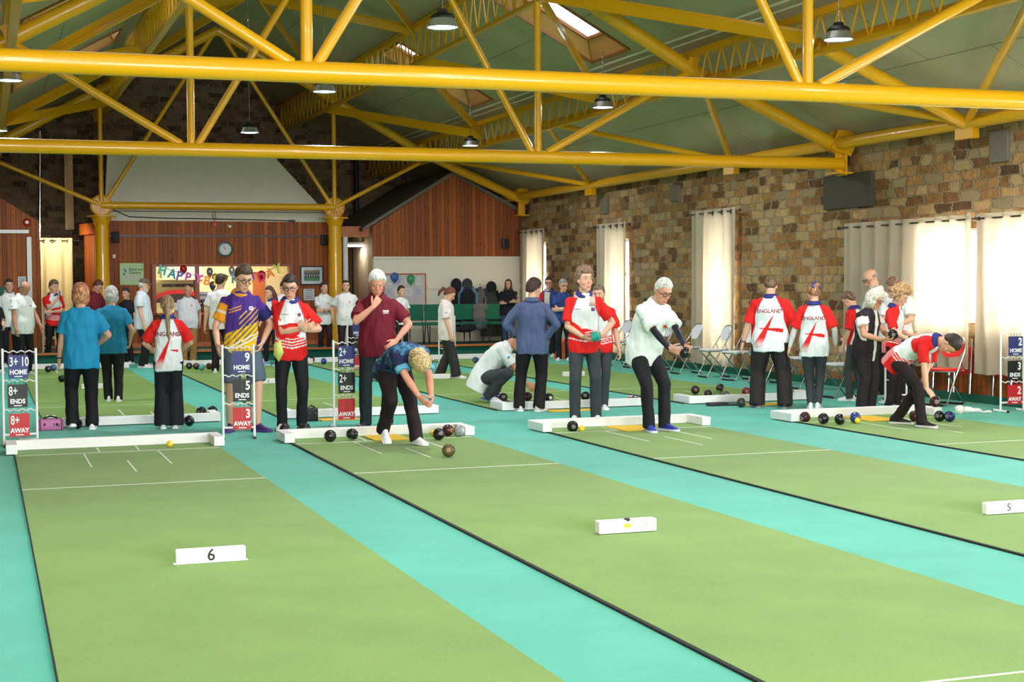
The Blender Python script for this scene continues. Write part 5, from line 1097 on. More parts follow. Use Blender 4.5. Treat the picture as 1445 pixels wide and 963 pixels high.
def person(u, v, face, label, H=1.7, at=None, z=0.0, w=1.0, lean=0, side=0, twist=0, hunch=0, drop=0.0, shift=(0, 0), hipyaw=0, pel=None,
           head=(0, 0, 0), neckf=0.6, handR=None, handL=None, poleR=None, poleL=None, footR=(0.1, 0.0, 8), footL=(-0.1, 0.0, 8), kneeR=None, kneeL=None, heelR=0, heelL=0, footz=(0, 0),
           palmR=None, palmL=None, dirR=None, dirL=None, curlR=0.5, curlL=0.5, skin=(222, 172, 146), hair='short', hairc=(70, 50, 38), shirt=None, sleeve=0.62, shirtc=(232, 236, 240), hem=0.80, belly=0.0, bust=0.0, loose=1.0, sleevec=None,
           pants=(22, 22, 28), flare=1.0, legw=1.0, shorts=False, shoes=(230, 232, 236), sole=(240, 240, 240), collar=None, glasses=None, beard=None, extra=None, vox=1.0, group=None, underc=None, mouth=True, skirtless=True, shoe_scale=1.0, texts=(), necktext=None):
    """u, v: image point of the ground under the person; face: 0 towards the camera, 90 to the image's right, 180 away."""
    g = gz(u, v, z) if at is None else np.array((at[0], at[1], z)); c_ = -np.array((g[0], g[1], 0)); c_ = nrm(c_); r_ = nrm(np.cross((0, 0, 1), c_))   # image right of a person facing the camera
    fa = math.radians(face); hd = math.cos(fa)*c_+math.sin(fa)*r_; rz = math.atan2(-hd[0], hd[1])
    root = empty('person', (g[0], g[1], z), rz, label, 'person', group); s = H/1.75; sd = int(abs(u)*7+abs(v)) % 97
    rad = math.radians
    def sc(p): return np.array(p, float)*s
    P = sc((shift[0], shift[1], 0.93-drop)); 
    SP = Spine(P/s, rad(lean), rad(side), rad(twist), rad(hunch), rad(hipyaw), None if pel is None else rad(pel))
    # everything below is built in 1.75 m units, then scaled by s
    sh = 0.5+0.5*w
    def S(q): P_, R_ = SP.at(1.372); return P_+R_@np.array((q*0.165*sh, -0.014, 0.0))
    shR, shL = S(1), S(-1)
    Tx = lambda q: (SP.at(1.2)[1]@np.array(q))
    wR = np.array(handR if handR is not None else (0.26*sh, 0.05, 0.80-drop), float); wL = np.array(handL if handL is not None else (-0.26*sh, 0.05, 0.80-drop), float)
    elR, wR = ik(shR, wR, 0.285, 0.25, Tx(poleR if poleR is not None else (0.6, -1.0, -0.2))); elL, wL = ik(shL, wL, 0.285, 0.25, Tx(poleL if poleL is not None else (-0.6, -1.0, -0.2)))
    hipP, hipR_ = SP.at(0.90); hR = hipP+hipR_@np.array((0.09*sh, 0, 0)); hL = hipP+hipR_@np.array((-0.09*sh, 0, 0))
    aR = np.array((footR[0], footR[1], 0.085+footz[0]+heelR*0.09)); aL = np.array((footL[0], footL[1], 0.085+footz[1]+heelL*0.09))
    def fdir(f, q): a = rad(f[2])*q; return np.array((math.sin(a), math.cos(a), 0))
    dR, dL = fdir(footR, 1), fdir(footL, -1); aR = aR-dR*0.03*0; 
    knR, aR = ik(hR, aR, 0.415, 0.415, kneeR if kneeR is not None else dR+np.array((0, .2, 0))); knL, aL = ik(hL, aL, 0.415, 0.415, kneeL if kneeL is not None else dL+np.array((0, .2, 0)))
    # ---- head frame
    hy, hp, hr = [rad(a) for a in head]; Pn, Rn = SP.at(1.5); base = SP.at(1.5)[1]; bl = rotm((0, 0, 1), rad(twist))
    # neck blends back to upright by (1-neckf)
    RH0 = rotm((0, 0, 1), rad(twist))@rotm((1, 0, 0), -rad((lean+hunch)*neckf)); RH = RH0@rotm((0, 0, 1), -hy)@rotm((1, 0, 0), -hp)@rotm((0, 1, 0), hr)
    neck0 = SP.pt(0, -0.012, 1.44); hs = 1.07; HC = SP.pt(0, 0.0, 1.5)+RH0@np.array((0, 0.015, 0.048))+RH@np.array((0, 0.018, 0.074))
    def hp_(x, y, z_): return HC+RH@np.array((x*hs, y*hs, z_*hs))
    mh = MB(); rings = []
    for z_, hw, y0, y1 in HEAD:
        yc, hl = (y0+y1)/2, (y1-y0)/2
        rings.append([hp_(hw*math.cos(t)*(1 if math.sin(t) < 0 else 1-0.12*math.sin(t)**2*(z_ < 0)), yc+hl*math.sin(t), z_) for t in np.linspace(0, 2*PI, 24, endpoint=False)])
    mh.loft(rings)
    mh.tube([hp_(0, 0.082, 0.022), hp_(0, 0.098, -0.005), hp_(0, 0.108, -0.028)], [0.008, 0.0105, 0.0145], 8); mh.ell(hp_(0, 0.099, -0.036), (0.0165, 0.012, 0.009), RH, 10, 8)
    mh.tube([hp_(-0.046, 0.072, 0.034), hp_(-0.02, 0.088, 0.036), hp_(0.02, 0.088, 0.036), hp_(0.046, 0.072, 0.034)], 0.0085, 8)
    mh.ell(hp_(0, 0.088, -0.066), (0.021, 0.011, 0.006), RH, 10, 6); mh.ell(hp_(0, 0.088, -0.077), (0.019, 0.012, 0.006), RH, 10, 6); mh.ell(hp_(0, 0.078, -0.102), (0.022, 0.016, 0.016), RH, 10, 6)
    for q in (-1, 1):
        mh.ell(hp_(q*0.074, -0.006, -0.004), (0.01, 0.02, 0.031), RH@rotm((0, 0, 1), q*0.3), 10, 8); mh.ell(hp_(q*0.043, 0.06, -0.03), (0.02, 0.022, 0.022), RH, 10, 6)
    nr = 0.054*(0.75+0.25*w)
    mh.tube([SP.pt(0, -0.015, 1.38), SP.pt(0, -0.008, 1.46), hp_(0, -0.018, -0.07), hp_(0, -0.012, -0.02)], [0.075, nr+0.006, nr, 0.05], 18)
    V0 = 0.0062*vox/s if vox < 1.5 else 0.0085/s
    def sbuild(mbx, vx, sm, amp=0.0, f=7.0):
        me, V = remesh(mbx, vx, sm, amp, f, sd); return me, V
    hme, HV = sbuild(mh, V0*0.85, 2)
    # ---- limbs and trunk of the body
    mb = MB(); TR = [(.80, .10, .09), (.86, .145, .105), (.93, .15, .105), (1.03, .128, .09), (1.15, .135, .09), (1.28, .15, .1), (1.36, .15, .09), (1.42, .09, .07), (1.46, .058, .052)]
    mb.loft([ringpts(SP.at(z_)[0], SP.at(z_)[1][:, 0], SP.at(z_)[1][:, 1], a*sh, b_, 18) for z_, a, b_ in TR])
    aw = 0.45+0.55*w
    arms = ((1, shR, elR, wR), (-1, shL, elL, wL))
    for q, A, E_, W_ in arms:
        inn = A+(SP.pt(0, 0, 1.36)-A)*0.45; m1 = A*0.55+E_*0.45; m2 = E_*0.68+W_*0.32
        mb.tube([inn, A, m1, E_], [0.045, 0.045*aw, 0.044*aw, 0.037*aw], 14); mb.ell(E_, (0.038*aw,)*3, n=12, k=8); mb.ell(A, (0.045*aw,)*3, n=12, k=8)
        mb.tube([E_, m2, W_], [0.037*aw, 0.039*aw, 0.0255], 14); mb.ell(W_, (0.026,)*3, n=10, k=8)
    legs = ((1, hR, knR, aR, dR), (-1, hL, knL, aL, dL)); lk = 1.0 if (shorts or pants is None) else 0.78
    for q, A, K_, B_, D_ in legs:
        m1 = A*0.6+K_*0.4; m2 = K_*0.7+B_*0.3-D_*0.012
        mb.tube([A, m1, K_], [0.082*lk, 0.074*lk, 0.054*lk], 14); mb.ell(K_, (0.055*lk,)*3, n=12, k=8); mb.tube([K_, m2, B_], [0.054*lk, 0.054*lk, 0.034], 14); mb.ell(B_, (0.034,)*3, n=10, k=8); mb.tube([B_, B_+D_*0.06-np.array((0, 0, 0.05))], [0.033, 0.024], 10)
    bme, BV = sbuild(mb, (0.0095 if not vox > 1.4 else 0.013), 2)
    hand_me = []
    for q, A, E_, W_, pal, dr, cu in ((1, shR, elR, wR, palmR, dirR, curlR), (-1, shL, elL, wL, palmL, dirL, curlL)):
        m_ = MB(); d = nrm(W_-E_) if dr is None else nrm(dr); pn = np.array((-q, 0.15, 0)) if pal is None else np.array(pal, float)
        if abs(np.dot(nrm(pn), d)) > 0.95: pn = pn+np.array((0, 0.7, 0.3))
        hand_mesh(m_, W_, d, pn, q, 1.0, cu); me, V_ = sbuild(m_, 0.0042 if vox <= 1 else 0.0058, 1); hand_me.append((me, V_))
    # join the body pieces in one mesh
    vs = []; fs = []; b0 = 0; cols = []
    sk = np.array(skin, float)
    LH = (HV-HC)@RH/hs    # head local coordinates
    for k, (me, V_) in enumerate([(hme, HV), (bme, BV)]+hand_me):
        n_ = len(me.vertices); vs.append(V_); lt = np.empty(len(me.loops), int); me.loops.foreach_get('vertex_index', lt); st = np.empty(len(me.polygons), int); me.polygons.foreach_get('loop_start', st); tt = np.empty(len(me.polygons), int); me.polygons.foreach_get('loop_total', tt)
        fs.extend([tuple(lt[a:a+b_]+b0) for a, b_ in zip(st, tt)]); b0 += n_
        c = np.tile(sk, (n_, 1))
        if k == 0:
            x_, y_, z_ = LH[:, 0], LH[:, 1], LH[:, 2]; lip = (y_ > 0.075) & (np.abs(x_) < 0.023) & (z_ < -0.060) & (z_ > -0.083)
            c[lip] = sk*np.array((0.88, 0.72, 0.70)); chk = (y_ > 0.04)*np.exp(-((np.abs(x_)-0.043)**2+(z_+0.03)**2)/0.0006); c = c*(1-0.10*chk[:, None]*np.array((0, 1, 1)))
            nose = (y_ > 0.097) & (z_ > -0.05) & (z_ < 0); c[nose] *= np.array((1.0, 0.93, 0.92))
            if hair in ('bald', 'balding') or beard: 
                if beard is not None:
                    bd = (z_ < -0.035) & (y_ > 0.02) & ~lip & (z_ > -0.125) & ~((z_ > -0.055) & (np.abs(x_) < 0.03)); c[bd] = c[bd]*0.4+np.array(beard)*0.6
        if k == 1 and underc is not None:
            for q, A, E_, W_ in arms:
                t = np.einsum('nj,j->n', V_-A, nrm(E_-A)); d2 = np.linalg.norm(V_-(E_+W_)/2, axis=1) < 0.17; c[d2] = underc
        cols.append(c)
        bpy.data.meshes.remove(me)
    me = bpy.data.meshes.new('body'); me.from_pydata(np.vstack(vs).tolist(), [], fs); me.polygons.foreach_set('use_smooth', [True]*len(me.polygons)); colour(me, np.vstack(cols))
    ch = []
    def child(name, me_, m_, parent=root):
        o = link(name, me_, m_, parent); ch.append(o)
        if parent is root: o.scale = (s, s, s)
        return o
    def cb(name, mbx, m_, smooth=True):
        me_ = mbx.mesh(name); me_.polygons.foreach_set('use_smooth', [smooth]*len(me_.polygons)); return child(name, me_, m_)
    child('body', me, SKIN)
    # eyes and eyebrows
    for q in (-1, 1):
        e = MB(); e.ell(hp_(q*0.030, 0.0805, 0.012), (0.0125, 0.0085, 0.006), RH, 10, 8); e.ell(hp_(q*0.030, 0.0865, 0.012), (0.0065, 0.0035, 0.006), RH, 8, 6, mi=1)
        me_ = e.mesh(); me_.materials.append(mat('eye_white', (196, 184, 174), 0.4)); me_.materials.append(mat('iris', (48, 40, 36), 0.2)); me_.polygons.foreach_set('material_index', e.mi); child('eye', me_, None)
        bc = tuple(int(x*0.8) for x in (hairc if hair not in ('bald',) else (110, 90, 76))); e = MB(); e.tube([hp_(q*0.014, 0.0955, 0.034), hp_(q*0.032, 0.0925, 0.040), hp_(q*0.048, 0.078, 0.034)], [0.003, 0.004, 0.0025], 6); cb('eyebrow', e, mat('brow_%d_%d_%d' % bc, bc, 0.8))
    # ---- hair
    HCc = np.array((0, -0.006, 0.012))
    def headr(dv):   # distance from HCc to the head surface along dv
        e = np.array((0.0755, 0.0955, 0.111)); return 1/np.linalg.norm(dv/e)
    def hairmesh(mask, thick, namp=0.006, nf=38, nn=64, kk=30, strand=(1, 1, 0.12)):
        iso = 1.0 if hair in ('curly', 'mop') else 0.15
        vs = []; fs = []; cc = []
        for i in range(kk+1):
            ph = PI*i/kk
            for j in range(nn):
                th = 2*PI*j/nn; dv = np.array((math.sin(ph)*math.cos(th), math.sin(ph)*math.sin(th), math.cos(ph))); r0 = headr(dv); mk = mask(dv, r0); nz_ = noise.noise((dv[0]*nf*0.1*strand[0]*3+sd, dv[1]*nf*0.1*strand[1]*3, dv[2]*nf*0.1*strand[2]*3)); fz = noise.noise((dv[0]*nf*0.3+sd, dv[1]*nf*0.3, dv[2]*nf*0.3*(1 if iso == 1 else 0.2)))
                t = thick(dv); mk = max(0, min(1, mk)); r = r0*0.86*(1-mk)+(r0+t+namp*(nz_+(0.7*iso+0.2)*fz))*mk; vs.append(HC+RH@((HCc+dv*r)*hs)); cc.append(np.array(hairc)*(0.95+0.4*nz_+0.35*fz))
        for i in range(kk):
            for j in range(nn): fs.append((i*nn+j, (i+1)*nn+j, (i+1)*nn+(j+1) % nn, i*nn+(j+1) % nn))
        me_ = bpy.data.meshes.new('hair'); me_.from_pydata([tuple(p) for p in vs], [], fs); me_.polygons.foreach_set('use_smooth', [True]*len(me_.polygons)); colour(me_, np.clip(np.array(cc), 0, 255)); return me_
    def st(x, a, b_): return np.clip((x-a)/(b_-a), 0, 1)
    def m_short(dv, r0):   # hairline: above the forehead in front, down to the nape behind
        p = HCc+dv*r0; front = st(p[1], -0.01, 0.05); line = 0.066*front+(-0.055)*(1-st(p[1], -0.07, -0.02))+(-0.005)*(1-front)*st(p[1], -0.07, -0.02); return st(p[2], line-0.008, line+0.008)
    def m_bob(dv, r0):
        p = HCc+dv*r0; front = st(p[1], 0.02, 0.065); line = 0.055*front-0.2*(1-front); return st(p[2], line-0.008, line+0.008)
    hd_ = None
    if hair == 'short': hd_ = hairmesh(m_short, lambda d: 0.005+0.016*max(0, d[2])*(0.7+0.5*max(0, d[1])), 0.006)
    elif hair == 'crop': hd_ = hairmesh(m_short, lambda d: 0.005+0.003*max(0, d[2]), 0.002)
    elif hair == 'quiff': hd_ = hairmesh(m_short, lambda d: 0.003+0.036*max(0, d[2])**1.3*(0.7+0.6*max(0, d[1])), 0.010)
    elif hair == 'mop': hd_ = hairmesh(lambda d, r: max(m_short(d, r), 0), lambda d: 0.008+0.034*max(0, d[2]), 0.02, 80)
    elif hair == 'full': hd_ = hairmesh(m_short, lambda d: 0.015+0.011*max(0, d[2]), 0.007)
    elif hair == 'curly': hd_ = hairmesh(lambda d, r: max(m_short(d, r), st(-d[1], -.5, -.2)*st(d[2], -.75, -.5)), lambda d: 0.032+0.026*max(0, d[2]), 0.03, 110, 64, 48, (1, 1, 1))
    elif hair == 'bob': hd_ = hairmesh(m_bob, lambda d: 0.018+0.016*max(0, d[2])+0.022*max(0, -d[2])*(1-max(0, d[1])), 0.007)
    elif hair in ('tail', 'plait', 'long', 'bun'): hd_ = hairmesh(m_short, lambda d: 0.010+0.006*max(0, d[2]), 0.004)
    elif hair == 'fringe': hd_ = hairmesh(lambda d, r: max(m_bob(d, r), 0), lambda d: 0.02+0.02*max(0, d[2])+0.03*max(0, -d[2]), 0.006)
    elif hair == 'balding': hd_ = hairmesh(lambda d, r: m_short(d, r)*(1-st(d[2], 0.5, 0.72)*st(d[1]+0.6, 0, .3)), lambda d: 0.004, 0.002)
    elif hair == 'hood': hd_ = None
    if hd_ is not None: child('hair', hd_, HAIRM)
    def hairtube(pts, rs, name='hair_lock', n=12, bumps=0):
        e = MB(); 
        if bumps:
            k = 40; P_ = np.array(pts); t = np.linspace(0, len(P_)-1, k); Q = [P_[int(min(a, len(P_)-1.001))]*(1-(a % 1 if a < len(P_)-1 else 1))+P_[min(int(a)+1, len(P_)-1)]*((a % 1) if a < len(P_)-1 else 1) for a in t]; R_ = np.interp(t, range(len(rs)), rs)*(1+0.22*np.abs(np.sin(np.arange(k)*PI/bumps))); e.tube(Q, R_, n)
        else: e.tube(pts, rs, n)
        me_ = e.mesh(); me_.polygons.foreach_set('use_smooth', [True]*len(me_.polygons)); V_ = np.array(e.v); fz = np.array([noise.noise((p[0]*60, p[1]*60, p[2]*12)) for p in V_]); colour(me_, np.clip(np.array(hairc)[None]*(1+0.3*fz[:, None]), 0, 255)); child(name, me_, HAIRM)
    if hair == 'plait': hairtube([hp_(0, -0.1, 0.0), SP.pt(0.0, -0.12, 1.5), SP.pt(0.005, -0.135, 1.38), SP.pt(0.01, -0.135, 1.25), SP.pt(0.01, -0.13, 1.18)], [0.034, 0.03, 0.026, 0.018, 0.008], 'plait', 12, 4); hairtube([hp_(-0.07, -0.02, 0.02), hp_(-0.06, -0.075, -0.02), hp_(0, -0.105, -0.04)], [0.014, 0.018, 0.018], 'twist', 10, 4); hairtube([hp_(0.07, -0.02, 0.02), hp_(0.06, -0.075, -0.02), hp_(0, -0.105, -0.04)], [0.014, 0.018, 0.018], 'twist', 10, 4)
    if hair == 'tail': hairtube([hp_(0, -0.09, 0.04), hp_(0, -0.15, 0.03), hp_(0, -0.17, -0.06), hp_(0.0, -0.15, -0.13)], [0.026, 0.034, 0.032, 0.012], 'ponytail')
    if hair == 'long':
        for q in (-1, 1): hairtube([hp_(q*0.06, -0.02, 0.03), hp_(q*0.08, -0.03, -0.08), hp_(q*0.085, 0.0, -0.2), hp_(q*0.08, 0.01, -0.3)], [0.03, 0.036, 0.034, 0.014])
        hairtube([hp_(0, -0.08, 0.02), hp_(0, -0.1, -0.08), hp_(0, -0.1, -0.2), hp_(0, -0.09, -0.32)], [0.05, 0.06, 0.06, 0.03])
    if hair == 'bun':
        e = MB(); e.ell(hp_(0.03, -0.075, 0.085), (0.05, 0.042, 0.042), RH, 16, 12); me_ = e.mesh(); me_.polygons.foreach_set('use_smooth', [True]*len(me_.polygons)); colour(me_, np.tile(np.array(hairc)*1.05, (len(me_.vertices), 1))); child('bun', me_, HAIRM)
        e = MB()
        for a in np.linspace(0, 2*PI, 14, endpoint=False): e.ell(hp_(0.015+0.048*math.cos(a)*1.0, -0.075+0.02*math.sin(a*3), 0.072+0.044*math.sin(a)), (0.02, 0.03, 0.02), RH, 8, 6)
        cb('scrunchie', e, mat('scrunchie_print', (70, 72, 130), 0.8, var=1.0, bscale=60))
    if hair == 'cap':
        hairmeshd = hairmesh(lambda d, r: m_short(d, r)*(1-st(d[2], .3, .4)), lambda d: 0.008, 0.003); child('hair', hairmeshd, HAIRM)
        e = MB(); rings = []
        for f in np.linspace(0, 1, 9): rings.append([hp_(0.086*math.cos(f*PI/2*0.98)*math.cos(t), -0.004+0.106*math.cos(f*PI/2*0.98)*math.sin(t), 0.048+0.085*math.sin(f*PI/2)) for t in np.linspace(0, 2*PI, 24, endpoint=False)])
        e.loft(rings)
        pb = [(0.078*math.cos(t), 0.05+0.125*math.sin(t)) for t in np.linspace(0.05, PI-0.05, 14)]; lo = [hp_(x, y, 0.052-(y-0.06)*0.22) for x, y in pb]; hi = [hp_(x, y, 0.060-(y-0.06)*0.22) for x, y in pb]; k = len(pb)
        e.add(lo+hi, [tuple(range(k-1, -1, -1)), tuple(range(k, 2*k))]+[(i, (i+1) % k, k+(i+1) % k, k+i) for i in range(k)]); cb('cap', e, mat('checked_tweed', (108, 88, 72), 0.9, var=0.6, bscale=50))
    if hair == 'hood':
        e = MB(); e.loft([[hp_(rx*math.cos(t), yc+ry*math.sin(t), z_) for t in np.linspace(0, 2*PI, 24, endpoint=False)] for z_, rx, ry, yc in ((-.16, .13, .12, -.01), (-.1, .105, .1, -.02), (-.02, .098, .1, -.028), (.05, .095, .1, -.026), (.1, .075, .085, -.02), (.135, .03, .04, -.02))]); cb('hood', e, mat('brown_fur', (84, 62, 50), 0.95, bump=0.8, bscale=70))
    if glasses is not None:
        e = MB()
        for q in (-1, 1):
            c0_ = np.array((q*0.031, 0.101, 0.008)); e.tube([hp_(c0_[0]+0.025*math.cos(a), c0_[1]-0.004*abs(math.cos(a))**2, c0_[2]+0.019*math.sin(a)) for a in np.linspace(0, 2*PI, 18, endpoint=False)], 0.0038, 6, closed=True)
            e.tube([hp_(q*0.055, 0.096, 0.012), hp_(q*0.076, 0.06, 0.012), hp_(q*0.079, -0.005, 0.01)], 0.0032, 6)
        e.tube([hp_(-0.008, 0.104, 0.012), hp_(0.008, 0.104, 0.012)], 0.0024, 6); cb('glasses', e, mat('spectacle_%d' % glasses[0], glasses, 0.3))
    # ---- shirt
    wT = w; L_ = loose
    T2 = [(hem, .172, .128), (.84, .176, .13), (.90, .18, .13), (.97, .176, .124), (1.04, .166, .118), (1.12, .164, .118), (1.2, .17, .124), (1.28, .178, .128), (1.34, .178, .118), (1.395, .172, .105), (1.428, .150, .092), (1.452, .114, .082), (1.478, .078, .073)]
    ms = MB(); rings = []
    for z_, a, b_ in T2:
        P_, R_ = SP.at(z_); bl_ = belly*math.exp(-((z_-1.02)/0.17)**2); bu = bust*math.exp(-((z_-1.24)/0.075)**2); k_ = (0.3+0.7*w)*(L_ if z_ < 1.3 else 1.0)
        rings.append(ringpts(P_+R_[:, 1]*(bl_*0.5+bu*0.5+0.004), R_[:, 0], R_[:, 1], a*k_+bl_*0.35, b_*(0.45+0.55*w)*(0.5+0.5*L_)+bl_*0.55+bu*0.5, 26, 2.35))
    ms.loft(rings)
    sleeve_info = []
    for q, A, E_, W_ in arms:
        inn = A+(SP.pt(0, 0, 1.34)-A)*0.5
        if sleeve <= 1.0:
            end = A+(E_-A)*sleeve; rr = 0.072*aw if sleeve < 0.9 else 0.062*aw
            ms.tube([inn, A, A*0.5+end*0.5, end], [0.062*aw, 0.058*aw, rr*0.97, rr*1.08], 18); ms.ell(A, (0.06*aw,)*3, n=14, k=10)
        else:
            end = E_+(W_-E_)*(sleeve-1.0)
            ms.tube([inn, A, A*0.5+E_*0.5, E_], [0.062*aw, 0.059*aw, 0.058*aw, 0.052*aw], 18); ms.ell(A, (0.06*aw,)*3, n=14, k=10); ms.ell(E_, (0.054*aw,)*3, n=14, k=10); ms.tube([E_, E_*0.5+end*0.5, end], [0.053*aw, 0.05*aw, 0.042*aw], 18)
    sme, SV = sbuild(ms, 0.0085 if vox <= 1 else 0.012, 3, 0.015, 9.0)
    Q = SP.inv(SV); x_, y_, z_ = Q[:, 0], Q[:, 1], Q[:, 2]
    sl = np.zeros(len(SV), bool); slt = np.zeros(len(SV)); slq = np.zeros(len(SV))
    for q, A, E_, W_ in arms:
        ax = nrm(E_-A); t = (SV-A)@ax; d = np.linalg.norm((SV-A)-np.outer(np.clip(t, 0, 0.285), ax), axis=1); t2 = np.clip((SV-E_)@nrm(W_-E_), 0, 0.26); d2 = np.linalg.norm(SV-E_-np.outer(t2, nrm(W_-E_)), axis=1); dd = np.minimum(d, d2)
        m1 = (dd < 0.092*aw) & (((t > 0.03) & (np.abs(x_) > 0.13*sh)) | (t > 0.12) | (d2 < d)); m1 &= ~((dd > 0.07*aw) & (np.abs(x_) < 0.15*sh) & (z_ < 1.3) & (z_ > 0.7) & (t > 0.05) & (d2 >= 0.08))
        sl |= m1; slt[m1] = t[m1]; slq[m1] = q
    if callable(shirt): c = shirt(x_/(0.3+0.7*w), y_, z_, sl, slq, slt)
    else: c = np.tile(np.array(shirtc, float), (len(SV), 1))
    if sleevec is not None: c[sl & (slt > 0.15)] = sleevec
    colour(sme, c); shirt_o = child('shirt', sme, CLOTH)
    bvh = BVHTree.FromPolygons([tuple(p) for p in SV], [tuple(p.vertices) for p in sme.polygons])
    def decal(name, verts, faces, cx, cz, back, m_):
        e = []; P0_, R0_ = SP.at(cz)
        for p in verts:
            lx, lz = p[0], p[1]
            sx = 1 if back else -1
            o_ = SP.pt(cx+sx*lx, 0, cz+lz); Rz = SP.at(cz+lz)[1]; dr = Rz[:, 1]*(-1 if back else 1); start = o_+dr*0.5; hit = bvh.ray_cast(Vector(start), Vector(-dr), 0.6)
            q_ = np.array(hit[0])+dr*0.0035 if hit[0] is not None else o_+dr*0.14
            e.append(tuple(q_+dr*p[2]))
        me_ = bpy.data.meshes.new(name); me_.from_pydata(e, [], faces); return child(name, me_, m_)
    for (txt, cx, cz, size, back, rgb, bold) in texts:
        vs_, fs_ = text_geo(txt, size, bold, 'CENTER', 0.0006); decal('lettering', [(p[0]*0.95, p[1], p[2]) for p in vs_], fs_, cx, cz, back, mat('print_%d_%d_%d' % rgb, rgb, 0.7))
    def patch(cx, cz, r, back, rgb, name='badge', rgb2=None, sy=1.0):
        A_ = np.linspace(0, 2*PI, 18, endpoint=False); vs_ = [(0, 0, 0)]+[(r*math.cos(a), r*sy*math.sin(a), 0) for a in A_]; fs_ = [(0, 1+i, 1+(i+1) % 18) for i in range(18)]; decal(name, vs_, fs_, cx, cz, back, mat('print_%d_%d_%d' % rgb, rgb, 0.7))
        if rgb2: vs_ = [(p[0]*0.55, p[1]*0.55, 0.001) for p in vs_]; decal(name, vs_, fs_, cx, cz, back, mat('print_%d_%d_%d' % rgb2, rgb2, 0.7))
    # collar
    if collar is not None:
        e = MB(); rings = []
        for z_, r_, dy in ((1.452, .098, -.0), (1.482, .086, -.0), (1.508, .074, -.004), (1.504, .084, -.004), (1.470, .108, .0), (1.448, .112, .0), (1.446, .104, 0)):
            P_, R_ = SP.at(z_); rings.append([P_+R_@np.array((r_*math.cos(t), r_*0.95*math.sin(t)-0.004+dy, (-0.032*st(math.sin(t), .35, 1)))) for t in np.linspace(0, 2*PI, 24, endpoint=False)])
        e.loft(rings, cap=False); cb('collar', e, mat('cloth_%d_%d_%d' % tuple(collar), collar, 0.8))
    # ---- trousers
    if pants is not None:
        mp_ = MB(); PT = [(.78, .09, .08), (.83, .15, .112), (.88, .163, .12), (.94, .16, .118), (1.0, .148, .108), (1.03, .14, .1)]
        mp_.loft([ringpts(SP.at(z_)[0]+SP.at(z_)[1][:, 1]*(belly*0.3), SP.at(z_)[1][:, 0], SP.at(z_)[1][:, 1], a*(0.35+0.65*w), b_*(0.45+0.55*w)+belly*0.25, 22, 2.3) for z_, a, b_ in PT])
        for q, A, K_, B_, D_ in legs:
            lw = legw*(0.5+0.5*w)
            if shorts: end = A+(K_-A)*0.93; mp_.tube([A, A*0.5+end*0.5, end], [0.094*lw, 0.09*lw, 0.088*lw], 18)
            else:
                E2 = B_-np.array((0, 0, 0.045)) if flare >= .8 else B_-np.array((0, 0, 0.0)); kr = max(0.068*lw*(0.6+0.4*max(flare, .8)), .0625); hr_ = max(0.066*lw*flare, .047); mr_ = max(0.064*lw*flare, .058); m2 = K_*0.5+B_*0.5
                mp_.tube([A, A*0.6+K_*0.4, K_], [0.096*lw, 0.088*lw, kr], 18); mp_.ell(K_, (kr,)*3, n=14, k=10); mp_.tube([K_, m2, E2], [kr, mr_, hr_], 18)
        pme, PV = sbuild(mp_, 0.0095 if vox <= 1 else 0.013, 3, 0.009, 9.0); colour(pme, np.tile(np.array(pants, float), (len(PV), 1))); child('shorts' if shorts else 'trousers', pme, CLOTH)
    # ---- shoes
    for q, B_, D_, hl in ((1, aR, dR, heelR), (-1, aL, dL, heelL)):
        side_ = np.cross(D_, (0, 0, 1)); pit = rotm(side_, -hl*0.9) if hl else np.eye(3); base_ = np.array((B_[0], B_[1], B_[2]-0.085-hl*0.09)); toe = base_+D_*0.13
        def fp(x, y, z2):
            p = base_+D_*y+side_*x+np.array((0, 0, z2));
            return toe+pit@(p-toe) if hl else p
        rings = []; rings2 = []; kx = shoe_scale
        for y, hw, ht in ((-.078, .018, .06), (-.07, .032, .09), (-.045, .040, .108), (-.01, .042, .112), (.025, .042, .102), (.06, .044, .080), (.10, .048, .062), (.14, .046, .05), (.172, .038, .043), (.19, .022, .034)):
            rings.append([fp(hw*kx*math.cos(t)*(1 if math.sin(t) < 0 else (0.75 if ht > .06 else .9)), y*kx, 0.012+max(0, ht*(0.5+0.5*math.sin(t))-0.012) if math.sin(t) > -0.9 else 0.008) for t in np.linspace(0, 2*PI, 16, endpoint=False)])
            rings2.append([fp((hw+0.005)*kx*math.cos(t), y*kx*1.04, 0.002+0.022*(0.5+0.5*np.sign(math.sin(t)))) for t in np.linspace(0.2, 2*PI+0.2, 12, endpoint=False)])
        e = MB(); e.loft(rings); me_ = e.mesh('shoe'); me_.polygons.foreach_set('use_smooth', [True]*len(me_.polygons)); so = child('shoe', me_, mat('shoe_%d_%d_%d' % tuple(shoes), shoes, 0.5, var=0.08, bscale=30))
        e = MB(); e.loft(rings2); me_ = e.mesh('sole'); so2 = link('sole', me_, mat('sole_%d_%d_%d' % tuple(sole), sole, 0.6), so)
        e = MB(); [e.tube([fp(-0.02, 0.04+k*0.018, 0.079-k*0.009), fp(0.02, 0.046+k*0.018, 0.077-k*0.009)], 0.003, 5) for k in range(4)]; me_ = e.mesh('laces'); link('laces', me_, mat('lace_grey', (170, 172, 178), 0.7), so)
    ctx = dict(root=root, SP=SP, HC=HC, RH=RH, hp=hp_, wR=wR, wL=wL, s=s, cb=cb, decal=decal, patch=patch, elR=elR, elL=elL, child=child, g=g, rz=rz, aR=aR, aL=aL, hR=hR, knR=knR, shR=shR, shL=shL)
    if extra: extra(ctx)
    return ctx
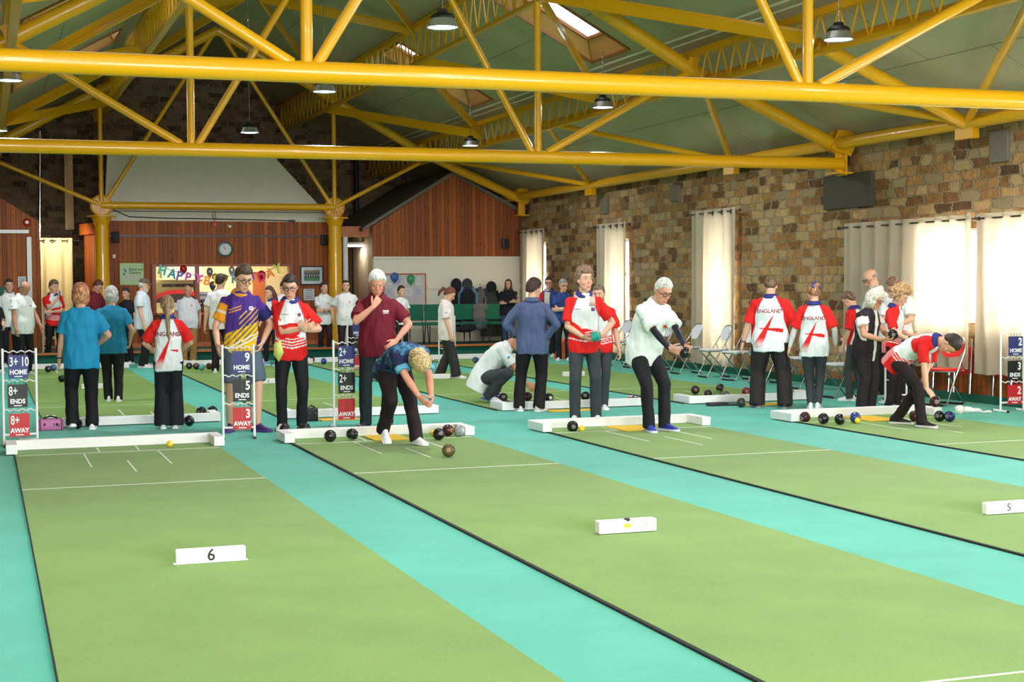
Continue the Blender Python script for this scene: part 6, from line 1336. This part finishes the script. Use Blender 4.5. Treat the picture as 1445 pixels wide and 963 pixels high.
def world(ctx, p):
    p = np.array(p, float)*ctx['s']; R = rotm((0, 0, 1), ctx['rz']); return R@p+np.array((ctx['g'][0], ctx['g'][1], ctx['root'].location[2]))
WH = np.array((228, 232, 236.)); RE = np.array((222, 30, 30.)); NV = (40, 44, 120)
def raglan(x, z, sl): return sl | ((z > 1.22) & (np.abs(x) > 0.065+(1.47-z)*0.42))
def eng_back(slash=1, lower=False):
    def f(x, y, z, sl, q, t):
        c = np.tile(WH, (len(x), 1)); c[raglan(x, z, sl)] = RE
        b = ~sl & (y < 0.02)
        cx = 0.035+(z-1.22)*0.42; wd = 0.004+np.clip((1.22-z)*0.125, 0, 0.05); m1 = b & (z < 1.22) & (z > hem_) & (np.abs(x-cx) < wd); fade = np.clip((z-0.84)/0.1, 0.15, 1)[:, None]
        c = np.where(m1[:, None], RE*fade+WH*(1-fade), c)
        if slash > 1: m2 = b & (np.abs(z-(1.045-(x)*0.12)) < 0.006+np.clip((x+0.12)*0.09, 0, 0.02)) & (x > -0.11) & (x < 0.14)
        else: m2 = b & (np.abs(z-(1.045-(x)*0.12)) < 0.008+np.clip((x-0.03)*0.1, 0, 0.012)) & (x > 0.03) & (x < 0.13)
        c[m2] = RE
        fr = ~sl & (y >= 0.02) & (z < 1.06); c[fr] = RE
        edge = ~raglan(x, z, sl) & raglan(x*1.09, z, sl); c[edge] = (110, 116, 130)
        return c
    hem_ = 0.80
    return f
def eng_front(x, y, z, sl, q, t):
    c = np.tile(WH, (len(x), 1)); r = raglan(x, z, sl); c[r] = RE; fr = ~sl & (y > -0.03)
    lim = 1.075-0.25*np.clip(np.abs(x), 0, .2)+0.0*z; m_ = fr & (z < lim); c[m_] = RE
    for k in range(4):
        zc = 1.05-0.032*k+0.22*np.abs(x)-0.03; c[fr & (np.abs(z-zc) < 0.0048+0.0015*(k % 2)) & (z < lim+0.02)] = WH
    bk = ~sl & (y <= -0.03) & (z < 1.0); c[bk] = RE*0.5+WH*0.5
    edge = ~r & raglan(x*1.09, z, sl); c[edge] = (110, 116, 130)
    return c
def purple(x, y, z, sl, q, t):
    P_ = np.array((74, 42, 132.)); Y_ = np.array((222, 178, 30.)); O_ = np.array((226, 150, 30.)); c = np.tile(P_, (len(x), 1)); fr = ~sl
    wav = 1.10+0.35*(-x)+0.0*z; c[fr & (z < wav)] = Y_
    # slanted brush strokes
    for k, (x0, z0, w_) in enumerate(((-0.02, 1.12, .010), (0.03, 1.16, .009), (0.07, 1.12, .008), (-.07, 1.07, .007), (0.1, 1.19, .006))):
        d = np.abs((x+x0)*0.62+(z-z0)*0.78*0+((z-z0)-(-x-x0)*0)*0)  # unused offset kept simple
    u_ = (z*0.62-x*0.0)+0.0; s1 = np.sin((z*0.72+x*0.69)*150); s2 = z-(1.10-0.35*x)
    c[fr & (s1 > 0.72) & (s2 > -0.05) & (s2 < 0.16) & (y > 0) & (x < 0.04)] = Y_; c[fr & (s1 < -0.80) & (s2 < 0.02) & (s2 > -0.16) & (y > 0)] = (40, 36, 96)
    for zc in (0.93, 0.97): c[fr & (np.abs(z-(zc-0.45*x)) < 0.008) & (y > 0)] = (216, 214, 206)
    for zc in (1.30, 1.27): c[fr & (np.abs(z-(zc-0.3*(x-0.1))) < 0.005) & (x > 0.02) & (x < 0.15) & (y > 0)] = O_
    c[sl & (q > 0) & (t > 0.03)] = O_; c[sl & (q > 0) & (np.abs(t-0.115) < 0.012)] = (214, 208, 200); c[sl & (q < 0) & (t > 0.09)] = (40, 40, 110)
    return c
def bluecamo(x, y, z, sl, q, t):
    n_ = np.array([0.7*noise.noise((a*13+.37, b_*13+.21, c_*7+.53))+0.6*noise.noise((a*29+b_*7+3.3, b_*27-a*5, c_*17+1.7)) for a, b_, c_ in zip(x, y, z)]); c = np.tile(np.array((44, 92, 134.)), (len(x), 1)); c[n_ > 0.10] = (30, 42, 80); c[n_ < -0.22] = (74, 132, 168); c[sl] = (34, 38, 74); c[sl & (t > 0.155)] = (96, 170, 206); return c
def flat(rgb, under=None):
    def f(x, y, z, sl, q, t): return np.tile(np.array(rgb, float), (len(x), 1))
    return f
WP = flat((232, 236, 238)); PANT = (24, 24, 30)
CAM0 = None
def held_bowl(ctx, local, rgb, lab, **k):
    p = world(ctx, local); return bowl_at(tuple(p), rgb, lab, **k)
def watch(ctx, side=-1, rgb=(30, 30, 34)):
    W_, E_ = (ctx['wR'], ctx['elR']) if side > 0 else (ctx['wL'], ctx['elL']); d = nrm(E_-W_); e = MB(); c = W_+d*0.02; x = nrm(np.cross(d, (0, 0.3, 1))); y = np.cross(d, x); e.tube([c+0.031*(math.cos(a)*x+math.sin(a)*y) for a in np.linspace(0, 2*PI, 16, endpoint=False)], 0.008, 6, closed=True); ctx['cb']('wristwatch', e, mat('strap_%d' % rgb[0], rgb, 0.4))
def crest(cx=-0.07, cz=1.28, rgb=(226, 130, 50)):
    return lambda c: c['patch'](cx, cz, 0.018, False, rgb, 'badge', None, 1.2)
def Hh(u, v, vt, k=1.0):
    g = gz(u, v); d = ray(u, vt); t = (g@fw-EYE*fw[2]*0)/1.0; q = g-EY; zc = q@fw; p = EY+d*(zc/(d@fw)); return float(p[2])*k
CROSS = dict(handR=(-.09, .2, 1.14), handL=(.08, .215, 1.10), poleR=(1, -.2, -1), poleL=(-1, -.2, -1), dirR=(-1, .05, .1), dirL=(1, .05, .1), palmR=(0, -1, 0), palmL=(0, -1, 0), curlR=.25, curlL=.25)
def both(*fs): return lambda c: [f(c) for f in fs]
PRINT = (150, 30, 50); CR = crest()
def armpatch(rgb, q=1): 
    def f(c):
        A, E_ = (c['shR'], c['elR']) if q > 0 else (c['shL'], c['elL']); p = A*0.55+E_*0.45; ax = nrm(E_-A); outw = nrm(np.array((q, 0.35, 0))-ax*np.dot((q, 0.35, 0), ax)); yv = np.cross(outw, ax); e = MB(); e.ell(p+outw*0.071, (0.022, 0.016, 0.004), np.array([yv, ax, outw]).T, 12, 6); c['cb']('sleeve_badge', e, mat('badge_%d' % rgb[0], rgb, 0.7))
    return f
SBL = armpatch((90, 160, 220))
# ---- front row, from the left
c1 = person(117, 606.5, 180, 'woman with strawberry blonde hair in a bright blue polo, back turned, at the left', H=1.57, w=1.12, hair='bob', hairc=(190, 130, 96), shirtc=(30, 138, 186), sleeve=.72, loose=1.1, hem=.74,
       pants=(18, 18, 24), legw=1.12, handL=(-.26, .1, .84), handR=(.2, .25, 1.02), poleR=(1, -.6, -.3), footL=(-.12, -.04, 8), footR=(.11, 0, 4), heelL=.25, head=(0, 18, 0), skin=(214, 160, 132), extra=lambda c: watch(c, -1))
person(160, 567.5, 182, 'woman with short grey hair in a teal blue polo, walking away', H=1.53, w=1.12, hair='bob', hairc=(172, 170, 166), shirtc=(24, 118, 158), sleeve=.72, loose=1.12, hem=.72, pants=(24, 22, 30), legw=1.1, flare=.9,
       handR=(.27, .12, .92), handL=(-.2, .25, 1.05), footL=(-.07, .02, 4), footR=(.07, -.1, 4), head=(0, 15, 0), skin=(214, 160, 132))
person(239, 605, 180, 'girl with a blonde plait in an ENGLAND shirt and wide black trousers, back turned', H=1.44, w=.98, hair='plait', hairc=(150, 126, 96), shirt=eng_back(1), sleeve=.85, collar=NV, pants=(26, 26, 36), legw=1.12, flare=1.55, hem=.76, loose=1.04,
       handR=(.18, .26, 1.02), handL=(-.2, .26, 1.02), poleR=(1, -.7, -.4), poleL=(-1, -.7, -.4), footR=(.08, 0, 4), footL=(-.08, 0, 4), head=(0, 15, 0), texts=[('ENGLAND', 0, 1.25, .078, True, (140, 34, 54), .0018)])
person(343, 609.5, 8, 'tall youth in glasses with a purple and yellow polo and grey shorts', H=1.76, w=.95, hair='quiff', hairc=(84, 66, 52), shirt=purple, sleeve=.75, loose=1.08, collar=(222, 150, 40), pants=(84, 98, 116), shorts=True, legw=1.18, shoes=(62, 40, 104), sole=(84, 60, 140), glasses=(24, 22, 26), hem=.82,
       handR=(.27, .16, .92), handL=(-.21, .04, .94), poleL=(-1, -.6, 0), head=(-18, 22, 0), footR=(.13, -.05, 20), footL=(-.15, .05, 35), extra=lambda c: c['patch'](-.085, 1.30, .024, False, (214, 206, 214), 'badge', (170, 140, 180)))
def cloth_flag(c):
    e = MB(); P_ = [(.13, .17, 1.02), (.2, .15, .98), (.21, .16, .86), (.155, .18, .78), (.1, .17, .88)]; lo = [c['SP'].pt(x, y, z) for x, y, z in P_]; hi = [p+np.array((0, .012, 0)) for p in lo]; k = 5
    e.add(lo+hi, [tuple(range(4, -1, -1)), tuple(range(5, 10))]+[(i, (i+1) % k, k+(i+1) % k, k+i) for i in range(k)]); c['cb']('hanging_cloth', e, mat('lime_cloth', (196, 208, 110), 0.9, bump=0.4, var=0.25, bscale=25))
person(412, 607, 6, 'boy in glasses with folded arms, white and red shirt, lime cloth at his waist', H=1.66, w=.97, hair='short', hairc=(50, 42, 42), shirt=eng_front, sleeve=.8, loose=1.06, collar=NV, pants=PANT, glasses=(30, 26, 28), hem=.79, shoes=(214, 210, 204), sole=(50, 50, 56),
       handR=(-.12, .2, 1.15), handL=(-.13, .22, 1.13), poleR=(1, -.3, -1), poleL=(-1, -.1, -1), dirR=(-.6, .3, .2), dirL=(.2, .3, .3), palmR=(0, -1, 0), palmL=(0, -1, .2), curlR=.9, curlL=.9, head=(10, 20, 0), footR=(.11, 0, 18), footL=(-.11, .02, 14), flare=.95, extra=both(lambda c: c['patch'](-.085, 1.30, .021, False, (44, 60, 120), 'badge', (196, 60, 60)), cloth_flag), texts=[('ENGLAND', .07, 1.305, .018, False, PRINT, .0006)])
person(534, 604, 2, 'man with white hair in a maroon polo, one hand at his chin', H=1.70, w=1.14, hair='full', hairc=(226, 226, 222), shirtc=(104, 16, 36), shirt=flat((104, 16, 36)), sleeve=.75, collar=(96, 14, 32), belly=.035, pants=(26, 36, 42), shoes=(40, 42, 46), sole=(30, 30, 34), loose=1.04, hem=.79,
       handR=(.05, .23, 1.35), poleR=(.9, .3, -1), dirR=(-.55, -.2, .8), palmR=(0, -1, 0), curlR=.9, handL=(-.2, .13, .97), poleL=(-1, -.2, .15), dirL=(.55, .35, -.5), palmL=(.3, -1, 0), head=(0, 26, 0), footR=(.14, 0, 22), footL=(-.1, -.1, 10), skin=(216, 150, 128), texts=[('INDOOR', -.09, 1.30, .018, False, (226, 216, 220), .0006), ('BOWLS', -.09, 1.278, .018, False, (226, 216, 220), .0006)])
def waistwatch(c): watch(c, -1, (180, 180, 186))
person(570, 626, 24, 'blonde woman in a blue patterned top bending low to send a bowl', H=1.60, w=1.05, hair='bob', hairc=(208, 176, 130), shirt=bluecamo, sleeve=.75, loose=1.08, pants=(34, 22, 28), legw=1.08, z=.012, lean=78, pel=54, hunch=16, drop=.11, shift=(.02, -.2), neckf=.95, head=(0, 16, 0), hem=.76,
       handR=(.0, .50, .45), handL=(-.1, .50, .45), dirR=(-.3, .6, -.5), dirL=(.3, .6, -.4), palmR=(-1, 0, 0), palmL=(1, 0, 0), poleR=(.5, 0, -.2), poleL=(-.5, 0, -.2), curlR=.9, curlL=.8, footL=(-.06, .2, 5), footR=(.13, -.26, 5), heelR=.75, kneeR=(0.1, 1, 0), kneeL=(-.1, 1, 0), skin=(216, 150, 128), extra=waistwatch)
def towel(c):
    for q in (-1, 1):
        e = MB(); pts = [c['SP'].pt(q*.02, -.085, 1.49), c['SP'].pt(q*.075, -.02, 1.475), c['SP'].pt(q*.085, .075, 1.42), c['SP'].pt(q*.085, .125, 1.33)]; 
        if q > 0: pts = pts[:3]
        rings = [ringpts(p, np.array((1, 0, 0)) if i else np.array((1, 0, 0)), np.array((0, .6, .8)) if i < 2 else np.array((0, 1, .2)), .038, .018, 12) for i, p in enumerate(pts)]; e.loft(rings); c['cb']('towel', e, mat('pink_striped_towel', (214, 180, 168), 0.95, bump=0.4, var=0.2, bscale=60))
c29 = person(825, 594.5, 4, 'boy with a pink towel round his neck holding a teal bowl', H=1.70, w=.98, hair='mop', hairc=(132, 106, 84), shirt=eng_front, sleeve=.8, loose=1.06, collar=NV, pants=(62, 66, 72), hem=.79, shoes=(226, 228, 230),
       handR=(.03, .2, .98), poleR=(1, -.5, -.6), dirR=(-.7, .5, -.3), palmR=(-.3, -.5, 1), handL=(-.2, .17, 1.0), poleL=(-1, -.5, -.4), dirL=(.5, .6, -.3), palmL=(1, -.3, .2), curlR=.35, curlL=.6, head=(-24, -2, 0), footR=(.11, 0, 10), footL=(-.13, 0, 12), extra=both(lambda c: c['patch'](-.095, 1.29, .024, False, (44, 60, 120), 'badge', (190, 60, 60)), towel), texts=[('ENGLAND', .08, 1.295, .018, False, PRINT, .0006)])
held_bowl(c29, (-.11, .275, .985), (40, 160, 150), 'teal bowl in the hands of the boy with the towel', emb=(60, 180, 170), emb2=(40, 150, 140))
c30 = person(926, 608.5, 42, 'man with white hair and glasses, dark sleeves under a white polo, holding a black bowl', H=1.70, w=1.08, hair='short', hairc=(214, 214, 210), shirt=flat((222, 230, 230)), sleeve=.85, loose=1.1, belly=.03, collar=(222, 230, 230), underc=(26, 26, 42), pants=(24, 24, 30), shoes=(40, 56, 170), sole=(210, 212, 222), glasses=(40, 36, 40), hem=.76,
       z=.012, lean=30, pel=10, shift=(0, -.2), drop=.05, handR=(.09, .34, .86), handL=(-.10, .36, .89), poleR=(1, -.7, -.3), poleL=(-1, -.7, -.3), dirR=(-.25, .9, -.25), dirL=(.25, .9, -.35), palmR=(-1, 0, .3), palmL=(1, 0, .2), curlR=.4, curlL=.4, footR=(.1, 0, 25), footL=(-.1, .02, 5), head=(8, 14, 0), neckf=.5, skin=(214, 156, 132), extra=both(lambda c: c['patch'](-.085, 1.26, .021, False, (226, 120, 40), 'badge', (190, 40, 40), 1.3), SBL))
held_bowl(c30, (0, .445, .85), BK, 'black bowl held by the leaning white-haired man', emb=(210, 120, 40), emb2=(220, 200, 60))
# ---- middle distance
person(752, 581, 172, 'person with short brown hair in a slate blue fleece, hands on hips, back turned', H=1.60, w=1.1, hair='full', hairc=(64, 42, 34), shirt=flat((84, 96, 134)), sleeve=1.85, loose=1.12, hem=.76, collar=(78, 90, 128), pants=(28, 22, 26), legw=1.12,
       handR=(.17, -.03, .96), poleR=(1, -.35, .1), dirR=(-.8, -.3, -.3), handL=(-.2, .1, 1.0), poleL=(-1, -.5, .2), dirL=(.6, .4, -.2), head=(38, 12, 0), footR=(.08, .0, 20), footL=(-.19, .04, 30), shoes=(214, 206, 206))
person(690, 567, 88, 'dark-haired man in a white polo crouching to gather bowls', H=1.76, w=1.08, hair='crop', hairc=(70, 58, 50), shirt=flat((232, 238, 240)), sleeve=.8, loose=1.1, hem=.74, pants=(62, 66, 72), z=.012, lean=46, pel=26, hunch=6, drop=.6, shift=(0, -.1), handR=(.16, .52, .22), handL=(-.2, .38, .45), poleR=(.6, -.4, -.2), poleL=(-.6, -.3, -.2),
       footR=(.12, -.02, 12), footL=(-.14, .06, 12), heelR=.25, heelL=.45, kneeR=(.35, .6, 1), kneeL=(-.35, .6, 1), head=(4, 20, 0), neckf=.7, shoes=(222, 224, 230), sole=(60, 80, 190), extra=SBL, skin=(206, 150, 122))
person(630, 535, 84, 'woman with tied auburn hair in a white polo walking to the right', H=1.50, w=1.12, hair='tail', hairc=(112, 60, 44), shirt=flat((232, 222, 222)), sleeve=.8, loose=1.12, hem=.74, collar=(232, 222, 222), belly=.03, pants=(52, 50, 54), legw=1.1, flare=1.25, handR=(.24, .12, .8), handL=(-.24, -.02, .8), footR=(.09, .2, 4), footL=(-.09, -.14, 4), heelL=.3, head=(0, 34, 0), vox=1.5, extra=SBL)
person(1087, 576, 176, 'large man in a white and red shirt lettered ENGLAND, back turned, watch on his wrist', H=1.62, w=1.36, hair='crop', hairc=(110, 84, 66), shirt=eng_back(2), sleeve=.92, loose=1.06, collar=NV, belly=.06, pants=(44, 38, 40), legw=1.22, flare=1.1, hem=.75,
       handL=(-.36, .02, .86), handR=(.34, .1, .9), footL=(-.17, 0, 25), footR=(.2, -.05, 14), head=(0, 30, 0), shoes=(60, 60, 66), sole=(150, 150, 156), extra=lambda c: watch(c, -1), texts=[('ENGLAND', 0, 1.285, .072, True, (150, 36, 56), .0018), ('ENGLAND', 0, 0, .001, True, PRINT, 0)][:1])
person(1149, 578.5, 176, 'woman with a scrunchie bun in an ENGLAND shirt over pale sleeves and dark leggings', H=1.52, w=1.08, hair='bun', hairc=(150, 110, 76), shirt=eng_back(2), sleeve=.85, loose=1.08, collar=NV, underc=(222, 222, 220), pants=(58, 62, 66), legw=1.0, flare=.55, hem=.74,
       handL=(-.34, .04, .86), handR=(.28, .1, .9), poleL=(-1, -.5, 0), footL=(-.05, 0, 6), footR=(.05, .02, 6), head=(-22, 20, 0), texts=[('ENGLAND', 0, 1.275, .072, True, (150, 36, 56), .0018)])
person(1206, 566, -118, 'boy with short brown hair in a red ENGLAND shirt and grey trousers, looking down', H=1.43, w=.92, hair='short', hairc=(116, 88, 68), shirt=eng_back(1), sleeve=.85, loose=1.05, collar=NV, pants=(66, 72, 74), legw=1.05, hem=.78, lean=6, handL=(-.2, .1, .86), handR=(.2, .2, 1.0), head=(0, 34, 0), footL=(-.07, .04, 8), footR=(.07, -.1, 8), shift=(0, -.03))
person(1240, 559, -62, 'tall balding man in glasses and a white shirt facing left', H=1.72, w=1.08, hair='balding', hairc=(150, 140, 134), glasses=(40, 40, 44), beard=(200, 200, 200), shirt=flat((232, 236, 240)), sleeve=.8, loose=1.08, collar=(230, 234, 238), pants=(36, 36, 42), handR=(.2, .25, 1.0), handL=(-.18, .27, 1.02), head=(-10, 24, 0), shoes=(70, 56, 56), sole=(200, 200, 205), lean=6)
person(1266, 566, -20, 'brown-haired man in a white polo looking down at a paper behind the curly-haired boy', H=1.66, w=1.05, hair='crop', hairc=(130, 96, 78), shirt=flat((232, 234, 236)), sleeve=.8, collar=(230, 232, 236), pants=(36, 34, 40), lean=16, handR=(.04, .32, 1.04), handL=(-.12, .34, 1.04), head=(0, 40, 0), shift=(0, -.08), extra=SBL, shoes=(60, 56, 60))
def vest(c):
    pass
def vestcol(x, y, z, sl, q, t):
    c = np.tile(np.array((38, 30, 38.)), (len(x), 1)); c[sl] = (222, 216, 214); fr = (np.abs(x+0.0) < 0.028+0.02*(z-.9)) & (y > 0.0) & ~sl; c[fr] = (228, 226, 224); return c
c36 = person(1220, 583, 58, 'white-haired woman in glasses and a dark waistcoat holding a black bowl', H=1.46, w=1.14, hair='bob', hairc=(222, 214, 196), glasses=(70, 40, 50), shirt=vestcol, sleeve=.55, loose=1.12, hem=.70, belly=.02, pants=(40, 34, 40), legw=1.16, lean=8, hunch=8, head=(0, 16, 0), skin=(206, 148, 122),
       handR=(.1, .34, 1.04), handL=(-.1, .36, 1.06), poleR=(1, -.9, -.4), poleL=(-1, -.7, -.4), dirR=(-.4, .9, 0), dirL=(.4, .8, 0), palmR=(-.2, 0, 1), palmL=(1, 0, .2), curlR=.4, footR=(.1, 0, 8), footL=(-.1, .02, 8), extra=lambda c: watch(c, 1, (200, 170, 90)))
held_bowl(c36, (.0, .45, 1.11), BK, 'black bowl with a white ring held by the woman in the waistcoat', rot=(PI/2, 0, c36['rz']+2.2))
person(1258, 576.5, 72, 'boy with curly blond hair in a white and red shirt beside the grey-haired woman', H=1.48, w=.92, hair='curly', hairc=(188, 152, 112), shirt=eng_front, sleeve=.85, loose=1.06, collar=NV, pants=(34, 24, 28), legw=1.05, lean=6, hem=.8, handR=(.14, .3, .98), handL=(-.15, .25, 1.05), poleR=(1, -.8, -.3), head=(0, 26, 0), footR=(.09, 0, 6), footL=(-.09, .04, 6), shoes=(60, 80, 130), skin=(226, 178, 154))
c38 = person(1274, 600, 62, 'dark haired boy bending to place a bowl on the right mat', H=1.58, w=.95, hair='short', hairc=(52, 40, 36), shirt=eng_front, sleeve=.85, loose=1.06, collar=NV, pants=(34, 24, 30), legw=1.0, z=.012, lean=70, pel=48, hunch=12, drop=.14, shift=(0, -.05), neckf=.9, hem=.78,
       handR=(.18, .40, .40), handL=(-.1, .2, .52), dirR=(0, .7, -.75), palmR=(-.2, -.5, -.5), dirL=(.4, .5, -.4), poleR=(.6, -.3, 0), poleL=(-.6, -.4, 0), curlR=.55, footR=(.1, .30, 8), footL=(-.1, -.14, 8), kneeR=(.1, 1, 0), kneeL=(-.1, 1, 0), head=(0, 16, 0), shoes=(36, 28, 34), sole=(222, 222, 226), skin=(220, 166, 140))
held_bowl(c38, (.17, .50, .31), MA, 'maroon bowl with a white ring in the hand of the bending boy', rot=(PI/2, 0, c38['rz']+2.3))
# ---- back of the hall
far = dict(vox=1.5)
person(33, 530, 40, 'grey-haired balding man in a white polo looking down at the far left', H=1.66, w=1.12, hair='balding', hairc=(120, 114, 110), shirt=WP, loose=1.1, collar=(228, 232, 236), belly=.03, head=(0, 40, 0), handR=(.27, .14, .82), handL=(-.2, .26, .9), hem=.76, extra=both(SBL, CR), skin=(196, 138, 112), **far)
person(15, 518, 8, 'dark-haired man in a white polo standing behind the balding man at the far left', H=1.68, w=1.0, hair='short', hairc=(60, 50, 46), shirt=WP, collar=(228, 232, 236), handR=(.2, .2, 1.0), extra=SBL, skin=(210, 160, 140), **far)
person(-8, 527, 30, 'person in dark clothes cut by the left edge of the photo', H=1.45, w=1.1, hair='short', hairc=(50, 40, 36), shirt=flat((30, 28, 34)), sleeve=.7, handL=(-.1, .25, 1.0), **far)
def marker(c):
    e = MB(); e.bevbox(c['wR']+np.array((-.03, .03, .12)), (.022, .022, .13), .004, rotm((0, 1, 0), .15)); c['cb']('blue_marker', e, mat('blue_plastic', (40, 60, 200), .4))
person(78, 514.5, 12, 'boy in a red and white shirt holding a blue marker to his mouth', H=1.66, w=.95, hair='quiff', hairc=(120, 96, 76), shirt=eng_front, sleeve=.75, collar=NV, pants=(22, 20, 26), shoes=(50, 90, 200), legw=.92, side=4, handR=(-.03, .24, 1.36), poleR=(1, .3, -1), dirR=(-.1, 0, 1), palmR=(-1, 0, 0), handL=(.1, .2, 1.1), poleL=(-1, -.2, -1), dirL=(1, .1, 0), palmL=(0, -1, 0), footR=(.16, .02, 12), footL=(-.06, 0, 10), head=(-30, 12, 0), extra=marker, **far)
person(136, 515.5, 50, 'man in a maroon polo looking down, seen between the two women in blue', H=1.68, w=1.1, hair='short', hairc=(90, 50, 40), shirt=flat((110, 26, 40)), collar=(100, 20, 34), head=(0, 34, 0), skin=(206, 150, 126), **far)
person(181, 514, -40, 'smiling person in a dark navy top behind the woman with grey hair', H=1.50, w=1.0, hair='short', hairc=(66, 56, 56), shirt=flat((34, 32, 44)), pants=(40, 24, 30), head=(-10, 8, 0), **far)
person(202, 519, 78, 'man with a white beard and a checked cap in a white polo facing the bar', H=1.68, w=1.15, hair='cap', hairc=(206, 204, 200), beard=(214, 212, 208), shirt=flat((214, 224, 236)), loose=1.1, belly=.05, collar=(214, 222, 232), hem=.76, pants=(26, 26, 32), head=(0, 12, 0), handR=(.24, .08, .85), shoes=(226, 208, 212), **far)
person(266, 512, 8, 'smiling bald man in a white polo and khaki trousers before the bar hatch', H=1.54, w=1.22, hair='bald', shirt=flat((228, 226, 236)), loose=1.1, belly=.05, collar=(222, 226, 236), pants=(168, 124, 72), legw=1.15, handR=(.25, -.02, .86), handL=(-.27, -.02, .9), head=(-10, 4, 0), shoes=(224, 216, 218), hem=.78, extra=crest(-.07, 1.3), skin=(206, 150, 128), **far)
person(312, 527, 172, 'dark-haired man in a white polo, back turned, beside the youth in purple', H=1.74, w=1.1, hair='short', hairc=(54, 40, 40), shirt=flat((232, 226, 232)), loose=1.08, pants=(40, 26, 34), hem=.78, head=(20, 8, 0), handL=(-.28, .04, .82), extra=armpatch((90, 120, 200), -1), **far)
person(386, 516, -50, 'girl with long brown hair in a red and white shirt and black leggings', H=1.52, w=.88, hair='long', hairc=(90, 50, 44), shirt=eng_front, collar=NV, pants=(26, 26, 32), legw=.88, flare=.6, lean=3, head=(0, 14, 0), handR=(.15, .22, .95), footR=(.12, .1, 10), footL=(-.1, -.08, 10), shoes=(120, 160, 190), **far)
person(401, 513, 40, 'brown-haired person half hidden behind the head of the boy in glasses', H=1.62, w=.95, hair='short', hairc=(110, 62, 50), shirt=flat((226, 222, 226)), handR=(.05, .24, 1.38), poleR=(1, .2, -1), head=(10, 10, 0), **far)
person(458, 506, 14, 'woman with dark curly hair in a white polo, arms folded', H=1.58, w=1.0, hair='full', hairc=(74, 52, 48), shirt=WP, collar=(228, 232, 236), pants=(52, 30, 40), flare=.7, hem=.78, extra=both(CR, lambda c: watch(c, -1)), head=(-10, 0, 0), **CROSS, **far)
person(489, 508, 6, 'stout dark-haired man in a white polo beside the yellow column', H=1.62, w=1.2, hair='crop', hairc=(56, 40, 38), shirt=flat((236, 232, 236)), belly=.045, collar=(232, 230, 234), pants=(48, 28, 36), hem=.76, handR=(.28, -.04, .9), handL=(-.28, -.04, .9), extra=CR, head=(0, 2, 0), **far)
person(566, 505, 30, 'young person with short dark hair in a white polo by the pinboard', H=1.50, w=.9, hair='short', hairc=(60, 42, 38), shirt=WP, pants=(40, 30, 34), head=(-10, 4, 0), **far)
person(0, 0, -5, 'woman in a long black coat with a brown hood near the far corner', at=(wx(718, 480, 32.0), 32.0), z=.2, H=1.42, w=1.2, hair='hood', hairc=(60, 44, 40), shirt=flat((32, 32, 40)), sleeve=1.85, loose=1.25, hem=.62 if 0 else .76, pants=(64, 84, 130), head=(0, 6, 0), **CROSS, **far)
person(775, 503.5, -20, 'man in glasses with a red, blue and beige top behind the person in the fleece', H=1.66, w=1.05, hair='short', hairc=(60, 50, 46), glasses=(30, 30, 34), shirt=lambda x, y, z, sl, q, t: np.where(((np.abs(x) < .06) & ~sl)[:, None], np.array((206, 200, 186.)), np.where((sl | (x > 0.1))[:, None], RE, np.array((44, 60, 120.)))), collar=NV, pants=(30, 30, 36), handR=(.17, .2, 1.0), head=(-20, 6, 0), **far)
person(795, 509, 0, 'grey-haired person in glasses and a blue top beside the far bright panel', H=1.60, w=1.08, hair='full', hairc=(150, 146, 144), glasses=(50, 50, 60), shirt=flat((40, 66, 130)), pants=(32, 32, 40), head=(-20, 4, 0), **CROSS, **far)
person(846, 578, 8, 'person in a matching red and white shirt standing behind the boy with the towel', at=None, H=1.52, w=1.15, hair='short', hairc=(128, 104, 84), shirt=eng_front, sleeve=.8, collar=NV, pants=(58, 62, 68), legw=.9, head=(20, 10, 0), footR=(.06, 0, 4), footL=(-.06, 0, 4), vox=1.2)
